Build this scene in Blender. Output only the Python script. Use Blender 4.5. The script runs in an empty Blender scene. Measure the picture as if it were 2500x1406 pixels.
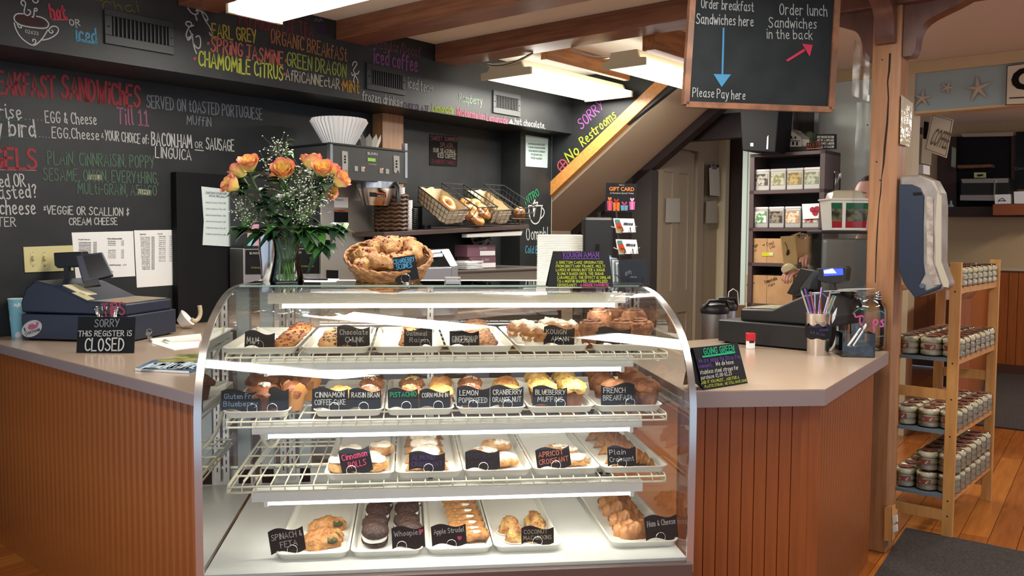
import bpy, bmesh, math, random
from mathutils import Vector, Matrix, noise
random.seed(7)
S=bpy.context.scene; COL=S.collection
# ---------------------------------------------------------------- camera
CF=2172.0; CX,CY=1250.0,703.0; EYE=1.45
_TH,_RO,_AZ=map(math.radians,(3.317,-.366,6.835))
cF=Vector((math.sin(_AZ)*math.cos(_TH),math.cos(_AZ)*math.cos(_TH),-math.sin(_TH)))
_r=Vector((math.cos(_AZ),-math.sin(_AZ),0)); _u=_r.cross(cF)
cR=_r*math.cos(_RO)-_u*math.sin(_RO); cU=_r*math.sin(_RO)+_u*math.cos(_RO)
CAMP=Vector((0,0,EYE))
cd=bpy.data.cameras.new('camera'); cam=bpy.data.objects.new('camera',cd); COL.objects.link(cam)
cd.sensor_width=36; cd.lens=36*CF/2500; cd.clip_start=.05; cd.clip_end=60
cam.matrix_world=Matrix(((cR.x,cU.x,-cF.x,0),(cR.y,cU.y,-cF.y,0),(cR.z,cU.z,-cF.z,EYE),(0,0,0,1)))
S.camera=cam
# ---------------------------------------------------------------- world, exposure, big lights
S.view_settings.view_transform='Standard'; S.view_settings.look='None'
S.view_settings.exposure=0.12; S.view_settings.gamma=1; S.view_settings.use_curve_mapping=False
w=bpy.data.worlds.new('world'); S.world=w; w.use_nodes=True
w.node_tree.nodes['Background'].inputs[0].default_value=(.62,.72,.9,1)
w.node_tree.nodes['Background'].inputs[1].default_value=1.0
def area(name,loc,size,power,color=(1,.93,.82),rot=(0,0,0),sy=None):
    l=bpy.data.lights.new(name,'AREA'); l.shape='RECTANGLE'; l.size=size; l.size_y=sy or size
    l.energy=power; l.color=color; o=bpy.data.objects.new(name,l); o.location=loc; o.rotation_euler=rot
    COL.objects.link(o); return o
# ---------------------------------------------------------------- pixel <-> place helpers (2500x1406 frame)
def ray(x,y): return cR*((x-CX)/CF)-cU*((y-CY)/CF)+cF
def onZ(x,y,z): d=ray(x,y); return CAMP+d*((z-EYE)/d.z)
def onY(x,y,Y): d=ray(x,y); return CAMP+d*(Y/d.y)
def onX(x,y,X): d=ray(x,y); return CAMP+d*(X/d.x)
def onD(x,y,D): return CAMP+ray(x,y)*D
WA=math.radians(46.77)
EW=Vector((math.sin(WA),math.cos(WA),0)); EN=Vector((EW.y,-EW.x,0)); W0=Vector((-1.947,4.544,0))
def onV(x,y,v):            # vertical plane parallel to the menu wall, v metres in front of it
    d=ray(x,y); t=(W0+EN*v-CAMP).dot(EN)/d.dot(EN); return CAMP+d*t
def onU(x,y,u):            # vertical plane square to the menu wall
    d=ray(x,y); t=(W0+EW*u-CAMP).dot(EW)/d.dot(EW); return CAMP+d*t
def onPl(x,y,p0,n): d=ray(x,y); return CAMP+d*((p0-CAMP).dot(n)/d.dot(n))
def WP(u,v,z): p=W0+EW*u+EN*v; return Vector((p.x,p.y,z))
def uv(p): d=p-W0; return d.dot(EW),d.dot(EN)
RW=math.pi/2-WA            # z rotation that turns local X onto EW
# ---------------------------------------------------------------- mesh builder
class MB:
    def __init__(s): s.v=[]; s.f=[]
    def add(s,vs,fs,M=None):
        n=len(s.v); s.v+=[(M@Vector(v)) if M else Vector(v) for v in vs]; s.f+=[[i+n for i in f] for f in fs]; return s
    def T(s,M): s.v=[M@v for v in s.v]; return s
    def move(s,x,y,z): return s.T(Matrix.Translation((x,y,z)))
    def rz(s,a): return s.T(Matrix.Rotation(a,4,'Z'))
    def rx(s,a): return s.T(Matrix.Rotation(a,4,'X'))
    def ry(s,a): return s.T(Matrix.Rotation(a,4,'Y'))
    def join(s,o): return s.add(o.v,o.f)
    def box(s,a,b,M=None,taper=None):
        x0,y0,z0=a; x1,y1,z1=b
        vs=[(x0,y0,z0),(x1,y0,z0),(x1,y1,z0),(x0,y1,z0),(x0,y0,z1),(x1,y0,z1),(x1,y1,z1),(x0,y1,z1)]
        return s.add(vs,[(3,2,1,0),(4,5,6,7),(0,1,5,4),(1,2,6,5),(2,3,7,6),(3,0,4,7)],M)
    def hexa(s,p):            # 8 points: bottom 4, top 4
        return s.add(p,[(3,2,1,0),(4,5,6,7),(0,1,5,4),(1,2,6,5),(2,3,7,6),(3,0,4,7)])
    def quad(s,a,b,c,d): return s.add([a,b,c,d],[(0,1,2,3)])
    def lathe(s,prof,n=24,cap=True,fl=None,M=None):
        vs=[];fs=[]
        for j,(r,z) in enumerate(prof):
            for i in range(n):
                a=2*math.pi*i/n; rr=r*(fl(a,j) if fl else 1); vs.append((rr*math.cos(a),rr*math.sin(a),z))
        for j in range(len(prof)-1):
            for i in range(n):
                k=(i+1)%n; fs.append((j*n+i,j*n+k,(j+1)*n+k,(j+1)*n+i))
        if cap:
            if prof[0][0]>1e-4: fs.append(tuple(reversed(range(n))))
            if prof[-1][0]>1e-4: fs.append(tuple((len(prof)-1)*n+i for i in range(n)))
        return s.add(vs,fs,M)
    def cyl(s,a,b,r,n=12,r2=None):
        a=Vector(a);b=Vector(b);d=b-a;L=d.length
        if L<1e-6: return s
        q=d.to_track_quat('Z','Y').to_matrix().to_4x4(); q.translation=a
        return s.lathe([(r,0),(r if r2 is None else r2,L)],n,M=q)
    def tube(s,pts,r,n=8,closed=False):
        P=[Vector(p) for p in pts]; m=len(P); vs=[];fs=[]
        up=None
        for i in range(m):
            a=P[(i-1)%m] if (closed or i>0) else P[i]; b=P[(i+1)%m] if (closed or i<m-1) else P[i]
            t=(b-a); t=t.normalized() if t.length>1e-9 else Vector((0,0,1))
            if up is None: up=Vector((0,0,1)) if abs(t.z)<.9 else Vector((1,0,0))
            x=t.cross(up); 
            if x.length<1e-5: x=t.cross(Vector((0,1,0)))
            x.normalize(); y=x.cross(t).normalized(); up=y
            rr=r[i] if isinstance(r,(list,tuple)) else r
            for k in range(n):
                an=2*math.pi*k/n; vs.append(P[i]+x*(rr*math.cos(an))+y*(rr*math.sin(an)))
        for i in range(m if closed else m-1):
            for k in range(n):
                k2=(k+1)%n; j=(i+1)%m; fs.append((i*n+k,i*n+k2,j*n+k2,j*n+k))
        if not closed: fs.append(tuple(reversed(range(n)))); fs.append(tuple((m-1)*n+k for k in range(n)))
        return s.add(vs,fs)
    def prism(s,pts,z0,z1,M=None):     # outline in XY, extruded in z
        n=len(pts); vs=[(x,y,z0) for x,y in pts]+[(x,y,z1) for x,y in pts]
        fs=[tuple(reversed(range(n))),tuple(range(n,2*n))]+[(i,(i+1)%n,(i+1)%n+n,i+n) for i in range(n)]
        return s.add(vs,fs,M)
    def sphere(s,c,r,nu=14,nv=9,sc=(1,1,1),M=None):
        vs=[(0,0,-1)];fs=[]
        for j in range(1,nv):
            t=-math.pi/2+math.pi*j/nv
            for i in range(nu): a=2*math.pi*i/nu; vs.append((math.cos(t)*math.cos(a),math.cos(t)*math.sin(a),math.sin(t)))
        vs.append((0,0,1)); top=len(vs)-1
        for i in range(nu): fs.append((0,1+(i+1)%nu,1+i)); fs.append((top,top-nu+i,top-nu+(i+1)%nu))
        for j in range(nv-2):
            for i in range(nu): a=1+j*nu; fs.append((a+i,a+(i+1)%nu,a+nu+(i+1)%nu,a+nu+i))
        vs=[Vector((x*r*sc[0],y*r*sc[1],z*r*sc[2])) for x,y,z in vs]
        if M: vs=[M@v for v in vs]
        return s.add([v+Vector(c) for v in vs],fs)
    def rough(s,amt,scale,seed=0,dirn=None):
        for i,v in enumerate(s.v):
            q=v*scale+Vector((seed*3.1,seed*1.7,seed))
            s.v[i]=v+Vector((noise.noise(q),noise.noise(q+Vector((9,3,1))),noise.noise(q+Vector((4,7,5)))))*amt
        return s
def fr(o,ax,az=(0,0,1)):     # frame: local x->ax, z->az
    ax=Vector(ax).normalized(); az=Vector(az).normalized(); ay=az.cross(ax).normalized(); ax=ay.cross(az).normalized()
    return Matrix(((ax.x,ay.x,az.x,o[0]),(ax.y,ay.y,az.y,o[1]),(ax.z,ay.z,az.z,o[2]),(0,0,0,1)))
WM={}
def thing(name,label,cat,loc=(0,0,0),rz=0,group=None,rot=None):
    o=bpy.data.objects.new(name,None); o.empty_display_size=.05; COL.objects.link(o)
    M=Matrix.Translation(Vector(loc))@(rot if rot else Matrix.Rotation(rz,4,'Z')); o.matrix_world=M; WM[o.name]=M
    o['label']=label; o['category']=cat
    if group: o['group']=group
    return o
def tag(o,label,cat,group=None,kind=None):
    o['label']=label; o['category']=cat
    if group: o['group']=group
    if kind: o['kind']=kind
    return o
def obj(name,mb,mat,parent=None,smooth=None,bevel=0,world=False,label=None,loc=None,kind=None,sub=0):
    """one mesh object; world=True: the builder holds world coordinates"""
    vs=mb.v
    M=WM[parent.name] if parent else Matrix.Identity(4)
    if world:
        if parent: I=M.inverted(); vs=[I@v for v in vs]
        elif loc is not None: vs=[v-Vector(loc) for v in vs]
    me=bpy.data.meshes.new(name); me.from_pydata([tuple(v) for v in vs],[],mb.f); me.update()
    mats=mat if isinstance(mat,(list,tuple)) else [mat]
    for m in mats: me.materials.append(m)
    if getattr(mb,'mi',None): me.polygons.foreach_set('material_index',mb.mi)
    if smooth is not None:
        me.polygons.foreach_set('use_smooth',[True]*len(me.polygons)); me.set_sharp_from_angle(angle=math.radians(smooth))
    o=bpy.data.objects.new(name,me); COL.objects.link(o)
    if parent: o.parent=parent
    L=Matrix.Translation(Vector(loc)) if loc is not None else Matrix.Identity(4)
    if loc is not None: o.location=loc
    WM[o.name]=M@L
    if bevel:
        b=o.modifiers.new('bevel','BEVEL'); b.width=bevel; b.segments=2; b.limit_method='ANGLE'; b.angle_limit=.7
    if sub:
        b=o.modifiers.new('subdivision','SUBSURF'); b.levels=sub; b.render_levels=sub
    if label: o['label']=label
    if kind: o['kind']=kind
    return o
def struct(name,mb,mat,**k):
    o=obj(name,mb,mat,None,**k); o['kind']='structure'; return o
def dup(root,loc,rz=0,label=None,rot=None):
    r=root.copy(); COL.objects.link(r)
    M=Matrix.Translation(Vector(loc))@(rot if rot else Matrix.Rotation(rz,4,'Z')); r.matrix_world=M; WM[r.name]=M
    if label: r['label']=label
    def rec(a,b):
        for ch in a.children:
            c=ch.copy(); COL.objects.link(c); c.parent=b; WM[c.name]=M@(WM[a.name].inverted()@WM[ch.name]); rec(ch,c)
    rec(root,r); return r
# ---------------------------------------------------------------- materials
MT={}
def mat(name,col,rough=.5,metal=0,col2=None,nscale=20,stretch=(1,1,1),rot=(0,0,0),bump=0,bscale=60,emit=0,spec=None,lo=.4,hi=.6,coat=0,detail=4,sub=0):
    if name in MT: return MT[name]
    m=bpy.data.materials.new(name); m.use_nodes=True; nt=m.node_tree; N=nt.nodes; L=nt.links; b=N['Principled BSDF']
    b.inputs['Base Color'].default_value=(*col,1); b.inputs['Roughness'].default_value=rough; b.inputs['Metallic'].default_value=metal
    if coat: b.inputs['Coat Weight'].default_value=coat; b.inputs['Coat Roughness'].default_value=.1
    if spec is not None: b.inputs['Specular IOR Level'].default_value=spec
    if sub: b.inputs['Subsurface Weight'].default_value=sub; b.inputs['Subsurface Radius'].default_value=(.01,.006,.003)
    if emit: b.inputs['Emission Color'].default_value=(*col,1); b.inputs['Emission Strength'].default_value=emit
    if col2 or bump:
        tc=N.new('ShaderNodeTexCoord'); mp=N.new('ShaderNodeMapping'); mp.inputs['Scale'].default_value=stretch; mp.inputs['Rotation'].default_value=rot
        L.new(tc.outputs['Object'],mp.inputs[0])
    if col2:
        n=N.new('ShaderNodeTexNoise'); n.inputs['Scale'].default_value=nscale; n.inputs['Detail'].default_value=detail
        r=N.new('ShaderNodeValToRGB'); r.color_ramp.elements[0].position=lo; r.color_ramp.elements[1].position=hi
        r.color_ramp.elements[0].color=(*col,1); r.color_ramp.elements[1].color=(*col2,1)
        L.new(mp.outputs[0],n.inputs['Vector']); L.new(n.outputs['Fac'],r.inputs[0]); L.new(r.outputs[0],b.inputs['Base Color'])
    if bump:
        n2=N.new('ShaderNodeTexNoise'); n2.inputs['Scale'].default_value=bscale; n2.inputs['Detail'].default_value=3
        bp=N.new('ShaderNodeBump'); bp.inputs['Strength'].default_value=bump; bp.inputs['Distance'].default_value=.01
        L.new(mp.outputs[0],n2.inputs['Vector']); L.new(n2.outputs['Fac'],bp.inputs['Height']); L.new(bp.outputs[0],b.inputs['Normal'])
    MT[name]=m; return m
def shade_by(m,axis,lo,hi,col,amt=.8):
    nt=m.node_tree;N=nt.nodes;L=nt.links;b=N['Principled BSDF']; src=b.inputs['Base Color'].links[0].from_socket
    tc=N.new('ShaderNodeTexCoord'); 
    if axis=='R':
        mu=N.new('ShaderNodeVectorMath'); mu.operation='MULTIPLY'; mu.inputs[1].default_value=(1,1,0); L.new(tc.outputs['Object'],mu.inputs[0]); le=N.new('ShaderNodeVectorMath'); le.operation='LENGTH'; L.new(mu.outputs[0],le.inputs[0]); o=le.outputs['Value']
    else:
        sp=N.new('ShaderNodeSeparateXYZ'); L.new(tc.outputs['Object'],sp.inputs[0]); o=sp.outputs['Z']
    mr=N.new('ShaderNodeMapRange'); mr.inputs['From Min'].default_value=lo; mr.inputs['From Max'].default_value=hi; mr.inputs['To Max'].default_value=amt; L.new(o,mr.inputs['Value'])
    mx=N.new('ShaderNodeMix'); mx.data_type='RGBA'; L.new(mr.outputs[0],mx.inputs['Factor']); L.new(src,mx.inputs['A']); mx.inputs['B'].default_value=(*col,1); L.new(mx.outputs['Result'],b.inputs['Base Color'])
def glass(name,tint=(1,1,1),rough=.01,ior=1.45,k=1.0,bump=0,bscale=30):
    if name in MT: return MT[name]
    m=bpy.data.materials.new(name); m.use_nodes=True; nt=m.node_tree; N=nt.nodes; L=nt.links; N.remove(N['Principled BSDF'])
    t=N.new('ShaderNodeBsdfTransparent'); t.inputs[0].default_value=(*tint,1)
    g=N.new('ShaderNodeBsdfGlossy'); g.inputs['Roughness'].default_value=rough
    f=N.new('ShaderNodeFresnel'); f.inputs[0].default_value=ior
    mu=N.new('ShaderNodeMath'); mu.operation='MULTIPLY'; mu.inputs[1].default_value=k; mu.use_clamp=True
    x=N.new('ShaderNodeMixShader'); L.new(f.outputs[0],mu.inputs[0]); L.new(mu.outputs[0],x.inputs[0]); L.new(t.outputs[0],x.inputs[1]); L.new(g.outputs[0],x.inputs[2])
    L.new(x.outputs[0],N['Material Output'].inputs['Surface'])
    if bump:
        n2=N.new('ShaderNodeTexNoise'); n2.inputs['Scale'].default_value=bscale
        tc=N.new('ShaderNodeTexCoord'); L.new(tc.outputs['Object'],n2.inputs['Vector'])
        bp=N.new('ShaderNodeBump'); bp.inputs['Strength'].default_value=bump; bp.inputs['Distance'].default_value=.01
        L.new(n2.outputs['Fac'],bp.inputs['Height']); L.new(bp.outputs[0],g.inputs['Normal']); L.new(bp.outputs[0],f.inputs['Normal'])
    MT[name]=m; return m
def sh(h):    # '#rrggbb' display colour -> linear
    h=h.lstrip('#'); return tuple((c/12.92 if c<=.04045 else ((c+.055)/1.055)**2.4) for c in (int(h[i:i+2],16)/255 for i in (0,2,4)))
BLACKW=mat('black_wall_paint',(.013,.0148,.0158),.5,col2=(.018,.0198,.0205),nscale=6,bump=.05,bscale=90,spec=.38)
BOARD=mat('chalkboard',(.010,.012,.0135),.75,col2=(.0135,.0155,.0175),nscale=9,spec=.15)
BEIGEW=mat('beige_wall_paint',sh('#b7a58c'),.7)
CEIL=mat('ceiling_paint',sh('#d9d3c4'),.8,bump=.03,bscale=150)
GREENW=mat('pale_green_wall_paint',sh('#cddacd'),.7)
BLUEW=mat('pale_blue_wall_paint',sh('#9fb3b1'),.7)
TAN=mat('tan_trim_paint',sh('#c9b184'),.5)
DBROWN=mat('dark_brown_paint',sh('#2e2424'),.5)
DOORP=mat('taupe_door_paint',sh('#9b8c78'),.35,bump=.05,bscale=40)
LAM=mat('laminate_top',sh('#b9a28d'),.22,col2=sh('#b39c87'),nscale=300,coat=.2)
LAMED=mat('laminate_edge',sh('#948580'),.35)
BEAM=mat('stained_beam_wood',sh('#8a5a3f'),.32,col2=sh('#5e3626'),nscale=3,stretch=(1,14,14),rot=(0,0,0),lo=.3,hi=.75,bump=.08,bscale=8)
POSTM=mat('post_wood',sh('#ac7a50'),.4,col2=sh('#86593a'),nscale=3,stretch=(12,12,1),lo=.3,hi=.8,bump=.1,bscale=8)
BRACE=mat('brace_wood',sh('#6e4434'),.35,col2=sh('#4a2a20'),nscale=3,stretch=(6,6,2),lo=.3,hi=.8)
PANELW=mat('counter_panel_wood',sh('#a96429'),.34,col2=sh('#8c4a1c'),nscale=4,stretch=(10,10,.7),lo=.3,hi=.8)
PANELR=mat('counter_panel_wood_red',sh('#a05822'),.36,col2=sh('#844519'),nscale=4,stretch=(10,10,.7),lo=.3,hi=.8)
PINE=mat('pine_wood',sh('#d09a5a'),.4,col2=sh('#b67c40'),nscale=4,stretch=(8,8,1),lo=.3,hi=.8)
STRINGW=mat('stringer_wood',sh('#c98d4c'),.35,col2=sh('#a96f36'),nscale=5,stretch=(1,10,10),lo=.3,hi=.8)
FLOORW=mat('floor_wood',sh('#a8622a'),.22,col2=sh('#8c4a1c'),nscale=3,stretch=(1,12,1),lo=.3,hi=.8)
FLOORW2=mat('floor_wood_light',sh('#bd7534'),.22,col2=sh('#a25d26'),nscale=3,stretch=(1,12,1),lo=.3,hi=.8)
STEEL=mat('stainless_steel',(.62,.62,.62),.22,1,bump=.02,bscale=5)
STEELB=mat('brushed_steel',(.55,.54,.52),.38,1)
CHROME=mat('chrome',(.8,.8,.8),.08,1)
WHITEP=mat('white_enamel',sh('#dfe0da'),.3)
CREAM=mat('cream_wire',sh('#dcd7c0'),.35)
TRAYM=mat('white_tray_plastic',sh('#e9e6da'),.3)
PAPER=mat('white_paper',sh('#e9e8e6'),.7)
PAPERB=mat('bluish_paper',sh('#cfdcda'),.6)
BLACKP=mat('black_plastic',(.012,.012,.013),.42)
BLACKM=mat('black_matte',(.009,.009,.010),.65,spec=.15)
NAVY=mat('navy_plastic',sh('#1c2436'),.35)
CARDB=mat('black_card',(.009,.009,.011),.55,spec=.25)
GLS=glass('clear_glass',(.97,.985,.98),k=1.5)
GLV=glass('vase_glass',(.97,.985,.975),k=1.0)
FILM=glass('clear_film',(.98,.98,.98),rough=.12,k=1.1,bump=.5,bscale=35)
LIT=mat('light_diffuser',(1,.98,.93),.5,emit=5)
TUBE=mat('case_tube',(1,.99,.95),.5,emit=5)
def ink(h,e=0): return mat('ink_'+h.strip('#'),tuple(c*.72 for c in sh(h)),.8,spec=.2)
WHITEK=ink('#d9d9d6')
# ---------------------------------------------------------------- chalk handwriting: one-stroke letters, cap height 6, x-height 4
G={'A':'0,0 2,6 4,0|.8,2 3.2,2','B':'0,0 0,6|0,6 2.4,5.8 2.8,4.6 2.2,3.4 0,3.1|0,3.1 2.9,3 3.4,1.6 2.6,.2 0,0','C':'3.6,5 2.6,6 1,5.6 .2,3 .9,.6 2.4,0 3.6,.8','D':'0,0 0,6|0,6 2.3,5.6 3.6,3.2 2.4,.5 0,0',
'E':'3,6 0,6|0,6 0,0|0,0 3.1,0|0,3.2 2.4,3.2','F':'0,0 0,6|0,6 3,6|0,3.2 2.3,3.2','G':'3.6,5 2.5,6 .9,5.5 .2,3 .9,.5 2.6,0 3.6,1.2 3.6,2.7|3.6,2.7 2.2,2.7','H':'0,0 0,6|3.4,0 3.4,6|0,3 3.4,3','I':'.6,0 .6,6','J':'0,6 3.4,6|2,6 2,1 1.2,0 .1,.9',
'K':'0,0 0,6|3.2,6 .1,2.8|.9,3.4 3.4,0','L':'0,6 0,0|0,0 3,0','M':'0,0 .5,6|.5,6 2.2,1.8|2.2,1.8 4,6|4,6 4.5,0','N':'0,0 0,6|0,6 3.3,0|3.3,0 3.3,6','O':'1.9,6 .6,5.2 .1,3 .7,.7 1.9,0 3.1,.7 3.7,3 3.1,5.2 1.9,6','P':'0,0 0,6|0,6 2.6,5.9 3.2,4.5 2.4,3.1 0,2.8',
'Q':'1.9,6 .6,5.2 .1,3 .7,.7 1.9,0 3.1,.7 3.7,3 3.1,5.2 1.9,6|2.4,1.4 3.8,-.6','R':'0,0 0,6|0,6 2.5,5.9 3.1,4.5 2.3,3.2 0,3|1,3 3.4,0','S':'3.2,5.2 2.2,6 .8,5.7 .3,4.4 1.2,3.4 2.6,2.7 3.3,1.5 2.4,.2 .9,0 0,.9','T':'0,6 4,6|2,6 2,0','U':'0,6 .1,1.6 1.3,0 2.8,.5 3.4,2 3.4,6','V':'0,6 1.8,0|1.8,0 3.6,6','W':'0,6 1.1,0|1.1,0 2.4,4.4|2.4,4.4 3.7,0|3.7,0 4.9,6',
'X':'0,0 3.4,6|0,6 3.4,0','Y':'0,6 1.7,2.9|3.5,6 1.2,0','Z':'0,6 3.3,6|3.3,6 0,0|0,0 3.4,0',
'a':'2.9,3.5 1.6,4 .4,3 .3,1 1.4,0 2.7,1 2.9,3.5|2.9,4 2.8,1 3.4,0','b':'0,6 0,0|0,2.6 1.2,4 2.7,3.3 2.9,1.2 1.6,0 0,.9','c':'2.8,3.3 1.7,4 .5,3.2 .2,1.6 1.2,.1 2.8,.7','d':'2.9,2.7 1.8,4 .5,3.1 .2,1.2 1.4,0 2.9,1.3|2.9,6 3,0','e':'.3,2 2.8,2.2 2.5,3.6 1.4,4 .4,2.8 .4,1 1.5,0 2.9,.7','f':'2.6,5.5 1.7,6 .9,4.8 .9,0|0,3.6 2.2,3.6','g':'2.8,3.4 1.5,4 .3,2.8 .6,.8 1.8,.4 2.8,1.6|2.8,4 2.8,-1 1.6,-2 .2,-1.4','h':'0,6 0,0|0,2.6 1.3,4 2.4,3.4 2.6,0','i':'.4,4 .4,0|.4,5.4 .5,5.8','j':'1.4,4 1.4,-1 .6,-2 0,-1.5|1.4,5.4 1.5,5.8','k':'0,6 0,0|2.5,4 .1,1.7|.9,2.3 2.6,0','l':'.4,6 .4,.8 1.1,0',
'm':'0,4 0,0|0,2.8 1,4 1.9,3.3 2,0|2,2.8 3.1,4 3.9,3.3 4,0','n':'0,4 0,0|0,2.7 1.2,4 2.4,3.4 2.5,0','o':'1.5,4 .4,3 .3,1 1.5,0 2.6,1 2.7,3 1.5,4','p':'0,4 0,-2|0,2.8 1.3,4 2.7,3.1 2.7,1 1.4,0 0,1','q':'2.7,3 1.5,4 .3,3 .3,1 1.4,0 2.7,1.2|2.7,4 2.7,-2','r':'0,4 0,0|0,2.6 1,4 2.2,3.6','s':'2.4,3.5 1.3,4 .4,3.2 1.3,2.2 2.4,1.3 1.6,.1 .1,.5','t':'1.1,5.6 1.1,.8 1.9,0 2.6,.6|0,3.8 2.3,3.8','u':'0,4 .1,1 1.2,0 2.4,1.2|2.5,4 2.6,0','v':'0,4 1.4,0|1.4,0 2.8,4','w':'0,4 .9,0|.9,0 1.9,3|1.9,3 2.9,0|2.9,0 3.8,4','x':'0,0 2.6,4|0,4 2.6,0','y':'0,4 1.4,.6|2.8,4 1.2,-1.2 .1,-1.9','z':'0,4 2.5,4|2.5,4 0,0|0,0 2.6,0',
'0':'1.7,6 .4,4.8 .3,1.2 1.7,0 3.1,1.2 3.1,4.8 1.7,6','1':'.3,4.8 1.5,6|1.5,6 1.5,0|.3,0 2.7,0','2':'.2,4.8 1.4,6 2.9,5.2 2.7,3.4 0,0|0,0 3.2,0','3':'.2,5.3 1.6,6 2.8,4.8 1.4,3.3|1.4,3.3 3,2.4 2.6,.4 1.2,0 .1,.8','4':'2.4,0 2.4,6|2.4,6 0,2|0,2 3.4,2','5':'3,6 .5,6|.5,6 .4,3.5|.4,3.5 2.2,3.7 3,1.9 2,.1 .1,.5','6':'2.8,5.6 1,4.4 .3,1.8 1.4,0 2.9,1 2.6,2.9 .6,2.6','7':'0,6 3.2,6|3.2,6 1,0','8':'1.7,3.2 .4,4.6 1.7,6 3,4.6 1.7,3.2 .2,1.6 1.7,0 3.2,1.6 1.7,3.2','9':'3,4 1.5,3 .4,4.4 1.5,6 3,5 2.8,2 1.4,0',
'.':'.2,0 .5,.3','*':'.3,3 1.7,5|.3,5 1.7,3|1,2.8 1,5.2','$':'2.6,4.6 1.4,5.2 .4,4.2 1.4,3 2.6,2 1.5,.8 .2,1.4|1.4,6 1.4,0','&':'3,0 .8,4.4 1.4,5.8 2.2,4.8 .3,1.6 1.2,0 3,2','?':'.2,4.8 1.4,6 2.7,4.8 1.4,3 1.4,1.8|1.4,.1 1.5,.4',"'":'.3,6 .2,4.9',',':'.5,.5 .1,-.9','-':'0,2.8 1.8,2.8',':':'.3,.7 .4,1|.3,3.2 .4,3.5','/':'0,-.6 2.6,6.4','!':'.4,6 .3,2|.3,.1 .4,.4','>':'0,2.8 4,2.8|2.8,4 4,2.8|4,2.8 2.8,1.6','~':'0,3 1,3.8 2,3 3,3.6'}
def _chaik(p):
    q=[p[0]]
    for a,b in zip(p,p[1:]): q+=[(a[0]*.75+b[0]*.25,a[1]*.75+b[1]*.25),(a[0]*.25+b[0]*.75,a[1]*.25+b[1]*.75)]
    return q+[p[-1]]
def strokes(s,gap=1.25,jit=.12,rnd=random):
    out=[];x=0
    for ch in s:
        if ch==' ': x+=2.2; continue
        g=G.get(ch)
        if not g: x+=1; continue
        mx=0; sl=rnd.uniform(-.05,.06); dy=rnd.uniform(-.15,.15)
        for st in g.split('|'):
            p=[tuple(map(float,q.split(','))) for q in st.split()]
            mx=max(mx,max(q[0] for q in p))
            if len(p)>3: p=_chaik(_chaik(p)) if len(p)<9 else _chaik(p)
            out.append([(x+a+b*sl+rnd.uniform(-jit,jit)*.3,b+dy) for a,b in p])
        x+=mx+gap
    return out,x-gap
def ribbon(mb,pts,w,M):
    n=len(pts);vs=[]
    for i,p in enumerate(pts):
        a=pts[max(0,i-1)];b=pts[min(n-1,i+1)]; dx,dy=b[0]-a[0],b[1]-a[1];l=math.hypot(dx,dy) or 1
        ex=0
        if i==0: ex=-w*.4
        if i==n-1: ex=w*.4
        cx,cy=p[0]+dx/l*ex,p[1]+dy/l*ex
        vs+=[(cx-dy/l*w/2,cy+dx/l*w/2,0),(cx+dy/l*w/2,cy-dx/l*w/2,0)]
    mb.add(vs,[(2*i,2*i+1,2*i+3,2*i+2) for i in range(n-1)],M)
def plane_frame(o,ax,up,off=.0015):   # local xy in plane, z = out of it
    ax=Vector(ax); up=Vector(up); up=(up-ax*(up.dot(ax)/ax.length_squared)).normalized(); n=ax.cross(up).normalized()
    return fr(Vector(o)+n*off,ax.normalized(),n)
def write(parent,s,o,ax,up,width,height,color,weight=.09,name='lettering',off=.0015,gap=1.25,world=True):
    st,W=strokes(s,gap); sx=width/max(W,1e-3); sy=height/6; F=plane_frame(o,ax,up,off); mb=MB()
    for p in st: ribbon(mb,[(a*sx,b*sy) for a,b in p],weight*height,F)
    return obj(name,mb,ink(color),parent,world=world)
def wpx(parent,s,fn,a,b,h,color,weight=.1,sgn=1,name='lettering',gap=1.25,off=.002):
    """write along the baseline a->b given in photo pixels, fn turns pixels into points of the surface"""
    A=fn(*a);B=fn(*b);T=fn(a[0],a[1]-h); 
    n=(B-A).cross(T-A); 
    return write(parent,s,A,B-A,T-A,(B-A).length,(T-A).length,color,weight,name,off=off,gap=gap)
def draw(parent,fn,lines,color,wpxl,name='drawing',smooth=True,off=.002,closed=False):
    """chalk lines given in photo pixels on a surface"""
    mb=MB(); c0=Vector(fn(*lines[0][0])); ax=Vector(fn(lines[0][0][0]+10,lines[0][0][1]))-c0; up=Vector(fn(lines[0][0][0],lines[0][0][1]-10))-c0
    F=plane_frame(c0,ax,up,off); I=F.inverted(); w=wpxl*(ax.length/10)
    for l in lines:
        if smooth and len(l)>2: l=_chaik(_chaik(l))
        q=[I@Vector(fn(*p)) for p in l]; ribbon(mb,[(p.x,p.y) for p in q],w,F)
    return obj(name,mb,ink(color),parent,world=True)
def patch(parent,fn,pts,color,name='patch',off=.002,m=None,thick=0):
    """flat piece given by its outline in photo pixels on a surface"""
    P=[Vector(fn(*p)) for p in pts]; n=Vector((0,0,0))
    for a,b,c in zip(P,P[1:]+P[:1],P[2:]+P[:2]): n+=(b-a).cross(c-b)
    n.normalize()
    if n.dot(CAMP-P[0])<0: n=-n; P=P[::-1]
    mb=MB(); k=len(P)
    if thick: mb.add([p for p in P]+[p+n*thick for p in P],[tuple(reversed(range(k))),tuple(range(k,2*k))]+[(i,(i+1)%k,(i+1)%k+k,i+k) for i in range(k)])
    else: mb.add([p+n*off for p in P],[tuple(range(k))])
    return obj(name,mb,m or ink(color),parent,world=True)
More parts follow.
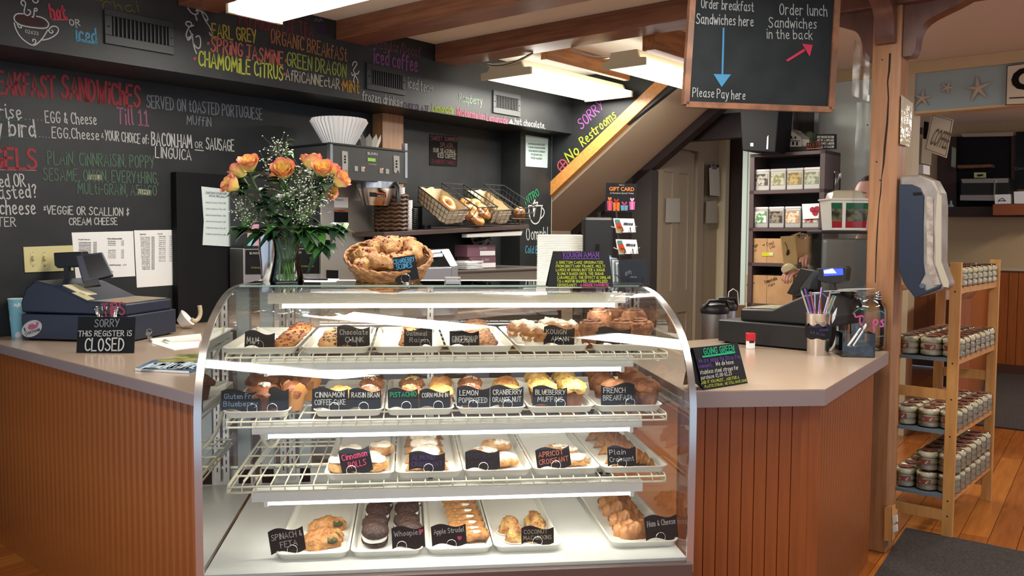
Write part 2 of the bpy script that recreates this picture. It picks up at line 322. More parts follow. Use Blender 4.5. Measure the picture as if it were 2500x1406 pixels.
def printed(parent,s,o,ax,up,width,height,color,name='printed_text',off=.0015,bold=0,m=None,ext=0):
    cu=bpy.data.curves.new('t','FONT'); cu.body=s; cu.size=1; cu.resolution_u=3; cu.offset=bold; cu.extrude=ext; t=bpy.data.objects.new('t',cu)
    COL.objects.link(t); dg=bpy.context.evaluated_depsgraph_get(); dg.update(); me=bpy.data.meshes.new_from_object(t.evaluated_get(dg)); 
    COL.objects.unlink(t); bpy.data.objects.remove(t); vs=[v.co for v in me.vertices]
    x0=min(v.x for v in vs);x1=max(v.x for v in vs);y0=min(v.y for v in vs);y1=max(v.y for v in vs); F=plane_frame(o,ax,up,off); mb=MB()
    mb.add([((v.x-x0)/(x1-x0)*width,(v.y-y0)/max(y1-y0,1e-6)*height,v.z*.01 if ext else 0) for v in vs],[tuple(p.vertices) for p in me.polygons],F)
    bpy.data.meshes.remove(me); return obj(name,mb,m or ink(color),parent,world=True)
def ppx(parent,s,fn,a,b,h,color,name='printed_text',bold=0,off=.0015,m=None,ext=0):
    A=fn(*a);B=fn(*b);T=fn(a[0],a[1]-h); return printed(parent,s,A,B-A,T-A,(B-A).length,(T-A).length,color,name,off,bold,m,ext)
# ================================================================= STRUCTURE
def UB(mb,u0,u1,v0,v1,z0,z1):
    q=[WP(u0,v1,0),WP(u1,v1,0),WP(u1,v0,0),WP(u0,v0,0)]
    return mb.hexa([Vector((p.x,p.y,z0)) for p in q]+[Vector((p.x,p.y,z1)) for p in q])
def ubox(*a): return UB(MB(),*a)
CZ=2.72
# floor: slab and planks that run away from the camera
fl=struct('floor',MB().box((-3.5,-1.5,-.06),(9.5,12.5,-.012)),FLOORW)
fd=math.radians(41); FX=Vector((math.sin(fd),math.cos(fd),0)); FY=Vector((FX.y,-FX.x,0))
F0=Vector((2.706,4.006,0)); F0=F0-FX*F0.dot(FX)+FX*0
def planks(i0,i1,a,b,w=.125):
    base=F0.dot(FY)
    for i in range(i0,i1):
        cuts=[a]; 
        while cuts[-1]<b: cuts.append(cuts[-1]+random.uniform(1.1,2.3))
        cuts[-1]=b
        for c0,c1 in zip(cuts,cuts[1:]):
            if c1-c0<.05: continue
            y0=base+i*w+.0015; y1=base+(i+1)*w-.0015
            M=fr((0,0,0),FX); c=FX*((c0+c1)/2)+FY*((y0+y1)/2); L=(c1-c0)/2-.0012; H=(y1-y0)/2
            o=obj('plank',MB().box((-L,-H,-.014),(L,H,random.uniform(-.001,.0006))),random.choice([FLOORW,FLOORW,FLOORW2]),fl)
            o.matrix_local=Matrix.Translation((c.x,c.y,0))@Matrix.Rotation(math.pi/2-fd,4,'Z')
planks(-8,20,3.6,12.2)
planks(-40,-22,.8,3.1)
# ceiling
struct('ceiling',MB().box((-3.5,-2.2,CZ),(9.5,12.5,CZ+.1)),CEIL)
# black menu wall, soffit, column
wallb=struct('wall_back',ubox(-1.2,4.3,-.12,0,0,CZ),BLACKW)
SV=.4; ZS=2.272
soff=struct('wall_soffit',ubox(-1.2,4.109,0,SV,ZS,CZ),BLACKW)
uc=uv(onV(1270,500,.2))[0]
col=struct('wall_column',ubox(uc,4.109,.0,.2,0,ZS),BLACKW)
# stair side wall: above the sloping trim, square to the menu wall
def zs(v): return 1.777+.727*(v-.187)
n=12; pts=[]
mb=MB(); V0,V1=.2,1.62
P=[WP(4.11,V0,zs(V0)+.1),WP(4.11,V1,min(CZ,zs(V1)+.1)),WP(4.11,V1,CZ),WP(4.11,V0,CZ)]
Q=[p+EW*.05 for p in P]
mb.add(P+Q,[(0,1,2,3),(7,6,5,4),(0,4,5,1),(1,5,6,2),(2,6,7,3),(3,7,4,0)])
stw=struct('wall_stair',mb,BLACKW)
mb=MB(); a=zs(.175); vt=1.62
def bar(u0,u1,v0,z0,v1,z1,h):   # sloping bar in (v,z)
    q=[WP(u0,v0,z0),WP(u1,v0,z0),WP(u1,v1,z1),WP(u0,v1,z1)]
    return MB().add(q+[p+Vector((0,0,h)) for p in q],[(0,1,2,3),(7,6,5,4),(0,4,5,1),(1,5,6,2),(2,6,7,3),(3,7,4,0)])
struct('trim_1',bar(4.095,4.16,.18,zs(.18),vt,zs(vt),.112),STRINGW)
struct('ceiling_stair_underside',bar(4.16,4.88,-.15,zs(-.15)-.03,vt,zs(vt)-.03,.05),BEIGEW)
struct('trim_2',bar(4.86,4.97,-.3,zs(-.3)-.11,1.75,zs(1.75)-.12,.16),DBROWN)
struct('wall_under_stair',ubox(4.109,4.9,-.22,-.15,0,1.56),BEIGEW)
struct('wall_column_side',ubox(4.109,4.13,-.2,.19,0,1.8),BEIGEW)
struct('wall_brown',ubox(4.9,4.95,-.3,.55,0,2.0),DBROWN)
struct('trim_3',ubox(4.86,4.97,.5,.69,0,2.02),mat('dark_post_paint',sh('#3a3534'),.45))
# door wall
DV=.69
struct('wall_door',ubox(4.9,6.26,DV-.1,DV-.03,0,CZ),mat('taupe_wall_paint',sh('#a08e74'),.6))
dz=2.215; du1=5.62
dr=struct('door_1',MB(),DOORP)
bpy.data.objects.remove(dr)
mb=ubox(4.93,du1,DV-.028,DV-.012,0,dz)
dr=struct('door_1',mb,DOORP)
def stile(a,b,z0,z1): obj('door_rail',ubox(a,b,DV-.012,DV-.002,z0,z1),DOORP,dr,world=True)
W1=du1-4.95
for a,b in ((4.95,5.06),(5.22,5.33),(5.5,5.6)): stile(a,b,.0,2.2)
for a,b in ((5.06,5.22),(5.33,5.5)):
    for z0,z1 in ((0,.2),(.78,.98),(2.02,2.2)): stile(a,b,z0,z1)
def facing(u0,u1,z0,z1,nm='trim_4',m=DOORP,v=DV,t=.025): return struct(nm,ubox(u0,u1,v-.03,v+t,z0,z1),m)
facing(du1,du1+.12,0,2.36); facing(4.9,du1,2.23,2.36,'trim_5')
f=lambda x,y:onV(x,y,DV+.003)
sg=thing('paper_notice','small white notice in a clear sleeve taped to the taupe door','notice',onV(1640,590,DV))
patch(sg,f,[(1626,484),(1660,484),(1660,543),(1624,543)],'#c9c3b6','sheet')
ppx(sg,'NO ENTRY',f,(1628,504),(1656,504),5,'#6a645c'); ppx(sg,'EMPLOYEES ONLY',f,(1628,524),(1658,524),5,'#6a645c')
sg=thing('paper_notice','white typed notice taped to the door frame below the clipboard','notice',onV(1735,590,DV))
f2=lambda x,y:onV(x,y,DV+.03)
patch(sg,f2,[(1724,492),(1750,490),(1752,544),(1722,545)],'#c6bba8','sheet')
for yy in (502,508,513,526,530): ppx(sg,'please do not leave bags here',f2,(1727,yy),(1747,yy),3,'#8a8072')
cb=thing('clipboard','clipboard with curling white sheets hung on the taupe door frame','clipboard',onV(1740,400,DV+.03))
f3=lambda x,y:onV(x,y,DV+.035)
patch(cb,f3,[(1728,402),(1754,402),(1750,480),(1725,478)],'#4a3a2c','board',thick=.006)
f4=lambda x,y:onV(x,y,DV+.05)
patch(cb,f4,[(1731,410),(1755,409),(1757,479),(1733,477)],'#d8d0c2','paper_sheet',thick=.004)
mb=MB(); c=onV(1741,405,DV+.05); mb.tube([c+EW*(-.04)+Vector((0,0,.0)),c+EW*(-.02)+Vector((0,0,.03)),c+EW*.02+Vector((0,0,.03)),c+EW*.04],.006); UB(mb,uv(c)[0]-.045,uv(c)[0]+.045,DV+.045,DV+.065,c.z-.03,c.z)
obj('clip',mb,STEELB,cb,world=True,smooth=40)
# narrow pale trim, doorway, header, right-hand wall
facing(6.12,6.2,0,2.62,'trim_6',mat('cream_trim',sh('#d5c9ab'),.5),t=.05)
UR=5.154
struct('wall_dark_passage',ubox(6.26,6.32,DV-.1,1.4,0,CZ),mat('passage_brown',sh('#3b2f29'),.7))
struct('trim_7',ubox(UR-.06,UR+.05,.62,1.82,2.268,2.47),DBROWN)
struct('wall_over_header',ubox(UR-.02,UR+.02,.62,1.5,2.47,CZ),GREENW)
struct('wall_right',ubox(UR,UR+.12,1.395,2.66,0,CZ),GREENW)
struct('trim_8',ubox(UR-.025,UR+.1,1.385,1.425,0,2.27),mat('pale_blue_trim',sh('#c3d2cc'),.5))
struct('wall_header_right',ubox(UR,UR+.12,2.66,4.6,2.367,CZ),BLUEW)
struct('trim_9',ubox(UR-.03,UR+.05,1.4,4.6,2.638,CZ-.001),TAN)
struct('trim_10',ubox(UR-.02,UR+.14,2.6,2.7,0,2.7),mat('cream_trim2',sh('#cdbd9b'),.5))
struct('trim_11',ubox(UR-.01,UR+.13,2.66,4.6,2.352,2.37),TAN)
# far kitchen room
p=onZ(2400,905,0); UF,VF=uv(p)
far=struct('wall_far',ubox(UF,UF+.1,-.5,6.2,0,CZ),mat('kitchen_beige',sh('#b59b75'),.7))
def fz(y,x=2440): return onU(x,y,UF).z
vL,vR=-.4,6.1
wn=struct('wall_far_wainscot',ubox(UF-.02,UF,vL,vR,0,fz(660)),PANELR)
k=vL
k=uv(onU(2270,700,UF))[1]
while k<3.4: 
    obj('plank',ubox(UF-.032,UF-.02,k,k+.083,.1,fz(664)),PANELR,wn,world=True); k+=.09
struct('baseboard_far',ubox(UF-.045,UF-.02,vL,vR,0,.1),mat('baseboard_brown',sh('#4a2c1c'),.5))
struct('trim_12',ubox(UF-.06,UF,vL,vR,fz(660),fz(652)),BEIGEW)
# ------------------------------------------------ ceiling beams (square to the menu wall)
def cbeam(px_l,px_r,ybot,label,name='ceiling_beam'):
    pass
def beam_u(u0,u1,v1,z0,label):
    t=thing('ceiling_beam',label,'beam',WP(u0,SV+.001,z0)); t['kind']='structure'
    L=v1-SV
    mb=MB().box((0,-(u1-u0),0),(L,0,CZ-z0)) # local x along EN
    M=Matrix.Translation(WP(u0,SV+.001,z0))@Matrix.Rotation(math.atan2(EN.y,EN.x),4,'Z')
    t.matrix_world=M; WM[t.name]=M
    mb=MB().box((0,0,0),(L,(u1-u0),CZ-z0-.001))
    obj('timber',mb,BEAM,t,bevel=.006)
    return t
# local y of that frame points along +EW
ua=uv(onV(819,47,SV))[0]; ub=uv(onV(890,109,SV))[0]; zb=onV(819,97,SV).z
beam_u(ua,ub,4.9,zb,'brown ceiling beam ending on the black soffit over the tea list')
uc2=uv(onV(1061,113,SV))[0]; ud=uv(onV(1116,167,SV))[0]; zb2=onV(1061,150,SV).z
beam_u(uc2,ud,4.6,zb2,'brown ceiling beam with knots, ending beside the iced coffee lettering')
u3=uv(onV(520,10,SV))[0]
beam_u(u3-.2,u3+.02,4.9,zb,'brown ceiling beam cropped by the top edge, left of the first lamp')
# ================================================================= wall lettering
fm=lambda x,y:onV(x,y,0); fs=lambda x,y:onV(x,y,SV)
def wm(s,a,b,h,c,w=.1,nm='lettering'): return wpx(wallb,s,fm,a,b,h,c,w,name=nm)
def ws(s,a,b,h,c,w=.1): return wpx(soff,s,fs,a,b,h,c,w)
RED='#a8474c'; GREEN='#5f7a66'; YEL='#b3a44a'; GR='#8e959e'; PINK='#a86a86'; WK='#cfd0cd'
wm('BREAKFAST',(-48,222),(135,240),54,RED,.13); wm('SANDWiChES',(150,238),(341,262),54,RED,.13)
wm('Sunrise',(-60,285),(52,290),34,WK,.1); wm('.....',(60,291),(102,294),10,WK,.12); wm('EGG & Cheese',(111,299),(235,305),28,WK,.1)
draw(wallb,fm,[[(-40,291),(55,296)]],'#4f6b62',3)
wm('Till 11',(286,302),(362,307),38,PINK,.1); wm('SERVED ON tOASTED PORTUGUESE',(358,262),(640,292),30,GR,.09); wm('MUffiN',(456,303),(515,309),22,GR,.09)
wm('Early bird',(-90,330),(86,334),44,WK,.1); wm('....',(95,334),(120,336),10,WK,.12); wm('EGG.Cheese',(127,336),(241,342),26,WK,.1); wm('&',(246,336),(252,337),12,WK)
wm('YOUR CHOiCE of:',(256,342),(362,352),24,WK,.1); wm('BACON.HAM',(370,355),(468,361),32,WK,.1); wm('OR',(476,361),(494,362),15,WK,.12); wm('SAUSAGE',(503,364),(571,369),28,WK,.1)
draw(wallb,fm,[[(476,366),(496,368)]],WK,2); draw(wallb,fm,[[(-30,334),(88,338)]],'#4f6b62',3)
wm('LINGUICA',(379,384),(466,391),26,WK,.1)
wm('BAGELS',(-85,412),(90,412),50,RED,.15); draw(wallb,fm,[[(-40,414),(88,416)]],'#9fa3a0',2)
wm('PLAiN. CiNNRAiSiN. POPPY',(117,401),(376,410),32,GREEN,.09)
wm('SESAME, ONiON. EVERYtHiNG,',(106,440),(386,448),30,GREEN,.09); wm('MULti-GRAiN, ASiAGO',(190,473),(382,478),27,GREEN,.09)
wm('Toasted OR',(-75,460),(62,455),32,WK,.1); wm('toasted?',(-35,489),(90,482),34,WK,.1)
wm('CREAM cheese',(-110,526),(86,523),36,WK,.1); wm('BUTTER',(-60,553),(38,552),22,WK,.11)
wm('*VEGGiE OR SCALLION $',(106,522),(314,527),20,WK,.12); wm('CREAM CHEESE',(168,549),(286,548),17,WK,.13)
for nm,pp in (('masking_tape',[(214,426),(250,427),(250,439),(213,438)]),('masking_tape',[(337,461),(368,464),(366,477),(336,473)])):
    t=thing('masking_tape','strip of cream tape over the word '+('onion' if pp[0][0]<300 else 'asiago')+' on the chalk menu','tape',fm(*pp[3])); patch(t,fm,pp,'#b3ab93','strip',thick=.001)
    ppx(t,'OUT' if pp[0][0]<300 else 'OUT',lambda x,y:onV(x,y,.0025),(pp[3][0]+13,pp[3][1]-3),(pp[3][0]+23,pp[3][1]-3),4,'#6a6455')
# soffit lettering
ws('Chai',(250,30),(338,29),26,'#6f6a35',.12); ws('Mudslide',(170,-8),(250,4),22,'#6f6a35',.12)
ws('hot',(124,44),(162,46),32,'#c0495a',.16); draw(soff,fs,[[(128,48),(166,48)]],'#c0495a',4)
ws('OR',(170,62),(195,63),14,WK,.16); ws('iced',(185,100),(235,107),36,'#5f9cb8',.14); draw(soff,fs,[[(186,98),(235,106)]],'#5f9cb8',4)
C=[(56,34),(40,33),(33,42),(36,53),(50,62),(75,67),(108,70),(117,66),(119,58),(112,48),(100,42),(89,40)]
patch(soff,fs,[(40,38),(60,36),(90,43),(108,50),(113,58),(105,64),(70,62),(45,54),(38,46)],'#4a3534','drawing_fill',off=.001)
draw(soff,fs,[C,[(34,56),(38,72),(50,92),(68,106),(82,112),(92,106),(105,92),(116,73)],[(103,98),(120,95),(138,84),(143,74),(140,66),(130,63),(121,68),(118,76),(124,82),(130,78),(126,74)],[(80,110),(88,104),(86,96),(79,96),(80,101)],[(42,60),(46,68),(53,68),(50,62)],[(56,14),(50,8),(52,2),(58,1),(63,8),(59,22),(58,33),(66,39),(74,34),(74,26),(68,24)],[(78,41),(81,43),(83,30),(83,21),(90,20),(90,27),(85,27)],[(77,-4),(82,7),(92,7),(93,-2)]],WK,3)
ws('02633',(61,80),(93,86),8,WK,.14)
ws('PREMIUM LEAF TEA',(584,63),(764,94),38,'#7c3540',.09); draw(soff,fs,[[(582,62),(765,98)]],'#4a2f35',2)
ws('EARL GREY',(518,90),(625,104),32,YEL,.12); ws('ORGANiC BREAkfASt',(661,104),(846,150),34,'#a9764d',.1)
ws('SPRiNG JASMiNE',(515,124),(690,160),34,'#b8665a',.12); ws('GREEN DRAGON',(699,160),(844,190),34,'#93a04a',.1)
ws('CHAMOMiLE CiTRUS',(484,160),(690,196),36,'#a7ad45',.12); ws('AfRiCANNEctAR',(697,194),(828,218),26,'#b0aa96',.11); ws('MiNt',(836,222),(876,228),28,'#b38b3c',.13)
for q in ((508,106),(475,143),(519,76),(664,103),(698,148),(694,181),(835,207)): patch(soff,fs,[(q[0]+3.5*math.cos(a*.785),q[1]+4*math.sin(a*.785)) for a in range(8)],'#b0504a','lettering_dot')
draw(soff,fs,[[(458,20),(468,34),(480,36),(484,30),(478,26)],[(480,24),(498,30),(508,45),(505,52),(500,46)],[(492,30),(500,50),(512,66),(519,84),(514,88),(511,80)],[(476,36),(482,52),(478,46)],[(472,62),(462,66),(452,60),(455,52),(466,54),(468,62),(460,66),(452,88),(460,94),(470,84)],[(463,75),(470,90),(470,104),(480,118),(488,118),(490,100),(486,86),(478,90)],[(456,90),(458,100),(466,92)],[(470,100),(474,118),(479,130)]],'#b9bbb8',3)
draw(soff,fs,[[(860,160),(862,152),(868,150),(872,156),(866,164),(862,172)],[(858,178),(860,186),(866,180),(862,172)],[(876,174),(872,182),(868,178),(864,190),(862,200)],[(866,184),(872,192),(874,202)]],WK,2)
patch(soff,fs,[(770,62),(780,56),(790,62),(798,70),(790,84),(778,82)],'#3a2a4c','drawing_fill'); draw(soff,fs,[[(768,52),(772,44),(776,52)],[(779,52),(783,44),(786,52)]],'#6b6d8c',2)
ws('Regular/Decaf',(917,118),(1026,140),26,'#7a5560',.1); ws('iced coffee',(912,155),(1018,176),38,'#8d5a8e',.12)
ws('iced tea>',(995,215),(1056,228),26,'#b7bab6',.1); ws('-Raspberry',(1116,247),(1176,257),20,'#9ab09c',.1)
ws('frozen drinks>',(884,244),(982,261),22,'#b7bab6',.12); ws('CHOCOLATE',(985,264),(1048,273),14,'#5c4562',.12)
ws('.Lemonade',(1052,270),(1106,278),18,'#a5b43f',.13); ws('.Watermelon Lemonade',(1112,280),(1238,303),17,'#cf6076',.14)
patch(soff,fs,[(1241,301),(1248,290),(1253,303)],'#d58a8a','drawing_fill'); ws('.hot chocolate.',(1254,303),(1330,314),15,'#bcc4b8',.13)
# stair wall lettering follows the slope
fu=lambda x,y:onU(x,y,4.109)
wpx(stw,'SORRY',fu,(1420,316),(1476,262),26,'#a85fb0',.11,off=.003); wpx(stw,'No',fu,(1390,396),(1416,374),26,'#b9c33c',.14,off=.003); wpx(stw,'Restrooms',fu,(1424,358),(1506,286),24,'#b9c33c',.12,off=.003)
fcn=lambda x,y:onV(x,y,.2)
draw(col,lambda x,y:onU(x,y,4.105),[[(1374+12*math.cos(a*.52),404+14*math.sin(a*.52)) for a in range(13)],[(1367,394),(1382,414)],[(1367,414),(1382,394)]],'#c0566a',3)
wpx(col,'NITRO',fcn,(1284,500),(1316,476),18,'#37a86e',.12,off=.003)
draw(col,fcn,[[(1290,502),(1292,530),(1300,545),(1310,547),(1319,536),(1322,502)],[(1290,502),(1324,502)],[(1322,506),(1329,514),(1327,526),(1320,533)],[(1300,501),(1307,484),(1304,496)],[(1306,496),(1314,492),(1306,510),(1303,528)]],WK,2)
patch(col,fcn,[(1300,502),(1311,503),(1302,528)],WK,'drawing_fill')
wpx(col,'Oomph!',fcn,(1284,586),(1336,584),30,WK,.08,off=.003); wpx(col,'Cold Brew',fcn,(1281,618),(1330,620),18,'#5aa7c4',.1,off=.003)
nt=thing('paper_notice','pale blue allergy notice taped to the black column beside the stair','notice',onV(1310,410,.2))
patch(nt,fcn,[(1283,329),(1338,338),(1336,410),(1283,406)],'#b9cfcb','sheet',thick=.002)
for i,s in enumerate(('BEFORE PLACING YOUR','ORDER, PLEASE INFORM','YOUR SERVER IF A PERSON','IN YOUR PARTY HAS A','FOOD ALLERGY')): ppx(nt,s,lambda x,y:onV(x,y,.2035),(1290 if i<3 else 1296,353+i*8.5),(1330 if i<3 else 1324,356+i*8.5),4.5,'#3c4444',bold=.01)
sw=thing('chalk_sign','black chalk card with seasonal iced coffee lettering on the dark wall','sign',fm(1085,400))
patch(sw,fm,[(1048,328),(1117,334),(1115,407),(1048,404)],'#161516','board',thick=.004)
f=lambda x,y:onV(x,y,.005)
for s,a,b,h,c in (("'SWEET SUMMER'",(1051,341),(1118,346),10,'#8a5a58'),('SPLASH...',(1074,359),(1110,362),11,'#8a5a58'),('OUR SEASONAL',(1057,371),(1113,376),10,'#b5aa9a'),('ICED COFFEE',(1068,384),(1112,388),10,'#b5aa9a'),('CRANBERRY SWIRLS',(1052,398),(1111,402),9,'#6a2c38')): wpx(sw,s,f,a,b,h,c,.13,off=.002)
# ------------------------------------------------ soffit grilles
def grille(pts,inner,lab,m):
    A,B,Cc,D=[fs(*p) for p in pts]; t=thing('vent_grille',lab,'vent',D); n=EN
    u0,z0=uv(D)[0],D.z; u1=uv(Cc)[0]; z1=A.z
    a,c=fs(*inner[0]),fs(*inner[1]); ia,iz1=uv(a)[0],a.z; ic,iz0=uv(c)[0],c.z
    mb=MB(); UB(mb,u0,u1,SV,SV+.012,z0,iz0); UB(mb,u0,u1,SV,SV+.012,iz1,z1); UB(mb,u0,ia,SV,SV+.012,iz0,iz1); UB(mb,ic,u1,SV,SV+.012,iz0,iz1)
    obj('grille_frame',mb,m,t,world=True,bevel=.002)
    obj('duct_opening',ubox(ia,ic,SV+.0005,SV+.002,iz0,iz1),BLACKM,t,world=True)
    k=14
    for i in range(k):
        x=ia+(ic-ia)*(i+.5)/k; obj('slat',ubox(x-.0035,x+.0035,SV+.002,SV+.009,iz0,iz1),mat('slat_black',(.02,.021,.022),.5),t,world=True)
    for z in (z0+(iz0-z0)*.5+.0,): pass
    for x in ((u0+ia)/2,(ic+u1)/2): p=WP(x,SV+.012,(z0+z1)/2); obj('screw',MB().cyl(p,p+EN*.003,.004,8),BLACKM,t,world=True)
grille([(247,20),(423,58),(423,133),(254,106)],[(271,40),(409,112)],'black vent grille in the soffit beside the iced lettering, left','m' and mat('grille_black',(.015,.017,.018),.5))
grille([(889,152),(989,178),(987,236),(893,218)],[(903,170),(979,219)],'black vent grille in the soffit right of the word mint',mat('grille_black',(.015,.017,.018),.5))
grille([(1200,219),(1270,233),(1268,288),(1202,275)],[(1208,232),(1262,272)],'grey vent grille in the soffit above the watermelon lettering',mat('grille_grey',(.045,.049,.05),.5))
# ------------------------------------------------ papers and switches on the menu wall
def sheet(pts,lab,fn,name='price_sheet',color=PAPER,cat='paper'):
    t=thing(name,lab,cat,fn(*pts[3])); patch(t,fn,pts,'#ffffff','sheet',m=color,thick=.0015); return t
sf=lambda x,y:onV(x,y,.0025)
t=sheet([(174.6,567.7),(325,564),(330,674),(185,682)],'wide laminated drink price sheet on the black wall behind the register',fm)
def scrib(t,fn,rows): 
    mb=MB(); p0=fn(*rows[0][:2]); ax=fn(rows[0][0]+10,rows[0][1])-p0; up=fn(rows[0][0],rows[0][1]-10)-p0
    for x0,y,x1,h,s in rows: wpx(t,s,fn,(x0,y),(x1,y),h,'#4c4c4c',.2,name='small_print',off=.001)
rr=[(192,586,220,3,'Fresh from our'),(262,584,298,3,'Coffee and Espresso Drinks')]
for i in range(8): rr+=[(193,593+i*3.9,222,2.4,random.choice(['French Baguette small','Muffins large','Ham and Cheese','Spinach Croissant','Almond Croissant'])),(228,593+i*3.9,236,2.4,'$2.50')]
for i in range(8): rr+=[(264,590+i*4.6+(8 if i>2 else 0),282,2.4,random.choice(['Hot Tea','Hot Chocolate','Iced Chai','Coffee'])),(296,590+i*4.6+(8 if i>2 else 0),302,2.4,'2.75')]
rr+=[(268,648,295,2.6,'Blended Frozen Drinks'),(300,648,308,2.6,'4.75'),(268,664,276,2.6,'extra')]
scrib(t,sf,rr)
t=sheet([(327,562.3),(428,561),(434,695),(334,702)],'tall laminated price sheet on the black wall, right of the wide one',fm)
rr=[(342,573,356,3,'Espresso'),(385,572,396,3,'Cold')]
for i in range(22): rr+=[(343+i*.2,580+i*3.7,366,2.3,random.choice(['Latte','Cappuccino','Americano','Mocha','Chai Latte','Flat White','Hot Cocoa','Macchiato'])),(370,580+i*3.7,377,2.3,'$3.25')]
for i in range(13): rr+=[(388,578+i*5,404,2.3,random.choice(['Flavors','Iced Latte','Milk','Shot'])),(412,578+i*5,419,2.3,'.75')]
scrib(t,sf,rr)
t=thing('switch_plate','cream light switch plate with two toggles behind the closed register','switch',fm(56,664))
patch(t,fm,[(56,603),(177,598.7),(178,660),(60,665)],'#c9bf8a','plate',m=mat('cream_plate',sh('#cfc48d'),.4),thick=.007)
for x in (81,109):
    c=onV(x,631,.008); u_,v_=uv(c); o=obj('toggle',ubox(u_-.012,u_+.012,.006,.009,c.z-.03,c.z+.03).join(ubox(u_-.006,u_+.006,.008,.024,c.z-.006,c.z+.014)),mat('cream_plate',sh('#cfc48d'),.4),t,world=True)
    for yy in (616,649): c=onV(x,yy,.008); obj('screw',MB().cyl(c,c+EN*.002,.004,8),STEELB,t,world=True)
# ================================================================= fluorescent lamps
XZ=Matrix(((0,0,1,0),(1,0,0,0),(0,1,0,0),(0,0,0,1)))
def lamp(o,ang,L,W_,lab,power=30,vis=True):
    t=thing('ceiling_lamp',lab,'lamp',o,ang); h=W_/2
    pr=[(0,0),(W_,0),(W_,.045),(h*1.72,.05),(h*1.6,.1),(h*.4,.1),(h*.28,.05),(0,.045)]
    wh=mat('lamp_housing',sh('#cfc3a0'),.4)
    obj('end_cap',MB().prism(pr,0,.02,XZ),wh,t,bevel=.002); obj('end_cap',MB().prism(pr,L-.02,L,XZ),wh,t)
    obj('housing',MB().box((.02,h*.4,.05),(L-.02,h*1.6,.1)),wh,t)
    obj('diffuser',MB().prism([(.004,.044),(.02,.008),(.05,.0),(W_-.05,.0),(W_-.02,.008),(W_-.004,.044)],.02,L-.02,XZ),LIT,t)
    l=bpy.data.lights.new('lamp_light','AREA'); l.shape='RECTANGLE'; l.size=L-.1; l.size_y=W_-.02; l.energy=power; l.color=(1,.95,.84)
    q=bpy.data.objects.new('lamp_light',l); COL.objects.link(q); q.parent=t; q.location=(L/2,h,-.012)
    return t
AN=math.atan2(EN.y,EN.x)
lamp(WP(2.83,1.0,2.5),RW,1.23,.43,'wide fluorescent lamp hanging over the shelf with bread baskets')
lamp(WP(3.02,1.74,2.5),RW,1.2,.31,'fluorescent lamp half hidden behind the hanging order sign')
lamp(WP(.72,.84,2.5),AN,1.6,.31,'fluorescent lamp over the tea list at the top edge')
# more lamps of the same kind in front of the counter, behind the photographer
lamp(WP(.9,3.0,2.5),AN,1.22,.31,'fluorescent lamp over the customer side, out of view')
lamp(WP(-1.2,2.4,2.6),AN,1.22,.31,'fluorescent lamp nearest the photographer, out of view')
lamp(WP(2.2,5.4,2.6),RW,1.22,.31,'added fluorescent lamp, unseen, brightening the right hand passage',40)  # unseen fixture added to brighten the dark right side
lamp(WP(6.6,4.6,2.62),RW,1.22,.31,'added fluorescent lamp, unseen, brightening the kitchen',45)  # added lamp, kept out of frame, to light the kitchen
def runner(a,b,v,w,z0,label):
    t=thing('lamp_runner',label,'beam',WP(a,v,z0),RW); obj('timber',MB().box((0,-w/2,0),(b-a,w/2,CZ-z0-.001)),mat('runner_wood',sh('#a9713f'),.4,col2=sh('#8d5a30'),nscale=4,stretch=(1,10,10)),t,bevel=.004)
runner(2.93,3.93,1.03,.05,2.6,'tan timber plank above the wide lamp')
runner(2.93,4.6,1.82,.09,2.56,'brown timber above the lamp half hidden by the order sign')
mb=MB()
for a,b in (((1190,158),(1300,130)),((1395,122),(1520,135))): 
    A=onZ(*a,2.6);B=onZ(*b,2.6); M_=(A+B)/2+Vector((0,0,-.02)); t=thing('armored_cable','ribbed metal conduit looping to the '+('wide lamp' if a[0]<1300 else 'lamp behind the order sign'),'cable',A)
    P=[A+(B-A)*k/14+Vector((0,0,-.03*math.sin(math.pi*k/14))) for k in range(15)]
    obj('conduit',MB().tube(P,[.009 if k%2 else .0075 for k in range(15)],8),STEELB,t,world=True,smooth=50)
# ================================================================= COUNTERS
CT=.95
def counter(name,label,poly,zt,th,edge_in=.07):
    t=thing(name,label,'counter',(poly[0][0],poly[0][1],0))
    mb=MB().prism(poly,zt-th,zt-.004); obj('edge_band',mb,LAMED,t,world=True)
    obj('worktop',MB().prism(poly,zt-.004,zt),LAM,t,world=True)
    return t
def panel_run(t,a,b,ins,w,m,z0=.0,z1=.89,off=.0):
    """beadboard planks along a line a->b (world xy), set back by ins; first a carcass board, then every bead its own plank"""
    a=Vector((a[0],a[1],0));b=Vector((b[0],b[1],0)); d=(b-a); L=d.length; d.normalize(); n=Vector((d.y,-d.x,0)) # outward
    M=fr((0,0,0),d); k=int(L/w); w=L/k
    bd=MB().box((0,0,z0),(L,.02,z1)); 
    Mo=Matrix.Translation(a-n*(ins))@Matrix.Rotation(math.atan2(d.y,d.x),4,'Z')
    obj('carcass',bd.T(Mo),m,t,world=True)
    I=WM[t.name].inverted()
    me=None
    for i in range(k):
        mb=MB().prism([(0.0006,0),(w-.0006,0),(w-.0018,-.0065),(w*.5+.0,-.008),(.0018,-.0065)][::-1],z0,z1)
        if me is None: o=obj('plank',mb,m,t); me=o.data
        else: o=bpy.data.objects.new('plank',me); COL.objects.link(o); o.parent=t
        o.matrix_local=I@Matrix.Translation(a-n*ins+d*(i*w))@Matrix.Rotation(math.atan2(d.y,d.x),4,'Z'); WM[o.name]=WM[t.name]@o.matrix_local
A0=onZ(-30,832.4,CT); A1=onZ(476,960,CT); A1=A1+(A1-A0).normalized()*.062
wq=lambda u,v:tuple(WP(u,v,0))[:2]
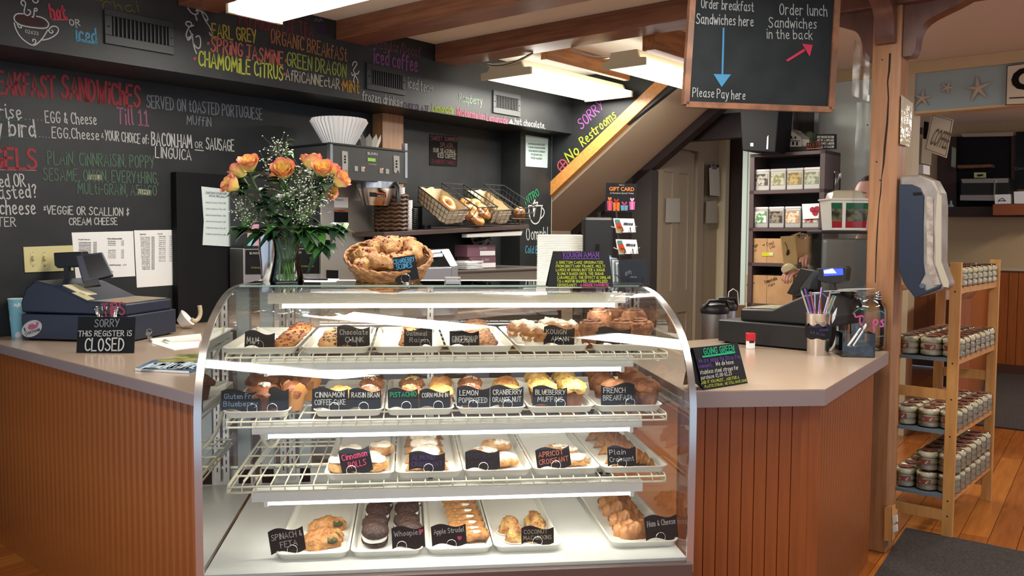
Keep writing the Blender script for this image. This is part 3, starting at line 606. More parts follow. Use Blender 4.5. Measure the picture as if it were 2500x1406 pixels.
cl=counter('left_counter','beige laminate counter with wood beadboard front, left of the pastry case',[tuple(A0)[:2],tuple(A1)[:2],(-.612,3.42),wq(.95,.7),wq(uc-.01,.7),wq(uc-.01,.004),wq(-.08,.004)],CT,.042)
pl0=onZ(-20,1308,0); pl1=onZ(476,1620,0); d=(A1-A0).normalized(); ins=abs((onZ(17,1333,0)-A0).dot(Vector((d.y,-d.x,0))))
panel_run(cl,A0,A1-d*.10,ins,.047,PANELW,.0,CT-.042)
obj('side_panel',MB().box((-.64,2.87,0),(-.628,3.4,CT-.043)),mat('beige_side_panel',sh('#b79c80'),.4),cl,world=True)
obj('back_panel',ubox(.95,uc-.01,.6,.62,0,CT-.043),mat('dark_backing',sh('#3b332e'),.6),cl,world=True)
B0=Vector((.905,onZ(1692.6,954,CT).y,CT)); B1=onZ(2015.1,949.8,CT); B2=onZ(2169.7,857.9,CT)
inn=B2+Vector((-.47,.50,0))
cr=counter('right_counter','beige laminate counter with clipped corner, right of the pastry case',[tuple(B0)[:2],tuple(B1)[:2],tuple(B2)[:2],(B2.x-.02,B2.y+.05),(1.62,4.28),(1.2,4.1),(.905,3.55)],CT,.056)
dA=(B1-B0).normalized(); 
x1=onY(1960,1150,B1.y+.05).x
panel_run(cr,(B0.x,B0.y+.0),(x1,B0.y),.05,.041,PANELR,0,CT-.056)
e0=Vector((onY(1988,1150,B1.y+.06).x,B1.y+.0)); 
d2=(B2-B1).normalized(); n2=Vector((d2.y,-d2.x,0))
D0=B1-n2*.055+d2*.02; D1=B2-n2*.055
panel_run(cr,B1+d2*.0,B2-d2*.03,.06,.041,PANELR,0,CT-.056)
mb=MB().box((x1,B0.y+.035,0),(x1+.055,B0.y+.09,CT-.056)); obj('corner_board',mb,PANELR,cr,world=True,bevel=.003)
# ================================================================= PASTRY CASE
XL,XR=-.608,.894
PR=[(2.655,.40),(2.648,.75),(2.648,.92),(2.662,.99),(2.715,1.083),(2.79,1.15),(2.9,1.2),(3.03,1.238),(3.16,1.26),(3.28,1.266)]
PRs=PR[:2]+_chaik(PR[2:])
case=thing('pastry_case','curved glass pastry display case with lit shelves between the two counters','display case',(.14,3.2,0))
def oc(n,mb,m,**k): return obj(n,mb,m,case,world=True,**k)
oc('base_cabinet',MB().box((XL,2.665,.02),(XR,3.83,.385)),mat('case_base_brown',sh('#6b5148'),.35),bevel=.004)
oc('base_rail',MB().box((XL,2.645,.385),(XR,2.70,.43)),mat('case_rail_bronze',sh('#6e5c55'),.3,.3),bevel=.003)
oc('deck',MB().box((XL+.012,2.675,.425),(XR-.012,3.80,.44)),WHITEP)
oc('deck_panel_seam',MB().box((-.30,2.79,.44),(-.298,3.6,.4405)),LAMED)
for s,x in ((1,XL),(-1,XR)):
    strip=MB(); P=PRs+[(3.80,1.266)]
    vs=[];n=len(P)
    for i,(y,z) in enumerate(P):
        a=P[max(0,i-1)];b=P[min(n-1,i+1)]; dy,dz=b[0]-a[0],b[1]-a[1]; l=math.hypot(dy,dz); ny,nz=dz/l,-dy/l   # inward normal
        iy,iz=y+ny*.008,z+nz*.008
        vs+=[(x-s*.004,y,z),(x+s*.018,y,z),(x+s*.018,iy,iz),(x-s*.004,iy,iz)]
    fsx=[]
    for i in range(n-1):
        for k in range(4): fsx.append((i*4+k,i*4+(k+1)%4,i*4+4+(k+1)%4,i*4+4+k))
    fsx+=[(0,1,2,3),(n*4-1,n*4-2,n*4-3,n*4-4)]
    strip.add(vs,fsx); oc('side_frame',strip,mat('satin_steel',(.66,.65,.63),.25,1),smooth=40)
    # end glass
    q=[(y+.01,z) for y,z in P if z>.42]; q=[(2.668,.44)]+q[1:]+[(3.79,.44)]
    g=MB().add([(x+s*.006,y,z-.006) for y,z in q],[tuple(range(len(q)))]); oc('end_glass',g,GLS)
# curved front pane (one smooth sheet)
vs=[];n=len(PRs)
for y,z in PRs: vs+=[(XL+.014,y+.004,z+.03 if z<.41 else z),(XR-.014,y+.004,z+.03 if z<.41 else z)]
oc('curved_front_glass',MB().add(vs,[(2*i,2*i+1,2*i+3,2*i+2) for i in range(n-1)]),GLS,smooth=80)
oc('top_glass',MB().box((XL+.016,3.285,1.262),(XR-.016,3.62,1.268)),GLS)
oc('top_glass_edge',MB().box((XL+.016,3.279,1.261),(XR-.016,3.286,1.269)),mat('glass_edge',sh('#8fa39a'),.15))
oc('rear_top_panel',MB().box((XL,3.55,1.245),(XR,3.84,1.262)),WHITEP,bevel=.003)
mb=MB(); c=onZ(1107,689,1.27); mb.box((c.x-.028,3.5,1.262),(c.x+.028,3.56,1.275)); mb.tube([(c.x-.03,3.53,1.27),(c.x-.03,3.53,1.285),(c.x+.03,3.53,1.285),(c.x+.03,3.53,1.27)],.004)
oc('latch',mb,STEELB)
# rear posts with slots
GP=mat('post_enamel',sh('#b9c2c4'),.35)
for x0,x1,m in ((-.582,-.53,GP),(-.43,-.385,GP),(.09,.115,GP),(.80,.835,GP),(.845,.865,GP)):
    oc('rear_post',MB().box((x0,3.66,.44),(x1,3.70,1.246)),m,bevel=.002)
oc('rear_sill',MB().box((XL+.02,3.66,.44),(XR-.02,3.72,.50)),WHITEP)
for x in (-.49,-.455,.1,.815,.85):
    o=oc('shelf_standard',MB().box((x-.012,3.63,.46),(x+.012,3.66,1.24)),STEELB)
    mb=MB()
    for k in range(24): z=.5+k*.031; mb.box((x-.002,3.628,z),(x+.002,3.6305,z+.017))
    obj('slots',mb,BLACKM,o,world=True)
oc('rear_door_glass',MB().box((-.53,3.675,.5),(.845,3.679,1.24)),GLS)
# lights: tube + housing + area light
def case_light(x0,x1,y,z,shelf,d=.022):
    hb=oc('light_housing',MB().box((x0-.05,y-.012,z),(x1+.04,y+.045,z+.036)),WHITEP,bevel=.002)
    t=obj('tube',MB().cyl((x0,y+.012,z-.009),(x1,y+.012,z-.009),.0085,12),TUBE,hb,world=True,smooth=60)
    for x in (x0-.008,x1+.008): obj('tube_socket',MB().box((x-.006,y+.002,z-.02),(x+.006,y+.022,z)),WHITEP,hb,world=True)
    l=bpy.data.lights.new('case_light','AREA'); l.shape='RECTANGLE'; l.size=x1-x0; l.size_y=.03; l.energy=1.9; l.color=(1,.97,.9)
    q=bpy.data.objects.new('case_light',l); COL.objects.link(q); q.location=((x0+x1)/2,y+.014,z-.021); q.rotation_euler=(math.radians(28),0,0)
sz=[1.072,.872,.668]
yt=3.22; a=onY(690,741,yt); b=onY(1500,741,yt); case_light(a.x,b.x,yt,a.z,0)
ys=2.83
a=onY(655,910,ys); b=onY(1515,897,ys); case_light(a.x,b.x,ys,a.z+.008,1)
a=onY(655,1222,ys-.02); b=onY(1538,1200,ys-.02); zl3=.607; 
case_light(a.x,b.x,ys-.02,zl3+.012,3)
zl2=onY(1080,1058,ys).z; case_light(a.x,b.x,ys,zl2+.01,2)
# wire shelves
def wire_shelf(z,x0=-.548,x1=.846,y0=2.80,y1=3.47,nl=46):
    s=thing('wire_shelf','','shelf',(0,0,0)); 
    return s
def shelf(z,x0=-.548,x1=.846,y0=2.80,y1=3.47):
    R_=.0035; mb=MB()
    rim=MB()
    for zz in (z,z-.017): 
        rim.tube([(x0,y0,zz),(x1,y0,zz)],R_,6)
    rim.tube([(x0,y0,z-.017),(x0,y1,z-.017),(x1,y1,z-.017),(x1,y0,z-.017)],R_,6); rim.tube([(x0,y0,z),(x0,y1,z)],R_,6); rim.tube([(x1,y0,z),(x1,y1,z)],R_,6)
    s=oc('wire_shelf',rim,CREAM,smooth=60)
    n=32
    me=None
    for i in range(n+1):
        x=x0+(x1-x0)*i/n; m=MB().tube([(x,y0-.002,z-.018),(x,y0-.004,z-.004),(x,y0+.006,z+.0055),(x,y1,z+.0055)],.0024,5); obj('shelf_wire',m,CREAM,s,world=True,smooth=60)
    for k in range(1,6):
        y=y0+(y1-y0)*k/5; obj('shelf_cross_wire',MB().tube([(x0,y,z-.001),(x1,y,z-.001)],.0035,6),CREAM,s,world=True,smooth=60)
    for x in (x0+.03,x1-.03):
        obj('shelf_bracket',MB().prism([(y1+.17,z-.06),(y1+.17,z-.01),(y0+.1,z-.008),(y0+.1,z-.016)],x-.0015,x+.0015,XZ),WHITEP,s,world=True)
    return s
for z in sz: shelf(z)
# the curled white cable behind the left of the shelves
for zz in (.66,.93):
    c=thing('white_cable','white curled light cable hanging at the left end of the case, '+('upper one' if zz>.8 else 'lower one'),'cable',(-.52,3.3,zz+.05))
    P=[(-.54,3.35,zz+.18),(-.535,3.3,zz+.1),(-.50,3.24,zz+.03),(-.46,3.22,zz+.035),(-.44,3.26,zz+.1),(-.43,3.3,zz+.16)]
    Q=_chaik3=[Vector(p) for p in P]
    for _ in range(2):
        R2=[Q[0]]
        for u_,v_ in zip(Q,Q[1:]): R2+=[u_*.75+v_*.25,u_*.25+v_*.75]
        Q=R2+[Q[-1]]
    obj('cable',MB().tube(Q,.007,8),CREAM,c,world=True,smooth=60)
# ================================================================= TRAYS
def rrect(w,l,r,n=5):
    P=[]
    for cx,cy,a in ((w/2-r,l/2-r,0),(-w/2+r,l/2-r,90),(-w/2+r,-l/2+r,180),(w/2-r,-l/2+r,270)):
        for i in range(n+1): t=math.radians(a+90*i/n); P.append((cx+r*math.cos(t),cy+r*math.sin(t)))
    return P
def loops(mb,L,caps=(True,True)):
    n=len(L[0]); vs=[p for l in L for p in l]; fs=[]
    for j in range(len(L)-1):
        for i in range(n): fs.append((j*n+i,j*n+(i+1)%n,(j+1)*n+(i+1)%n,(j+1)*n+i))
    if caps[0]: fs.append(tuple(reversed(range(n))))
    if caps[1]: fs.append(tuple((len(L)-1)*n+i for i in range(n)))
    return mb.add(vs,fs)
TH=.022
def tray_mesh(w,l):
    L=[]
    for ww,z,r in ((w-.026,0,.022),(w-.008,TH-.004,.03),(w,TH-.002,.032),(w,TH,.032),(w-.012,TH,.027),(w-.018,TH-.004,.025),(w-.032,.004,.02)):
        d=w-ww; L.append([(x,y,z) for x,y in rrect(ww,l-d,r)])
    return loops(MB(),L)
TRAYS={}
def tray(key,pL,pR,row,label,l=.64,back=0):
    z,Y=ROW[row]; a=onY(pL,1000,Y).x; b=onY(pR,1000,Y).x
    t=thing('display_tray',label,'tray',((a+b)/2,Y+l/2+back,z),group='white display trays')
    obj('tray_shell',tray_mesh(b-a,l),TRAYM,t,smooth=40)
    TRAYS[key]=((a+b)/2,b-a,z+.0045); return t
ROW={1:(1.079,2.815),2:(.879,2.815),3:(.675,2.815),4:(.4403,2.765)}
lab={1:'on the top shelf',2:'on the second shelf',3:'on the third shelf',4:'on the case floor'}
for key,pL,pR,row,s,l in ((11,541,725,1,'holding candy cookies',.62),(12,735,905,1,'holding chocolate chunk cookies',.62),(13,911,1084,1,'holding oatmeal raisin cookies',.62),(14,1090,1255,1,'holding gingersnaps',.62),(15,1262,1440,1,'holding sugared cakes in white cups',.62),(16,1447,1618,1,'holding brown cinnamon buns',.62),
    (21,540,705,2,'holding gluten free muffins',.6),(22,763,936,2,'holding coffee cake and raisin bran muffins',.6),(23,940,1110,2,'holding pistachio and corn muffins',.6),(24,1116,1286,2,'holding lemon and cranberry muffins',.6),(25,1290,1455,2,'holding blueberry muffins',.6),(26,1458,1622,2,'holding french breakfast muffins',.6),
    (31,789,962,3,'holding cinnamon rolls',.62),(32,965,1131,3,'holding almond croissants',.62),(33,1133,1302,3,'holding chocolate croissants',.62),(34,1305,1470,3,'holding apricot croissants',.62),(35,1473,1638,3,'holding plain croissants',.62),
    (41,668,850,4,'holding spinach and feta pastries',.64),(42,853,1034,4,'holding whoopie pies',.64),(43,1040,1206,4,'holding apple strudels',.64),(44,1209,1378,4,'holding coconut macaroons',.64),(45,1498,1666,4,'holding ham and cheese pastries',.64)):
    o=tray(key,pL,pR,row,'white rounded bakery tray %s %s'%(lab[row],s),l)
    x,wd,z=TRAYS[key]; Y=ROW[row][1]
    if key not in (41,44,45):
        mb=MB(); h=wd/2-.02; e=random.uniform(0,.008)
        g=[]
        for i in range(9):
            for j in range(5):
                X=-h+2*h*j/4; q=.03+(l-.06)*i/8; zz=.0012+.0012*noise.noise(Vector((X*30,q*12,key)))+ (.022 if i==8 and j==4 else 0)+(.02*(i==8)*(j==0)*(key%2))
                g.append((X,q,zz))
        mb.add(g,[(i*5+j,i*5+j+1,i*5+j+6,i*5+j+5) for i in range(8) for j in range(4)])
        obj('parchment',mb,mat('parchment',sh('#f2efe6'),.6),o,smooth=60).location=(0,-l/2,.0042)
# ================================================================= FOOD
def fmat(n,a,b,sc=25,rough=.55,bump=.4,bs=90,lo=.4,hi=.6,coat=0): return mat(n,sh(a),rough,col2=sh(b),nscale=sc,bump=bump,bscale=bs,lo=lo,hi=hi,coat=coat)
COOK=fmat('cookie_dough','#c98f4e','#a8682f',30); COOK2=fmat('cookie_dough_pale','#d9ab6c','#bb8447',30); GING=fmat('gingersnap_dough','#b98252','#6b4024',75,lo=.47,hi=.55)
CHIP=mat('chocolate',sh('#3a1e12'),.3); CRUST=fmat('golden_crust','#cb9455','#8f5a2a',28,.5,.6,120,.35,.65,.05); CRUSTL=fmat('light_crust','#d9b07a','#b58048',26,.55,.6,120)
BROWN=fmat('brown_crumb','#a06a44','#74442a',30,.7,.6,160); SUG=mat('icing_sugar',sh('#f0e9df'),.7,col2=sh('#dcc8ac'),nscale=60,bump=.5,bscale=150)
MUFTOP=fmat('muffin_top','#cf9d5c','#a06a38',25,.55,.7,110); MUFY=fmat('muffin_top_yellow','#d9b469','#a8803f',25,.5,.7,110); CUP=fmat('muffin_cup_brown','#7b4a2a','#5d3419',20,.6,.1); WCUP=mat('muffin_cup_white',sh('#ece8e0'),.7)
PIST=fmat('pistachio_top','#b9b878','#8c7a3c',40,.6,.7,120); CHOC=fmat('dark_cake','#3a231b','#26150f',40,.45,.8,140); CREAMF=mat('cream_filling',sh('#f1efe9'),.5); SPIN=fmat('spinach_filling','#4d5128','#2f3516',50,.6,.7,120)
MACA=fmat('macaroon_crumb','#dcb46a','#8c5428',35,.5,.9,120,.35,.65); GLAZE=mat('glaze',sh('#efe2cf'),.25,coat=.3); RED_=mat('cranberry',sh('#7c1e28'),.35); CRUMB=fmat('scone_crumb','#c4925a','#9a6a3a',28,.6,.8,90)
shade_by(COOK,'R',.028,.047,sh('#8f5423')); shade_by(COOK2,'R',.028,.047,sh('#a86f33')); shade_by(GING,'R',.03,.05,sh('#5a3018'))
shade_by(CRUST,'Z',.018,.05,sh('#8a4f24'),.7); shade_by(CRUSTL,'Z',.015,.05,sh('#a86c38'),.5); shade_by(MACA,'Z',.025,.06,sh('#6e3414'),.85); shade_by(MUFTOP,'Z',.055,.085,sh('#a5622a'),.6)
def fine(mb,amt=.0016,scale=170,cuts=1,seed=1):
    bm=bmesh.new(); vs=[bm.verts.new(v) for v in mb.v]; bm.verts.index_update()
    for f in mb.f:
        try: bm.faces.new([vs[i] for i in f])
        except ValueError: pass
    for _ in range(cuts): bmesh.ops.subdivide_edges(bm,edges=bm.edges[:],cuts=1,use_grid_fill=True,smooth=.6)
    bm.verts.index_update(); mb.v=[v.co.copy() for v in bm.verts]; mb.f=[[v.index for v in f.verts] for f in bm.faces]; bm.free()
    q=[noise.noise(v*scale+Vector((seed,seed*2,0)))*amt+noise.noise(v*scale*.45)*amt for v in mb.v]; c=sum(mb.v,Vector())/len(mb.v)
    mb.v=[v+(v-c).normalized()*d for v,d in zip(mb.v,q)]; return mb
def rz_(a): return Matrix.Rotation(a,4,'Z')
PROTO={}
def mk(name,parts):      # parts: list (part name, MB, material, [sub parts]); returns thing at origin (moved on first use)
    t=thing(name,'x','food',(0,0,-50))
    for p in parts:
        o=obj(p[0],p[1],p[2],t,smooth=70)
        for q in (p[3] if len(p)>3 else []): obj(q[0],q[1],q[2],o,smooth=70)
    return t
def put(kind,cat,lab,grp,px,py,z,rz=0,tilt=(0,0),sc=1,dz=0,loc=None):
    r=PROTO[kind]; p=loc if loc is not None else onZ(px,py,z)
    if loc is None: yy=max(p.y,2.9 if z>.5 else 2.875); p=onY(px,py,yy)
    p=Vector((p.x,p.y,z+dz))
    M=Matrix.Translation(p)@Matrix.Rotation(rz,4,'Z')@Matrix.Rotation(tilt[0],4,'X')@Matrix.Rotation(tilt[1],4,'Y')@Matrix.Scale(sc,4)
    if r.get('used'):
        o=dup(r,(0,0,0),rot=M); 
    else:
        o=r; o.matrix_world=M; WM[o.name]=M; o['used']=1
    o.matrix_world=M; o['label']=lab; o['category']=cat; o['group']=grp; return o
def blobs(n,r,R,z,seed,fn=None,s=.0):
    mb=MB(); rn=random.Random(seed)
    for i in range(n):
        a=rn.uniform(0,6.28); d=R*math.sqrt(rn.uniform(0,1)); zz=z(d) if callable(z) else z
        mb.sphere((d*math.cos(a),d*math.sin(a),zz),r*rn.uniform(.7,1.3),6,4,(1,1,.7))
    return mb
def cookie(r,h,seed): return fine(MB().lathe([(r*.86,0),(r*.98,h*.25),(r,h*.5),(r*.93,h*.85),(r*.6,h*1.12),(r*.25,h*1.2),(0.0005,h*1.22)],26).rough(.0035,38,seed),.0014,150,1,seed)
PROTO['candy']=mk('cookie',[('biscuit',cookie(.046,.013,1),COOK),('chips',blobs(14,.004,.038,lambda d:.0165-.1*d*d*6,3),mat('candy_red',sh('#9c3b2a'),.3))])
PROTO['chunk']=mk('cookie',[('biscuit',cookie(.045,.014,2),COOK2),('chips',blobs(13,.0045,.036,lambda d:.0165-.1*d*d*6,4),CHIP)])
PROTO['oat']=mk('cookie',[('biscuit',cookie(.045,.012,5),COOK),('raisins',blobs(10,.004,.036,lambda d:.0145-.1*d*d*6,6),CHIP)])
PROTO['ginger']=mk('gingersnap',[('biscuit',cookie(.05,.014,7),GING)])
def muffin(top,cup,h=.045,r=.034,th=.032,seed=1,tr=1.22,bumps=.006):
    c=MB().lathe([(r*.78,0),(r,h),(r*.97,h)],36,True,fl=lambda a,j:1+.03*math.sin(18*a)*(1 if j else .6))
    t=MB().lathe([(r*.98,h*.92),(r*tr,h*1.05),(r*tr*1.02,h*1.05+th*.25),(r*tr*.85,h*1.05+th*.62),(r*tr*.5,h*1.05+th*.9),(.0005,h*1.05+th)],26).rough(bumps,42,seed)
    return [('baking_cup',c,cup),('muffin_top',fine(t,.0026,130,2,seed),top)]
def crumbs(n,R,h,seed,r=.0035):
    return blobs(n,r,R,lambda d:h-18*d*d*.7,seed)
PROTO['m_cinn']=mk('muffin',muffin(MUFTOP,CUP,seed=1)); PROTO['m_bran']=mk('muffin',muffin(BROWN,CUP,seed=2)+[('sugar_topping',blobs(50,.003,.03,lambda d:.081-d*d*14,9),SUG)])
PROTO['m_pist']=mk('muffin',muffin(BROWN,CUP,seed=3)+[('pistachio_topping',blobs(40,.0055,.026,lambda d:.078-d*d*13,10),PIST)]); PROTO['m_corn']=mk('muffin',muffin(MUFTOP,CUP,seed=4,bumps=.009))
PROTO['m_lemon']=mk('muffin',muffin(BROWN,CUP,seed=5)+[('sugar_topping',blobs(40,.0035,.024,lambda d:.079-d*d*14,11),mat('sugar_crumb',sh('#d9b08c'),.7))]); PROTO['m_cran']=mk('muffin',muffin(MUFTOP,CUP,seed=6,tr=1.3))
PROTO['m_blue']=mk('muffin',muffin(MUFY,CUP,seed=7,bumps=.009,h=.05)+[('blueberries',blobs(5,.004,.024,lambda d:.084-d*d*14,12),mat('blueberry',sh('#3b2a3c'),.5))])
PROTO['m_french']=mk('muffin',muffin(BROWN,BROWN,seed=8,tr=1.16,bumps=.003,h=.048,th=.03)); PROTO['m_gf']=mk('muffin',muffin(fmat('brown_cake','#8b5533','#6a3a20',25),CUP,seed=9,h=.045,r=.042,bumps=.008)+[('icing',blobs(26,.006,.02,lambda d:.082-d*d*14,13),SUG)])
# muffin in a tall folded paper
tp=[]
for i in range(24):
    a=2*math.pi*i/24; tp.append(1+.18*(1 if i%6==0 else 0))
tul=MB().lathe([(.028,0),(.036,.045),(.047,.075)],24,False,fl=lambda a,j:1+.07*math.sin(4*a)*j); 
tul.v=[Vector((v.x,v.y,v.z+(.018*math.cos(4*math.atan2(v.y,v.x)) if v.z>.07 else 0))) for v in tul.v]
PROTO['m_tulip']=mk('muffin',[('folded_paper_cup',tul,mat('brown_parchment',sh('#a6723c'),.6)),('muffin_top',MB().lathe([(.034,.04),(.04,.06),(.036,.078),(.018,.09),(.0005,.093)],22).rough(.007,45,15),fmat('brown_cake','#8b5533','#6a3a20',25)),('icing',blobs(22,.0055,.02,lambda d:.088-d*d*14,14),SUG)])
PROTO['kouign']=mk('sugared_cake',[('baking_cup',MB().lathe([(.036,0),(.046,.034),(.045,.034)],40,True,fl=lambda a,j:1+.035*math.sin(20*a)),WCUP),('cake',fine(MB().lathe([(.043,.02),(.049,.036),(.05,.044),(.04,.054),(.018,.055),(.0005,.05)],28).rough(.009,45,21),.003,120,1),CRUST),('icing_sugar',fine(MB().lathe([(.036,.053),(.034,.058),(.026,.061),(.012,.06),(.0005,.056)],28).rough(.013,55,23),.004,140,1),SUG)])
def spiral(r,h,turns,th,seed,sw=0):
    P=[];n=int(turns*16)
    for i in range(n+1):
        a=2*math.pi*i/16; rr=r*(1-.8*i/n); P.append((rr*math.cos(a),rr*math.sin(a),h*.5+sw*i/n))
    mb=MB(); 
    m=MB().tube(P,[th*(1-.3*i/n) for i in range(n+1)],8); 
    for v in m.v: v.z=h*.5+sw*0+(v.z-h*.5)*(h/2/th)
    return m.rough(.003,50,seed)
PROTO['cruffin']=mk('cinnamon_bun',[('bun',MB().lathe([(.034,0),(.042,.04),(.05,.062),(.046,.08),(.025,.092),(.0005,.094)],26).rough(.008,40,31),BROWN),('swirl',MB().tube([((.046-.0012*i)*math.cos(i*.5),(.046-.0012*i)*math.sin(i*.5),.079+.018*(1-((.046-.0012*i)/.046)**2)) for i in range(34)],[.0055]*34,6).rough(.004,60,3),fmat('swirl_sugar','#b98a6c','#8a5a40',60))])
def icedroll(seed): return [('dough_spiral',spiral(.036,.042,2.6,.0095,seed),CRUSTL),('glaze',MB().lathe([(.036,.036),(.034,.043),(.02,.047),(.0005,.046)],22,False).rough(.008,50,seed+1),GLAZE)]
PROTO['roll']=mk('cinnamon_roll',icedroll(41))
def croissant(L,R,seg,bend,seed,rg=.16):
    P=[];r=[];n=seg*6
    for i in range(n+1):
        t=i/n*2-1; env=(1-abs(t)**1.9)*.92+.08; k=(i%6)/6
        P.append((t*L/2,-bend*(t*t)+bend*.35,R*.8*env+.0)); r.append(R*env*(1-rg*abs(k-.0)))
    mb=MB().tube(P,r,16); 
    for v in mb.v: v.z=max(v.z,0)*1.0
    return fine(mb.rough(.0022,45,seed),.0018,110,1,seed)
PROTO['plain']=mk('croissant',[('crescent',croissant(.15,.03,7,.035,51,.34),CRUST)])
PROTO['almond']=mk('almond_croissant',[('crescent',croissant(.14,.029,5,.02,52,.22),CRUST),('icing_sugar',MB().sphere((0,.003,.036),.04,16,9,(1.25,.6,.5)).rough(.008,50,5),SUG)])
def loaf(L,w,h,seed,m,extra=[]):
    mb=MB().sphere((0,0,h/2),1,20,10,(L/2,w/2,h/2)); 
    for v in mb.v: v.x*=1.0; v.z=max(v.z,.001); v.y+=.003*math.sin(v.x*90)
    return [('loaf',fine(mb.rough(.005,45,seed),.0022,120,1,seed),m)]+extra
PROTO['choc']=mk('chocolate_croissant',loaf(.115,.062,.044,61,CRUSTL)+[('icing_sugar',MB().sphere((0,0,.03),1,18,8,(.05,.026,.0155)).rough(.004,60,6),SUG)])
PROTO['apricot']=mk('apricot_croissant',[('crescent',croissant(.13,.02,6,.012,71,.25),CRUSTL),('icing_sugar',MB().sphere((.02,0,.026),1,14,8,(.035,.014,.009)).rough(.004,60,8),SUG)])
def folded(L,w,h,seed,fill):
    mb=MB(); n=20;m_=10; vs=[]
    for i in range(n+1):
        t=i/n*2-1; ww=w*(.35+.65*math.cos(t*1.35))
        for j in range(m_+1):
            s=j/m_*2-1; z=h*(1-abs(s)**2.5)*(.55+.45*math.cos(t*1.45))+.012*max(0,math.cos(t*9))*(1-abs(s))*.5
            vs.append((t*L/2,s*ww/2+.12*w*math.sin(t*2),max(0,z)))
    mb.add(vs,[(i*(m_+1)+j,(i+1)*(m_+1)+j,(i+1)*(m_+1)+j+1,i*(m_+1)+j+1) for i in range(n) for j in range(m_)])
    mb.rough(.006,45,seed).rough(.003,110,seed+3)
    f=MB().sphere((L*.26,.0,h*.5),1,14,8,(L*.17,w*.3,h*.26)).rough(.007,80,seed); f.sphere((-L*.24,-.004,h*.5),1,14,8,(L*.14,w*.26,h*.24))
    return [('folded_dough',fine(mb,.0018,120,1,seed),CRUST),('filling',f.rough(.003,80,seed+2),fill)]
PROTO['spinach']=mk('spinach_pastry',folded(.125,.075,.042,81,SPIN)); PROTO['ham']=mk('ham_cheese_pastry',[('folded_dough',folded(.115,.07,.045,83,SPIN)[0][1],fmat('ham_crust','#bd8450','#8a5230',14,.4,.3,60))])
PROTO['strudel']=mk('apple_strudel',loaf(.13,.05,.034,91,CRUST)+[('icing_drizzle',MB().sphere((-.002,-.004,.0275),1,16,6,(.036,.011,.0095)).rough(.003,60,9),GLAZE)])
def dome(R,h,z,seed,up=1): return fine(MB().lathe([(R*.9,z),(R,z+up*h*.2),(R*.9,z+up*h*.6),(R*.6,z+up*h*.9),(.0005,z+up*h)],26).rough(.003,45,seed),.0014,220,1,seed)
PROTO['whoopie']=mk('whoopie_pie',[('bottom_cake',MB().lathe([(.03,.0),(.044,.007),(.045,.014),(.03,.016)],26).rough(.003,45,4),CHOC),('cream_layer',MB().lathe([(.036,.013),(.0415,.02),(.042,.03),(.036,.036)],26).rough(.003,40,6),CREAMF),('top_cake',dome(.046,.034,.032,101),CHOC)])
mc=fine(MB().lathe([(.038,0),(.037,.012),(.029,.03),(.017,.045),(.004,.053),(.0005,.054)],30).rough(.011,50,111),.006,150,1)
PROTO['macaroon']=mk('coconut_macaroon',[('haystack',mc,MACA),('paper_round',MB().lathe([(.0005,0),(.044,.0006),(.045,.0012)],24,False),PAPER)])
S1,S2,S3,S4=TRAYS[11][2]+.002,TRAYS[21][2]+.002,TRAYS[31][2]+.002,TRAYS[41][2]+.001
def row_cookies(kind,nm,grp,pts,z,what,sc=1,cat='cookie'):
    n=len(pts); ords=['front','second','third','fourth','fifth','sixth','rear']
    for i,(x,y,dz) in enumerate(pts):
        w='rearmost' if i==n-1 else ('frontmost' if i==0 else ords[i]+' from the glass')
        put(kind,cat,'%s, %s of its leaning row, in its tray %s'%(nm,w,what),grp,x,y,z,random.uniform(0,6),(0,0),sc,dz)
def lean(kind,nm,grp,x0,y0,x1,y1,n,z,what,cat='cookie',tl=.27,sc=.94,step=.0):
    A=onZ(x0,y0,z);B=onZ(x1,y1,z); A=onY(x0,y0,max(A.y,2.9)); ords=['front','second','third','fourth','fifth','sixth','seventh']
    for i in range(n):
        p=A+(B-A)*(i/(n-1)); w='rearmost' if i==n-1 else ('frontmost' if i==0 else ords[i]+' from the glass')
        r=random.uniform(0,6) ; q=PROTO[kind]
        M=Matrix.Translation(Vector((p.x+random.uniform(-.004,.004),p.y,z+.047*math.sin(tl)*sc-.001+step*i)))@Matrix.Rotation(tl,4,'X')@Matrix.Rotation(r,4,'Z')@Matrix.Scale(sc,4)
        o=put(kind,cat,'%s, %s, %s'%(nm,w,what),grp,x0,y0,z); o.matrix_world=M; WM[o.name]=M
lean('candy','candy speckled cookie','candy cookies',694,853,738,808,5,S1,'beside the first flag sign on the top shelf')
lean('chunk','pale chocolate chunk cookie','chocolate chunk cookies',806,858,818,826,4,S1,'half hidden by the chocolate chunk sign')
put('chunk','cookie','pale chocolate chunk cookie peeping out below the chocolate chunk sign','chocolate chunk cookies',862,860,S1)
lean('oat','golden oatmeal raisin cookie','oatmeal raisin cookies',1003,858,1010,806,6,S1,'beside the oatmeal raisin sign')
lean('ginger','cracked brown gingersnap','gingersnaps',1180,856,1160,800,7,S1,'behind the gingersnap sign')
for x,y,w in ((1275,834,'leftmost, with golden side showing'),(1312,850,'front one left of its sign'),(1345,828,'middle one behind its sign'),(1385,836,'right one behind its sign')):
    put('kouign','cake','sugar dusted cake in a white fluted cup, '+w,'sugared cakes',x,y,S1,random.uniform(0,6),sc=1.12)
for x,y,w in ((1447,846,'front left'),(1520,852,'front middle, beside its sign'),(1560,846,'front right'),(1463,812,'tall rear left'),(1510,806,'rear middle'),(1548,812,'rear right')):
    put('cruffin','bun','brown sugared cinnamon bun with a swirl top, '+w,'cinnamon buns',x,y,S1,random.uniform(0,6),sc=.95)
def mf(kind,x,y,lab,grp,sc=1): put(kind,'muffin',lab,grp,x,y,S2,random.uniform(0,6),(random.uniform(-.06,.06),random.uniform(-.06,.06)),sc)
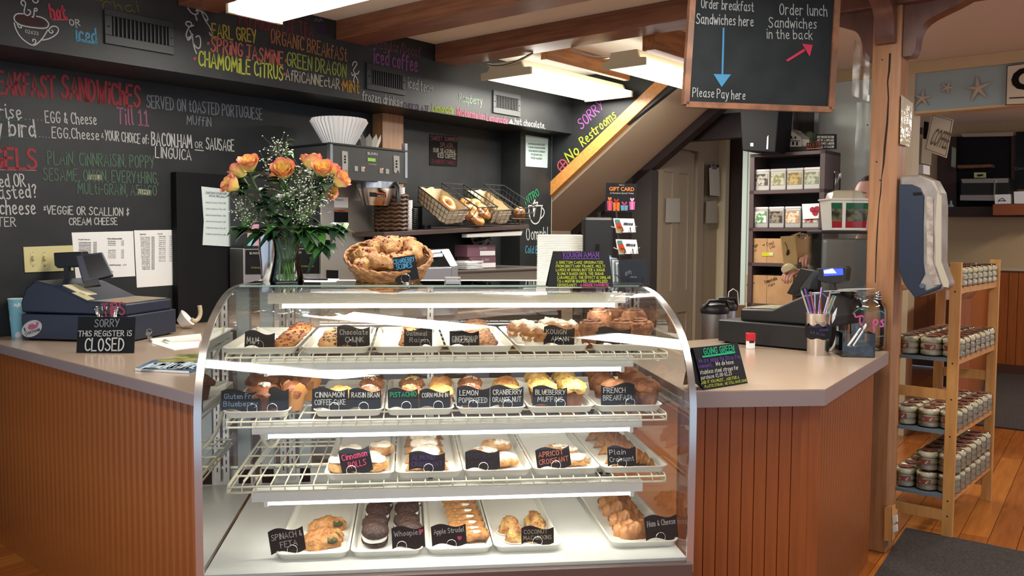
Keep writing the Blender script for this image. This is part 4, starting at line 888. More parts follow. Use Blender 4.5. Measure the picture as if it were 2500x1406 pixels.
mf('m_gf',645,1003,'dark brown cracked gluten free muffin behind the gluten free sign','gluten free muffins',1.1); mf('m_gf',640,972,'iced brown gluten free muffin at the rear left of the second shelf','gluten free muffins',1.1); mf('m_gf',690,965,'iced brown gluten free muffin, rear middle beside the folded paper one','gluten free muffins')
mf('m_tulip',718,1000,'gluten free muffin in folded brown paper behind the turned black sign','gluten free muffins'); mf('m_tulip',752,975,'gluten free muffin in folded brown paper at the rear right of its tray','gluten free muffins')
for k,x,s in (('m_cinn',832,'golden cinnamon coffee cake muffin'),('m_bran',902,'raisin bran muffin with white sugar crumbs'),('m_pist',1003,'pistachio muffin with pale green crumbs'),('m_corn',1078,'golden corn muffin'),('m_lemon',1150,'brown lemon poppyseed muffin'),('m_cran',1238,'orange golden cranberry nut muffin')):
    g=s.split(' with')[0]+'s'; mf(k,x,1006,s+', the front one behind its sign',g); 
    if k in('m_pist','m_corn','m_lemon','m_cran','m_bran'): mf(k,x+(-3 if x>1040 else 4),974,s+', the rear one','%s'%g)
for i,(x,y) in enumerate(((1327,1006),(1318,984),(1312,962),(1398,1006),(1388,984),(1376,962))): mf('m_blue',x,y,'yellow blueberry muffin, %s in the %s row'%(('front','middle','rear')[i%3],('left','right')[i//3]),'blueberry muffins',1.05)
for i,(x,y) in enumerate(((1508,1006),(1492,988),(1474,969),(1458,950),(1582,1004),(1566,984),(1548,966),(1530,948))): mf('m_french',x,y,'round brown french breakfast muffin, %s in the %s row'%(('front','second','third','rear')[i%4],('left','right')[i//4]),'french breakfast muffins',1.08)
def pp(kind,nm,grp,cat,lst,z,tilt=.12,sc=1):
    for x,y,r,w in lst: put(kind,cat,nm+', '+w,grp,x,y,z,math.radians(r),(tilt,0),sc,.002)
pp('roll','iced cinnamon roll','cinnamon rolls','pastry',[(832,1164,0,'front left below its sign'),(880,1160,60,'front middle behind the ring'),(915,1162,0,'front right'),(856,1122,20,'tall one behind its sign'),(850,1142,90,'middle left with thick icing'),(930,1112,0,'rear right, apart from the rest'),(905,1140,50,'middle right')],S3,.0,1.0)
pp('almond','sugar dusted almond croissant','almond croissants','pastry',[(1042,1152,0,'front one below its sign'),(1040,1128,4,'second from the front'),(1036,1108,-3,'third from the front'),(1034,1090,0,'fourth from the front'),(1036,1074,5,'rearmost')],S3,.1)
pp('choc','sugar dusted chocolate croissant','chocolate croissants','pastry',[(1205,1156,8,'front one beside the sign'),(1228,1138,-12,'second from the front, right'),(1180,1124,3,'left one above its sign'),(1212,1102,-8,'rearmost')],S3)
pp('apricot','thin golden apricot croissant','apricot croissants','pastry',[(1388,1153,4,'front one below its sign'),(1395,1132,6,'second from the front'),(1375,1114,-6,'third from the front'),(1352,1108,8,'rearmost, above its sign')],S3)
pp('plain','plain ridged golden croissant','plain croissants','pastry',[(1545,1146,-8,'front one behind its sign'),(1528,1128,-5,'second from the front'),(1512,1108,-12,'third from the front'),(1496,1090,-5,'fourth from the front'),(1478,1074,-14,'rearmost, on top')],S3,.3,1.0)
pp('spinach','folded spinach and feta pastry','spinach pastries','pastry',[(784,1350,2,'front one beside its sign'),(792,1320,-8,'middle one'),(800,1292,-4,'rear one')],S4,.1,.98)
for x,y,w in ((915,1352,'largest, front left'),(917,1308,'second in the left row'),(922,1274,'third in the left row'),(930,1246,'fourth in the left row'),(1000,1345,'front one behind its sign'),(992,1302,'second in the right row'),(995,1270,'third in the right row'),(1000,1243,'fourth in the right row')):
    put('whoopie','pastry','dark whoopie pie with white cream, '+w,'whoopie pies',x,y,S4,0,(.2,random.uniform(-.1,.1)),.98,.008)
for i in range(7):
    t=i/6; put('strudel','pastry','flaky apple strudel, %s of its row'%('frontmost','second','third','fourth','fifth','sixth','rearmost')[i].replace('second','second from the front').replace('third','third from the front').replace('fourth','fourth from the front').replace('fifth','fifth from the front').replace('sixth','sixth from the front'),'apple strudels',1150-30*t,1326-88*t,S4,math.radians(random.uniform(-8,4)),(.25,0),1.0,.008)
for x,y,w in ((1258,1330,'dark browned front one'),(1243,1298,'pale rear left one'),(1304,1286,'tall rear right one'),(1310,1318,'one half hidden by its sign')): put('macaroon','macaroon','toasted coconut macaroon, '+w,'coconut macaroons',x,y,S4,random.uniform(0,6),(0,0),1.0)
pp('ham','browned ham and cheese pastry','ham and cheese pastries','pastry',[(1555,1328,-6,'front one beside its sign'),(1540,1302,-8,'second from the front'),(1528,1278,-5,'third from the front'),(1512,1254,-10,'fourth from the front'),(1500,1234,-4,'rearmost')],S4,.2,1.08)
# ================================================================= FLAG SIGNS
def flag(x0,x1,yt,yb,row,lines,color,tilt=0,ring=None,Yo=.035,wave=1,lab=''):
    z,Y=ROW[row]; Y+=Yo; z+=.0055
    c=onY((x0+x1)/2,yb,Y); w=onY(x1,yb,Y).x-onY(x0,yb,Y).x; h=(yb-yt)/CF*Y*1.0
    rx=onY(ring if ring else (x0+x1)/2,yb,Y).x
    t=thing('price_sign',lab,'sign',(rx,Y,z),group='black flag signs')
    dx=c.x-rx; zc=max(c.z-z,.012)
    n=14; top=[];bot=[]
    for i in range(n+1):
        s=i/n; o=.007*wave*math.sin(2*math.pi*s); top.append((w*(s-.5),h-.007+o)); bot.append((w*(s-.5),o))
    o=bot+top[::-1]; vs=[(x,-.0006,y) for x,y in o]+[(x,.0006,y) for x,y in o]; k=len(o)
    fs=[(i,i+1,2*n+1-i-1,2*n+1-i) for i in range(n)]+[(k+i+1,k+i,k+2*n+1-i,k+2*n+1-i-1) for i in range(n)]+[(i,k+i,k+(i+1)%k,(i+1)%k) for i in range(k)]
    R_=Matrix.Translation((dx,.0,zc))@Matrix.Rotation(math.radians(tilt),4,'Y')@Matrix.Rotation(-.08,4,'X')
    cd_=obj('card',MB().add(vs,fs).T(R_),CARDB,t)
    rr=.0155
    obj('ring_clip',MB().tube([(rr*math.sin(a*.35),-.003,.004+rr+rr*math.cos(a*.35)) for a in range(18)],.001,6,True),CHROME,t,smooth=60)
    obj('holder_base',MB().lathe([(.016,0),(.015,.0015),(.006,.004),(.0005,.005)],20),CHROME,t,smooth=60)
    M=WM[t.name]@R_; ax=M.to_3x3()@Vector((1,0,0)); up=M.to_3x3()@Vector((0,0,1)); m=len(lines)
    for i,l in enumerate(lines):
        if not l: continue
        ww=w*min(.86,.13+.085*len(l)); hh=min(h*.62/m*.72,.02); yy=h*.88-(i+1)*(h*.66/m) ; xo=-w*.42+(.0 if i==0 else (w*.84-ww)*.6)
        write(t,l,M@Vector((xo,-.0008,yy)),ax,up,ww,hh,color,.12,off=.0006)
    if lines and lines[0] in ('Whoopies','Apple Strudel'):
        hx,hy=(w*.4,h*.72) if lines[0]=='Whoopies' else (w*.3,h*.3); obj('pink_heart',MB().add([M@Vector((hx+.007*math.cos(q*.7854)*(1.1 if q!=6 else 1),-.0022,hy+.0065*math.sin(q*.7854)-(.003 if q==6 else 0)+(-.003 if q==2 else 0))) for q in range(8)],[tuple(range(8))]),ink('#d84f7a'),t,world=True)
    return t
W_='#c9c9c4'
for a in ((597,670,818,860,1,['M&M'],W_,2,632,'candy cookie sign, first from the left on the top shelf'),(823,903,808,862,1,['Chocolate','CHUNK'],W_,0,860,'flag sign reading chocolate chunk on the top shelf'),(986,1055,814,862,1,['Oatmeal','Raisin'],W_,1,1038,'flag sign reading oatmeal raisin on the top shelf'),(1098,1170,820,862,1,['GINGERSNAP'],W_,-1,1133,'flag sign reading gingersnap on the top shelf'),(1327,1402,796,846,1,['KOUiGN','AMANN'],W_,2,1364,'flag sign with the name of the sugared cakes'),(1455,1540,806,852,1,[],W_,0,1525,'unreadable flag sign, last on the top shelf'),
 (540,635,966,1020,2,['Gluten Free','Blueberry'],'#8ea9c4',0,616,'flag sign reading gluten free blueberry'),(656,705,962,1020,2,[],W_,0,665,'narrow turned flag sign beside the gluten free one'),(762,850,963,1018,2,['CINNAMON','COFFEE CAKE'],W_,0,816,'flag sign reading cinnamon coffee cake'),(852,930,966,1018,2,['RAISIN BRAN',''],W_,1,888,'flag sign reading raisin bran'),(948,1022,963,1015,2,['PiSTACHIO',''],'#2fa878',-2,992,'flag sign reading pistachio in green'),(1024,1098,965,1013,2,['CORN MUFFIN',''],W_,0,1070,'flag sign reading corn muffin'),(1115,1195,962,1016,2,['LEMON','POPPYSEED'],W_,1,1155,'flag sign reading lemon poppyseed'),(1197,1278,960,1015,2,['CRANBERRY','ORANGE NUT'],W_,0,1239,'flag sign reading cranberry orange nut'),(1300,1384,958,1010,2,['BLUEBERRY','MUFFiNS'],W_,1,1368,'flag sign reading blueberry muffins'),(1467,1549,952,1008,2,['FRENCH','BREAKFASt'],W_,0,1538,'flag sign reading french breakfast'),
 (836,912,1098,1162,3,['Cinnamon','ROLLS'],'#e0527c',-11,858,'tilted flag sign reading cinnamon rolls in pink'),(998,1086,1100,1148,3,['ALMOND','CROISSANT'],'#54407c',1,1046,'flag sign reading almond croissant in dim purple'),(1137,1221,1106,1156,3,['CHOCOLATE','CROISSANT'],'#43373c',-2,1180,'flag sign reading chocolate croissant in dim brown'),(1312,1395,1100,1154,3,['APRICOT','CROISSANT'],'#e2846a',-7,1357,'tilted flag sign reading apricot croissant in orange'),(1484,1553,1093,1146,3,['Plain','Croissant'],W_,-2,1518,'flag sign reading plain croissant'),
 (662,748,1288,1350,4,['SPINACH &','FETA'],W_,-9,714,'tilted flag sign reading spinach and feta'),(958,1038,1296,1352,4,['Whoopies',''],W_,-3,981,'flag sign reading whoopies'),(1055,1140,1276,1330,4,['Apple Strudel',''],W_,-4,1102,'flag sign reading apple strudel'),(1273,1352,1283,1328,4,['COCONUT','MACAROONS'],'#c9bfa6',0,1312,'flag sign reading coconut macaroons'),(1577,1656,1272,1336,4,['Ham & Cheese',''],W_,-5,1612,'flag sign reading ham and cheese')):
    flag(a[0],a[1],a[2],a[3],a[4],a[5],a[6],a[7],a[8],lab='black '+a[9],wave=-1 if a[0] in (986,1467,952) else 1)
# ================================================================= HELPERS FOR THINGS
def slab(t,name,fn,pts,m,thick=.01,bevel=0,front=True):
    P=[Vector(fn(*p)) for p in pts]; n=Vector((0,0,0))
    for a,b,c in zip(P,P[1:]+P[:1],P[2:]+P[:2]): n+=(b-a).cross(c-b)
    n.normalize()
    if n.dot(CAMP-P[0])<0: n=-n; P=P[::-1]
    k=len(P); mb=MB().add([p-n*thick for p in P]+P,[tuple(reversed(range(k))),tuple(range(k,2*k))]+[(i,(i+1)%k,(i+1)%k+k,i+k) for i in range(k)])
    return obj(name,mb,m,t,world=True,bevel=bevel)
def pb(x0,x1,yt,yb,v,d,vmin=None):
    """box square to the menu wall whose front (v) covers the given pixels"""
    a=onV(x0,yt,v);b=onV(x1,yb,v); c=onV(x0,yb,v); return ubox(uv(a)[0],uv(b)[0],v-d,v,c.z,a.z)
def pbz(x0,x1,yt,z0,v,d):
    a=onV(x0,yt,v);b=onV(x1,yt,v); return ubox(uv(a)[0],uv(b)[0],v-d,v,z0,a.z)
def lathe_at(c,prof,n=28,cap=True,fl=None): return MB().lathe(prof,n,cap,fl,Matrix.Translation(c))
# ================================================================= LEFT COUNTER THINGS
Pa,Pb,Pc=onZ(54,831,CT),onZ(312,838,CT),onZ(417,806,CT)
def regframe(a,b): x=(b-a); x.z=0; return fr(a,x)
F1=regframe(Pa,Pb); L1=(Pb-Pa).length; D1=min((Pc-Pb).length,.42)
def register(F,L,D,lab,dirn,hd=.125,bx=(0,1),by=.01):
    t=thing('cash_register',lab,'register',F.translation,rot=Matrix.Rotation(math.atan2(F[1][0],F[0][0]),4,'Z'))
    o=obj('cash_drawer',MB().box((0,0,.008),(L,D,hd)),NAVY if dirn>0 else BLACKP,t,bevel=.004)
    for x in (.03,L-.03):
        for y in (.03,D-.03): obj('foot',MB().cyl((x,y,0),(x,y,.009),.012,10),BLACKM,t)
    pts=[(-.01,.005),(.97,.0),(.97,.055),(.62,.062),(.3,.135),(.12,.155),(.03,.12),(-.02,.05)]
    if dirn<0: pts=[(1-x,z) for x,z in pts][::-1]
    pr=[((bx[0]+(bx[1]-bx[0])*x)*L,z+hd) for x,z in pts]
    n=len(pr); mb=MB().add([(x,by,z) for x,z in pr]+[(x,D-.01,z) for x,z in pr],[tuple(range(n)),tuple(reversed(range(n,2*n)))]+[((i+1)%n,i,i+n,(i+1)%n+n) for i in range(n)])
    obj('register_body',mb,NAVY if dirn>0 else BLACKP,t,bevel=.008)
    return t,hd
r1,hd=register(F1,L1,D1,'closed navy cash register with blank tilted screen on the left counter',1)
RZ=F1
def lp(x,y,z): return F1@Vector((x,y,z))
def slope_sheet(t,F,L,x0,x1,y0,y1,m,name,hd,pts=((.3,.135),(.62,.062),(.97,.055)),lift=.0015):
    def zz(x):
        for (a,za),(b,zb) in zip(pts,pts[1:]):
            if a<=x<=b: return za+(zb-za)*(x-a)/(b-a)
        return pts[-1][1]
    return obj(name,MB().hexa([F@Vector((x*L,y,hd+zz(x)+h)) for h in (lift-.001,lift+.002) for x,y in ((x0,y0),(x1,y0),(x1,y1),(x0,y1))]),m,t,world=True)
slope_sheet(r1,F1,L1,.64,.95,.03,D1-.04,mat('keypad_overlay',sh('#6f7d74'),.4,col2=sh('#a07a58'),nscale=14),'keypad',hd)
slope_sheet(r1,F1,L1,.32,.52,.06,.16,mat('note_paper',sh('#cfc7a4'),.6),'taped_note',hd); slope_sheet(r1,F1,L1,.46,.6,.02,.08,mat('note_paper2',sh('#b3ac8a'),.6),'paper_tag',hd)
fd1=lambda x,y:onPl(x,y,lp(L1*.45,D1*.6,.3),(F1.to_3x3()@Vector((0,-1,0))))
slab(r1,'customer_display',fd1,[(130,617),(198,614),(202,646),(190,652),(140,655),(132,648)],BLACKP,.06,.005)
slab(r1,'display_pole',fd1,[(155,650),(166,650),(170,680),(156,680)],BLACKP,.02)
fd2=lambda x,y:onPl(x,y,lp(L1*.62,D1*.35,.25),(F1.to_3x3()@Vector((.55,-1,.35))))
slab(r1,'operator_screen',fd2,[(184,623),(250,615),(277,672),(202,690)],NAVY,.03,.005); slab(r1,'screen_glass',lambda x,y:fd2(x,y)+(CAMP-fd2(x,y)).normalized()*.002,[(202,624),(246,620),(270,668),(219,678)],mat('dark_screen',(.01,.012,.016),.15),.001)
slab(r1,'screen_stand',fd2,[(205,686),(240,680),(245,695),(205,700)],BLACKP,.03)
ff1=lambda x,y:onPl(x,y,lp(0,-.0005,0),(F1.to_3x3()@Vector((0,-1,0))))
st=obj('oval_sticker',MB().add([ff1(78+25*math.cos(a/12*math.pi),802+20*math.sin(a/12*math.pi)-6*math.cos(a/12*math.pi)) +(F1.to_3x3()@Vector((0,-.001,0))) for a in range(24)],[tuple(range(24))[::-1]]),WHITEK,r1,world=True)
ppx(r1,'I',ff1,(61,809),(64,808),9,'#4b4b55',off=.003,bold=.02); ppx(r1,'CHATHAM',ff1,(63,819),(99,808),8,'#4b4b55',off=.003,bold=.01)
patch(r1,ff1,[(69,800),(71,793),(80,790),(88,794),(90,787),(86,784),(93,787),(96,783),(94,791),(91,799),(82,803),(72,804)],'#d0688c','whale_print',off=.003)
t=thing('key_ring','small keys on a ring hanging from the drawer lock of the closed register','keys',onZ(365,820,CT)+Vector((0,0,.03)))
c=onPl(366,808,lp(L1,0,0),(F1.to_3x3()@Vector((.9,-.5,0)))); c2=c+Vector((.004,-.01,-.035))
obj('key_ring_loop',MB().tube([c+Vector((.012*math.cos(a*.6),-.012,.012*math.sin(a*.6))) for a in range(10)],.0012,6,True),CHROME,t,world=True); 
for q in (c+Vector((-.004,-.014,-.012)),c2): obj('key',MB().cyl(q,q+Vector((0,-.002,0)),.011,12).box(q+Vector((-.003,-.002,-.035)),q+Vector((.003,0,-.008))),STEELB,t,world=True)
# paper cup behind the drawer
t=thing('paper_cup','pale blue printed paper cup behind the left end of the closed register','cup',onZ(44,822,CT)); c=onZ(44,822,CT); h=(822-735)/CF*4.6
obj('cup_body',MB().lathe([(.028,0),(.04,h)],28),mat('cup_blue',sh('#7fbcc9'),.5,col2=sh('#d8e2e0'),nscale=22,lo=.55,hi=.6),t,smooth=40); obj('rim',MB().tube([(.04*math.cos(i*.3),.04*math.sin(i*.3),h) for i in range(21)],.002,6,True),PAPER,t)
# closed sign
c=onZ(257,862,CT); Fs=lambda x,y:onPl(x,y,c,Vector((cF.x,cF.y,-.18)))
t=thing('counter_sign','black card reading sorry this register is closed, on the left counter','sign',c)
slab(t,'card',Fs,[(186,863),(327,862),(331,774),(191,773)],BOARD,.003); slab(t,'easel_back',lambda x,y:Fs(x,y)+Vector((cF.x,cF.y,0))*.03,[(230,862),(290,862),(270,800),(250,800)],BLACKM,.002)
for s,a,b,h in (('SORRY',(232,798),(291,797),18),('THiS REGiSTER iS',(192,821),(322,820),13),('CLOSED',(207,857),(303,856),30)): wpx(t,s,Fs,a,b,h,'#8d9599' if s=='SORRY' else '#e3e3df',.14 if h<30 else .11,off=.004)
# clear plastic tip cup
c=onZ(262,842,CT); t=thing('plastic_tip_cup','clear plastic cup with pink letters behind the closed sign','cup',c); k=4.0/CF
obj('cup_wall',MB().lathe([(.025,0),(.03,.03),(.045,.14),(.054,.17)],30,False),GLV,t,smooth=60); obj('cup_rim',MB().tube([(.054*math.cos(i*.3),.054*math.sin(i*.3),.17) for i in range(21)],.003,6,True),GLV,t,smooth=60)
mb=MB()
fn=lambda x,y:onPl(x,y,c+Vector((-cF.x,-cF.y,0))*.045,Vector((cF.x,cF.y,0)))
wpx(t,'TiPS',fn,(252,772),(305,768),30,'#c9566b',.13)
# folded filter, cable, receipts, magazine
c=onZ(440,803,CT); t=thing('paper_filter','white fluted paper filter lying beside the closed register','filter',c)
obj('fluted_paper',MB().lathe([(.025,0),(.05,.05)],40,False,fl=lambda a,j:1+.06*math.sin(20*a)).T(Matrix.Rotation(.9,4,'Y')).move(0,0,.03),PAPER,t,smooth=30)
P=[(487,746),(490,765),(484,780),(474,785),(468,779)]; v=[onV(x,y,.62) for x,y in P]; t=thing('coiled_cable','short beige hooked cable standing out from the dark cabinet','cable',v[0]); Q=v
for _ in range(2):
    R2=[Q[0]]
    for u_,v_ in zip(Q,Q[1:]): R2+=[u_*.75+v_*.25,u_*.25+v_*.75]
    Q=R2+[Q[-1]]
obj('cable',MB().tube(Q,.011,8),mat('beige_cable',sh('#b5a58a'),.5),t,world=True,smooth=60)
def flat(name,pts,m,lab,cat,th=.002,z=CT,curl=0):
    P=[onZ(x,y,z) for x,y in pts]; n=len(P); t=thing(name,lab,cat,P[0])
    obj('sheet',MB().add(P+[p+Vector((0,0,th)) for p in P],[tuple(range(n)),tuple(reversed(range(n,2*n)))]+[(i,(i+1)%n,n+(i+1)%n,n+i) for i in range(n)]),m,t,world=True); return t
t=flat('receipt_paper',[(366,833),(490,820),(492,828),(372,838)],PAPER,'folded white order pad with a green line on the left counter','paper',.012)
obj('green_line',MB().hexa([onZ(x,y,CT+.0125)+Vector((0,0,h)) for h in (0,.0005) for x,y in ((398,829),(404,828),(416,834),(411,834))]),mat('ink_green',sh('#6b8f5a'),.6),t,world=True)
flat('receipt_paper',[(368,838),(488,834),(484,848),(425,855)],PAPER,'torn white receipt slips in front of the order pad','paper',.002)
t=flat('magazine',[(330,905),(375,884),(486,870),(490,902),(462,912)],mat('magazine_blue',sh('#5f86a8'),.2,col2=sh('#2f5578'),nscale=9),'glossy blue magazine lying beside the pastry case, topmost of two','magazine',.010)
obj('page_edges',MB().hexa([onZ(x,y,CT)+Vector((0,0,h)) for h in (.001,.009) for x,y in ((330,905.5),(462,912.5),(462,911.5),(330,904.5))]),PAPER,t,world=True)
ww=onZ(345,902,CT+.0105); wpx(t,'CAPE COD LiFE',lambda x,y:onZ(x,y,CT+.0105),(345,901),(468,900),15,'#cfe0ec',.12,off=.0008)
t=flat('magazine',[(380,884),(440,869),(490,868),(488,882),(400,886)],mat('magazine_green',sh('#5c6a3c'),.25,col2=sh('#b5a869'),nscale=12),'green covered magazine half under the glossy blue one','magazine',.008,z=CT+.0105)
# ================================================================= DARK CABINET, BREWERS
t=thing('black_cabinet','tall black cabinet on the back counter with a merchandise price list','cabinet',WP(1,.3,CT))
obj('cabinet_body',pbz(430,590,419,CT,.06,.055),BLACKM,t,world=True,bevel=.004); obj('cabinet_handle',pb(581,585,612,636,.08,.02),BLACKP,t,world=True)
fc=lambda x,y:onV(x,y,.064)
t=thing('price_list','white curling merchandise price list hung on the tall black cabinet','paper',fc(467,598)); patch(t,fc,[(491,455),(562,463),(563,602),(494,598),(497,540)],'#fff','sheet',m=PAPERB,thick=.003)
fq=lambda x,y:onV(x,y,.069)
ppx(t,'CHATHAM COOKWARE',fq,(502,473),(553,476),6,'#444a55'); ppx(t,'SWAG PRICING',fq,(510,480),(548,483),5,'#444a55')
for i,s in enumerate(('Adult Short Sleeve T-Shirt  $20','Adult Long Sleeve T-Shirt  $25','Adult Hooded Pullover  $40','Adult Full Zip Sweatshirt  $45','Toddler Short Sleeve T-Shirt  $16','Toddler Hooded Pullover  $30')): ppx(t,s,fq,(502,496+i*15.4),(551,498+i*15.4),4,'#4a4f58')
t=thing('tea_brewer','black tea brewer with printed front panel behind the roses','brewer',WP(1.6,.3,CT))
obj('brewer_head',pb(597,783,432,606,.24,.15),BLACKP,t,world=True,bevel=.004); obj('brewer_base',pbz(594,786,606,CT,.23,.14),STEELB,t,world=True,bevel=.003)
fb=lambda x,y:onV(x,y,.243)
slab(t,'printed_panel',fb,[(604,540),(632,540),(632,600),(604,600)],mat('panel_pinkblue',sh('#c98aa0'),.4,col2=sh('#7fb3c4'),nscale=14,lo=.45,hi=.55),.001)
ppx(t,'BUNN',fb,(609,621),(631,621),6,'#c9c9c9'); ppx(t,'BUNN',fb,(717,619),(735,619),6,'#c9c9c9'); ppx(t,'PUSH AND HOLD BUTTON',fb,(613,655),(645,656),4,'#a39a3a'); ppx(t,'FOR BREWING TEA',fb,(735,652),(766,652),4,'#a39a3a'); ppx(t,'Brew Choice',fb,(752,620),(770,620),4,'#c9c9c9')
slab(t,'button',fb,[(757,629),(767,629),(767,640),(757,640)],WHITEP,.001); slab(t,'white_tag',fb,[(733,584),(752,584),(752,592),(733,592)],PAPER,.001)
slab(t,'lower_panel',lambda x,y:onV(x,y,.233),[(600,610),(783,608),(783,668),(600,670)],BLACKM,.001)
t=thing('coffee_brewer','large stainless coffee brewer with black control head and funnel','brewer',WP(2,.4,CT))
SB=mat('brewer_body',sh('#aaa398'),.35,.6)
obj('brewer_column',pbz(783,923,440,CT,.25,.22),SB,t,world=True,bevel=.005); obj('column_edge',pbz(918,924,440,CT,.255,.02),STEEL,t,world=True)
hb=obj('control_head',pb(807,994,352,437,.52,.44),mat('brewer_head_grey',sh('#3c3d3b'),.4),t,world=True,bevel=.004)
[obj('head_trim',q,STEEL,t,world=True) for q in (pb(806,813,350,440,.524,.03),pb(989,995,350,434,.524,.03))]
a=onV(806,350,.52); obj('head_top',ubox(uv(a)[0]-.003,uv(onV(995,371,.52))[0],.08,.526,a.z-.004,a.z+.006),BLACKP,t,world=True)
fh=lambda x,y:onV(x,y,.5225)
ppx(t,'BUNN',fh,(897,378),(921,380),7,'#d5d5d0',bold=.02); slab(t,'lcd',lambda x,y:onV(x,y,.523),[(898,385),(917,387),(917,395),(898,393)],mat('lcd_green',sh('#7fae3a'),.4,emit=.3),.001); wpx(t,'Dual Maker',fh,(900,402),(919,404),4,'#c5c5c0',.12)
for x in (841,967):
    slab(t,'label_plate',lambda X,Y:onV(X,Y,.523),[(x-6,368+(x-841)*.09),(x+8,370+(x-841)*.09),(x+9,398+(x-841)*.09),(x+8,424),(x+4,414),(x,424),(x-5,420)],mat('plate_grey',sh('#9c9a94'),.4),.001)
    for k in range(3): c=onV(x+1,382+k*7+(x-841)*.09,.5235); obj('light_dot',MB().cyl(c,c+EN*.003,.006,10),BLACKM,t,world=True)
for x in (870,886,931,946):
    slab(t,'push_button',lambda X,Y:onV(X,Y,.523),[(x-4,405+(x-870)*.09),(x+4,406+(x-870)*.09),(x+4,418+(x-870)*.09),(x-4,417+(x-870)*.09)],mat('plate_grey',sh('#9c9a94'),.4),.001)
for x,y in ((889,409),(934,412)): c=onV(x,y,.526); obj('indicator',MB().cyl(c,c+EN*.003,.004,8),mat('red_led',(1,.15,.08),.4,emit=3),t,world=True)
c=onV(918,441,.42); k=1; zt=onV(918,443,.42).z; zb_=onV(918,502,.42).z; rr=(uv(onV(958,445,.42))[0]-uv(onV(880,445,.42))[0])/2*.95
cc=Vector((c.x,c.y,0)); f_=obj('brew_funnel',lathe_at(cc,[(rr*.62,zb_),(rr*.66,zb_+.01),(rr*.94,zt-.05),(rr,zt-.045),(rr,zt-.005)],32),STEEL,t,world=True,smooth=40)
obj('funnel_label',pb(903,942,469,480,.42+rr*.86,.004),BLACKM,t,world=True); 
fl_=lambda x,y:onV(x,y,.422+rr*.86)
slab(t,'warning_strip',fl_,[(918,469),(942,471),(942,474),(918,472)],ink('#c9683c'),.0008); ppx(t,'HOT',fl_,(922,481),(940,482),6,'#d9d5cc')
e1=onV(960,452,.5);e2=onV(972,458,.58);e3=onV(972,494,.58); obj('funnel_handle',MB().tube([e1,(e1+e2)/2+Vector((0,0,.01)),e2,e3],[.02,.02,.016,.016],8),BLACKP,t,world=True,smooth=60)
fcl=lambda x,y:onV(x,y,.2515)
for y0,y1,m2 in ((481,507,PAPER),(511,543,BLACKM),(548,568,BLACKM)):
    slab(t,'warning_label',fcl,[(816,y0),(850,y0+1),(850,y1),(816,y1-1)],m2,.001)
    if m2 is BLACKM: slab(t,'label_stripe',lambda x,y:onV(x,y,.2525),[(816,y0),(850,y0+1),(850,y0+7),(816,y0+6)],ink('#c9744a'),.0005); ppx(t,'WARNING',lambda x,y:onV(x,y,.253),(825,y0+5.5),(842,y0+6),3.5,'#2a2a2a')
    else: ppx(t,'MODEL NO.',lambda x,y:onV(x,y,.2525),(819,y0+9),(838,y0+10),5,'#555555')
slab(t,'warning_label',lambda x,y:onV(x,y,.2525),[(797,659),(826,660),(826,680),(797,680)],BLACKM,.001)
# filters on top of the brewer
a=onV(828,349,.32); tz=onV(806,350,.52).z+.006; h=.155
t=thing('coffee_filters','stack of large white fluted coffee filters on top of the brewer','filters',(a.x,a.y,tz))
for k in range(3): obj('filter',MB().lathe([(.085,k*.004),(.17-k*.004,h+k*.008)],120,False,fl=lambda A,j:1+.035*math.sin(40*A)*(j+.3)),PAPER,t,smooth=20)
a=onV(899,357,.2); t=thing('coffee_filters','smaller white pointed filter stack right of the large one on the brewer','filters',(a.x,a.y,tz)); 
mb=MB().lathe([(.05,0),(.085,.095)],48,False,fl=lambda A,j:1+.05*math.sin(12*A)*j); 
for q in mb.v:
    if q.z>.05: q.z+=.02*math.sin(12*math.atan2(q.y,q.x))
obj('filter',mb,mat('filter_grey',sh('#c9c5bb'),.7),t,smooth=20)
# brown timber stud behind the brewer
struct('trim_13',ubox(uv(onV(934,400,.1))[0],uv(onV(985,400,.1))[0],.0,.1,CT,ZS),POSTM)
# ================================================================= BACK SHELF
zl=onV(945,567,.55).z; zr=onV(1292,549,.55).z; ul=uv(onV(938,567,.55))[0]; ur=uv(onV(1292,549,.55))[0]
t=thing('wall_shelf','dark tilted wall shelf carrying the bread baskets','shelf',WP(ul,.3,zl))
q=[WP(ul,.55,zl-.028),WP(ur,.55,zr-.028),WP(ur,.02,zr-.028),WP(ul,.02,zl-.028)]; obj('board',MB().hexa(q+[p+Vector((0,0,.028)) for p in q]),mat('shelf_dark',sh('#4a3a35'),.5),t,world=True,bevel=.002)
for u_ in (ul+.1,ur-.1): z_=zl+(zr-zl)*(u_-ul)/(ur-ul); obj('bracket',MB().prism([(.0,-.17),(.03,-.17),(.4,-.03),(.0,-.03)],0,.02,Matrix.Translation(WP(u_,.005,z_))@Matrix.Rotation(AN,4,'Z')@Matrix(((1,0,0,0),(0,0,1,0),(0,1,0,0),(0,0,0,1)))),BLACKM,t,world=True)
def shz(u_): return zl+(zr-zl)*(u_-ul)/(ur-ul)
t=thing('shelf_light','unlit white strip light fixed under the front of the wall shelf','lamp',onV(1140,580,.54))
slab(t,'fixture',lambda x,y:onV(x,y,.53),[(1140,571),(1277,563),(1273,575),(1140,580)],WHITEP,.05,.003)
def bil(a,b,c,d,s,t_): return (a*(1-s)+b*s)*(1-t_)+(d*(1-s)+c*s)*t_
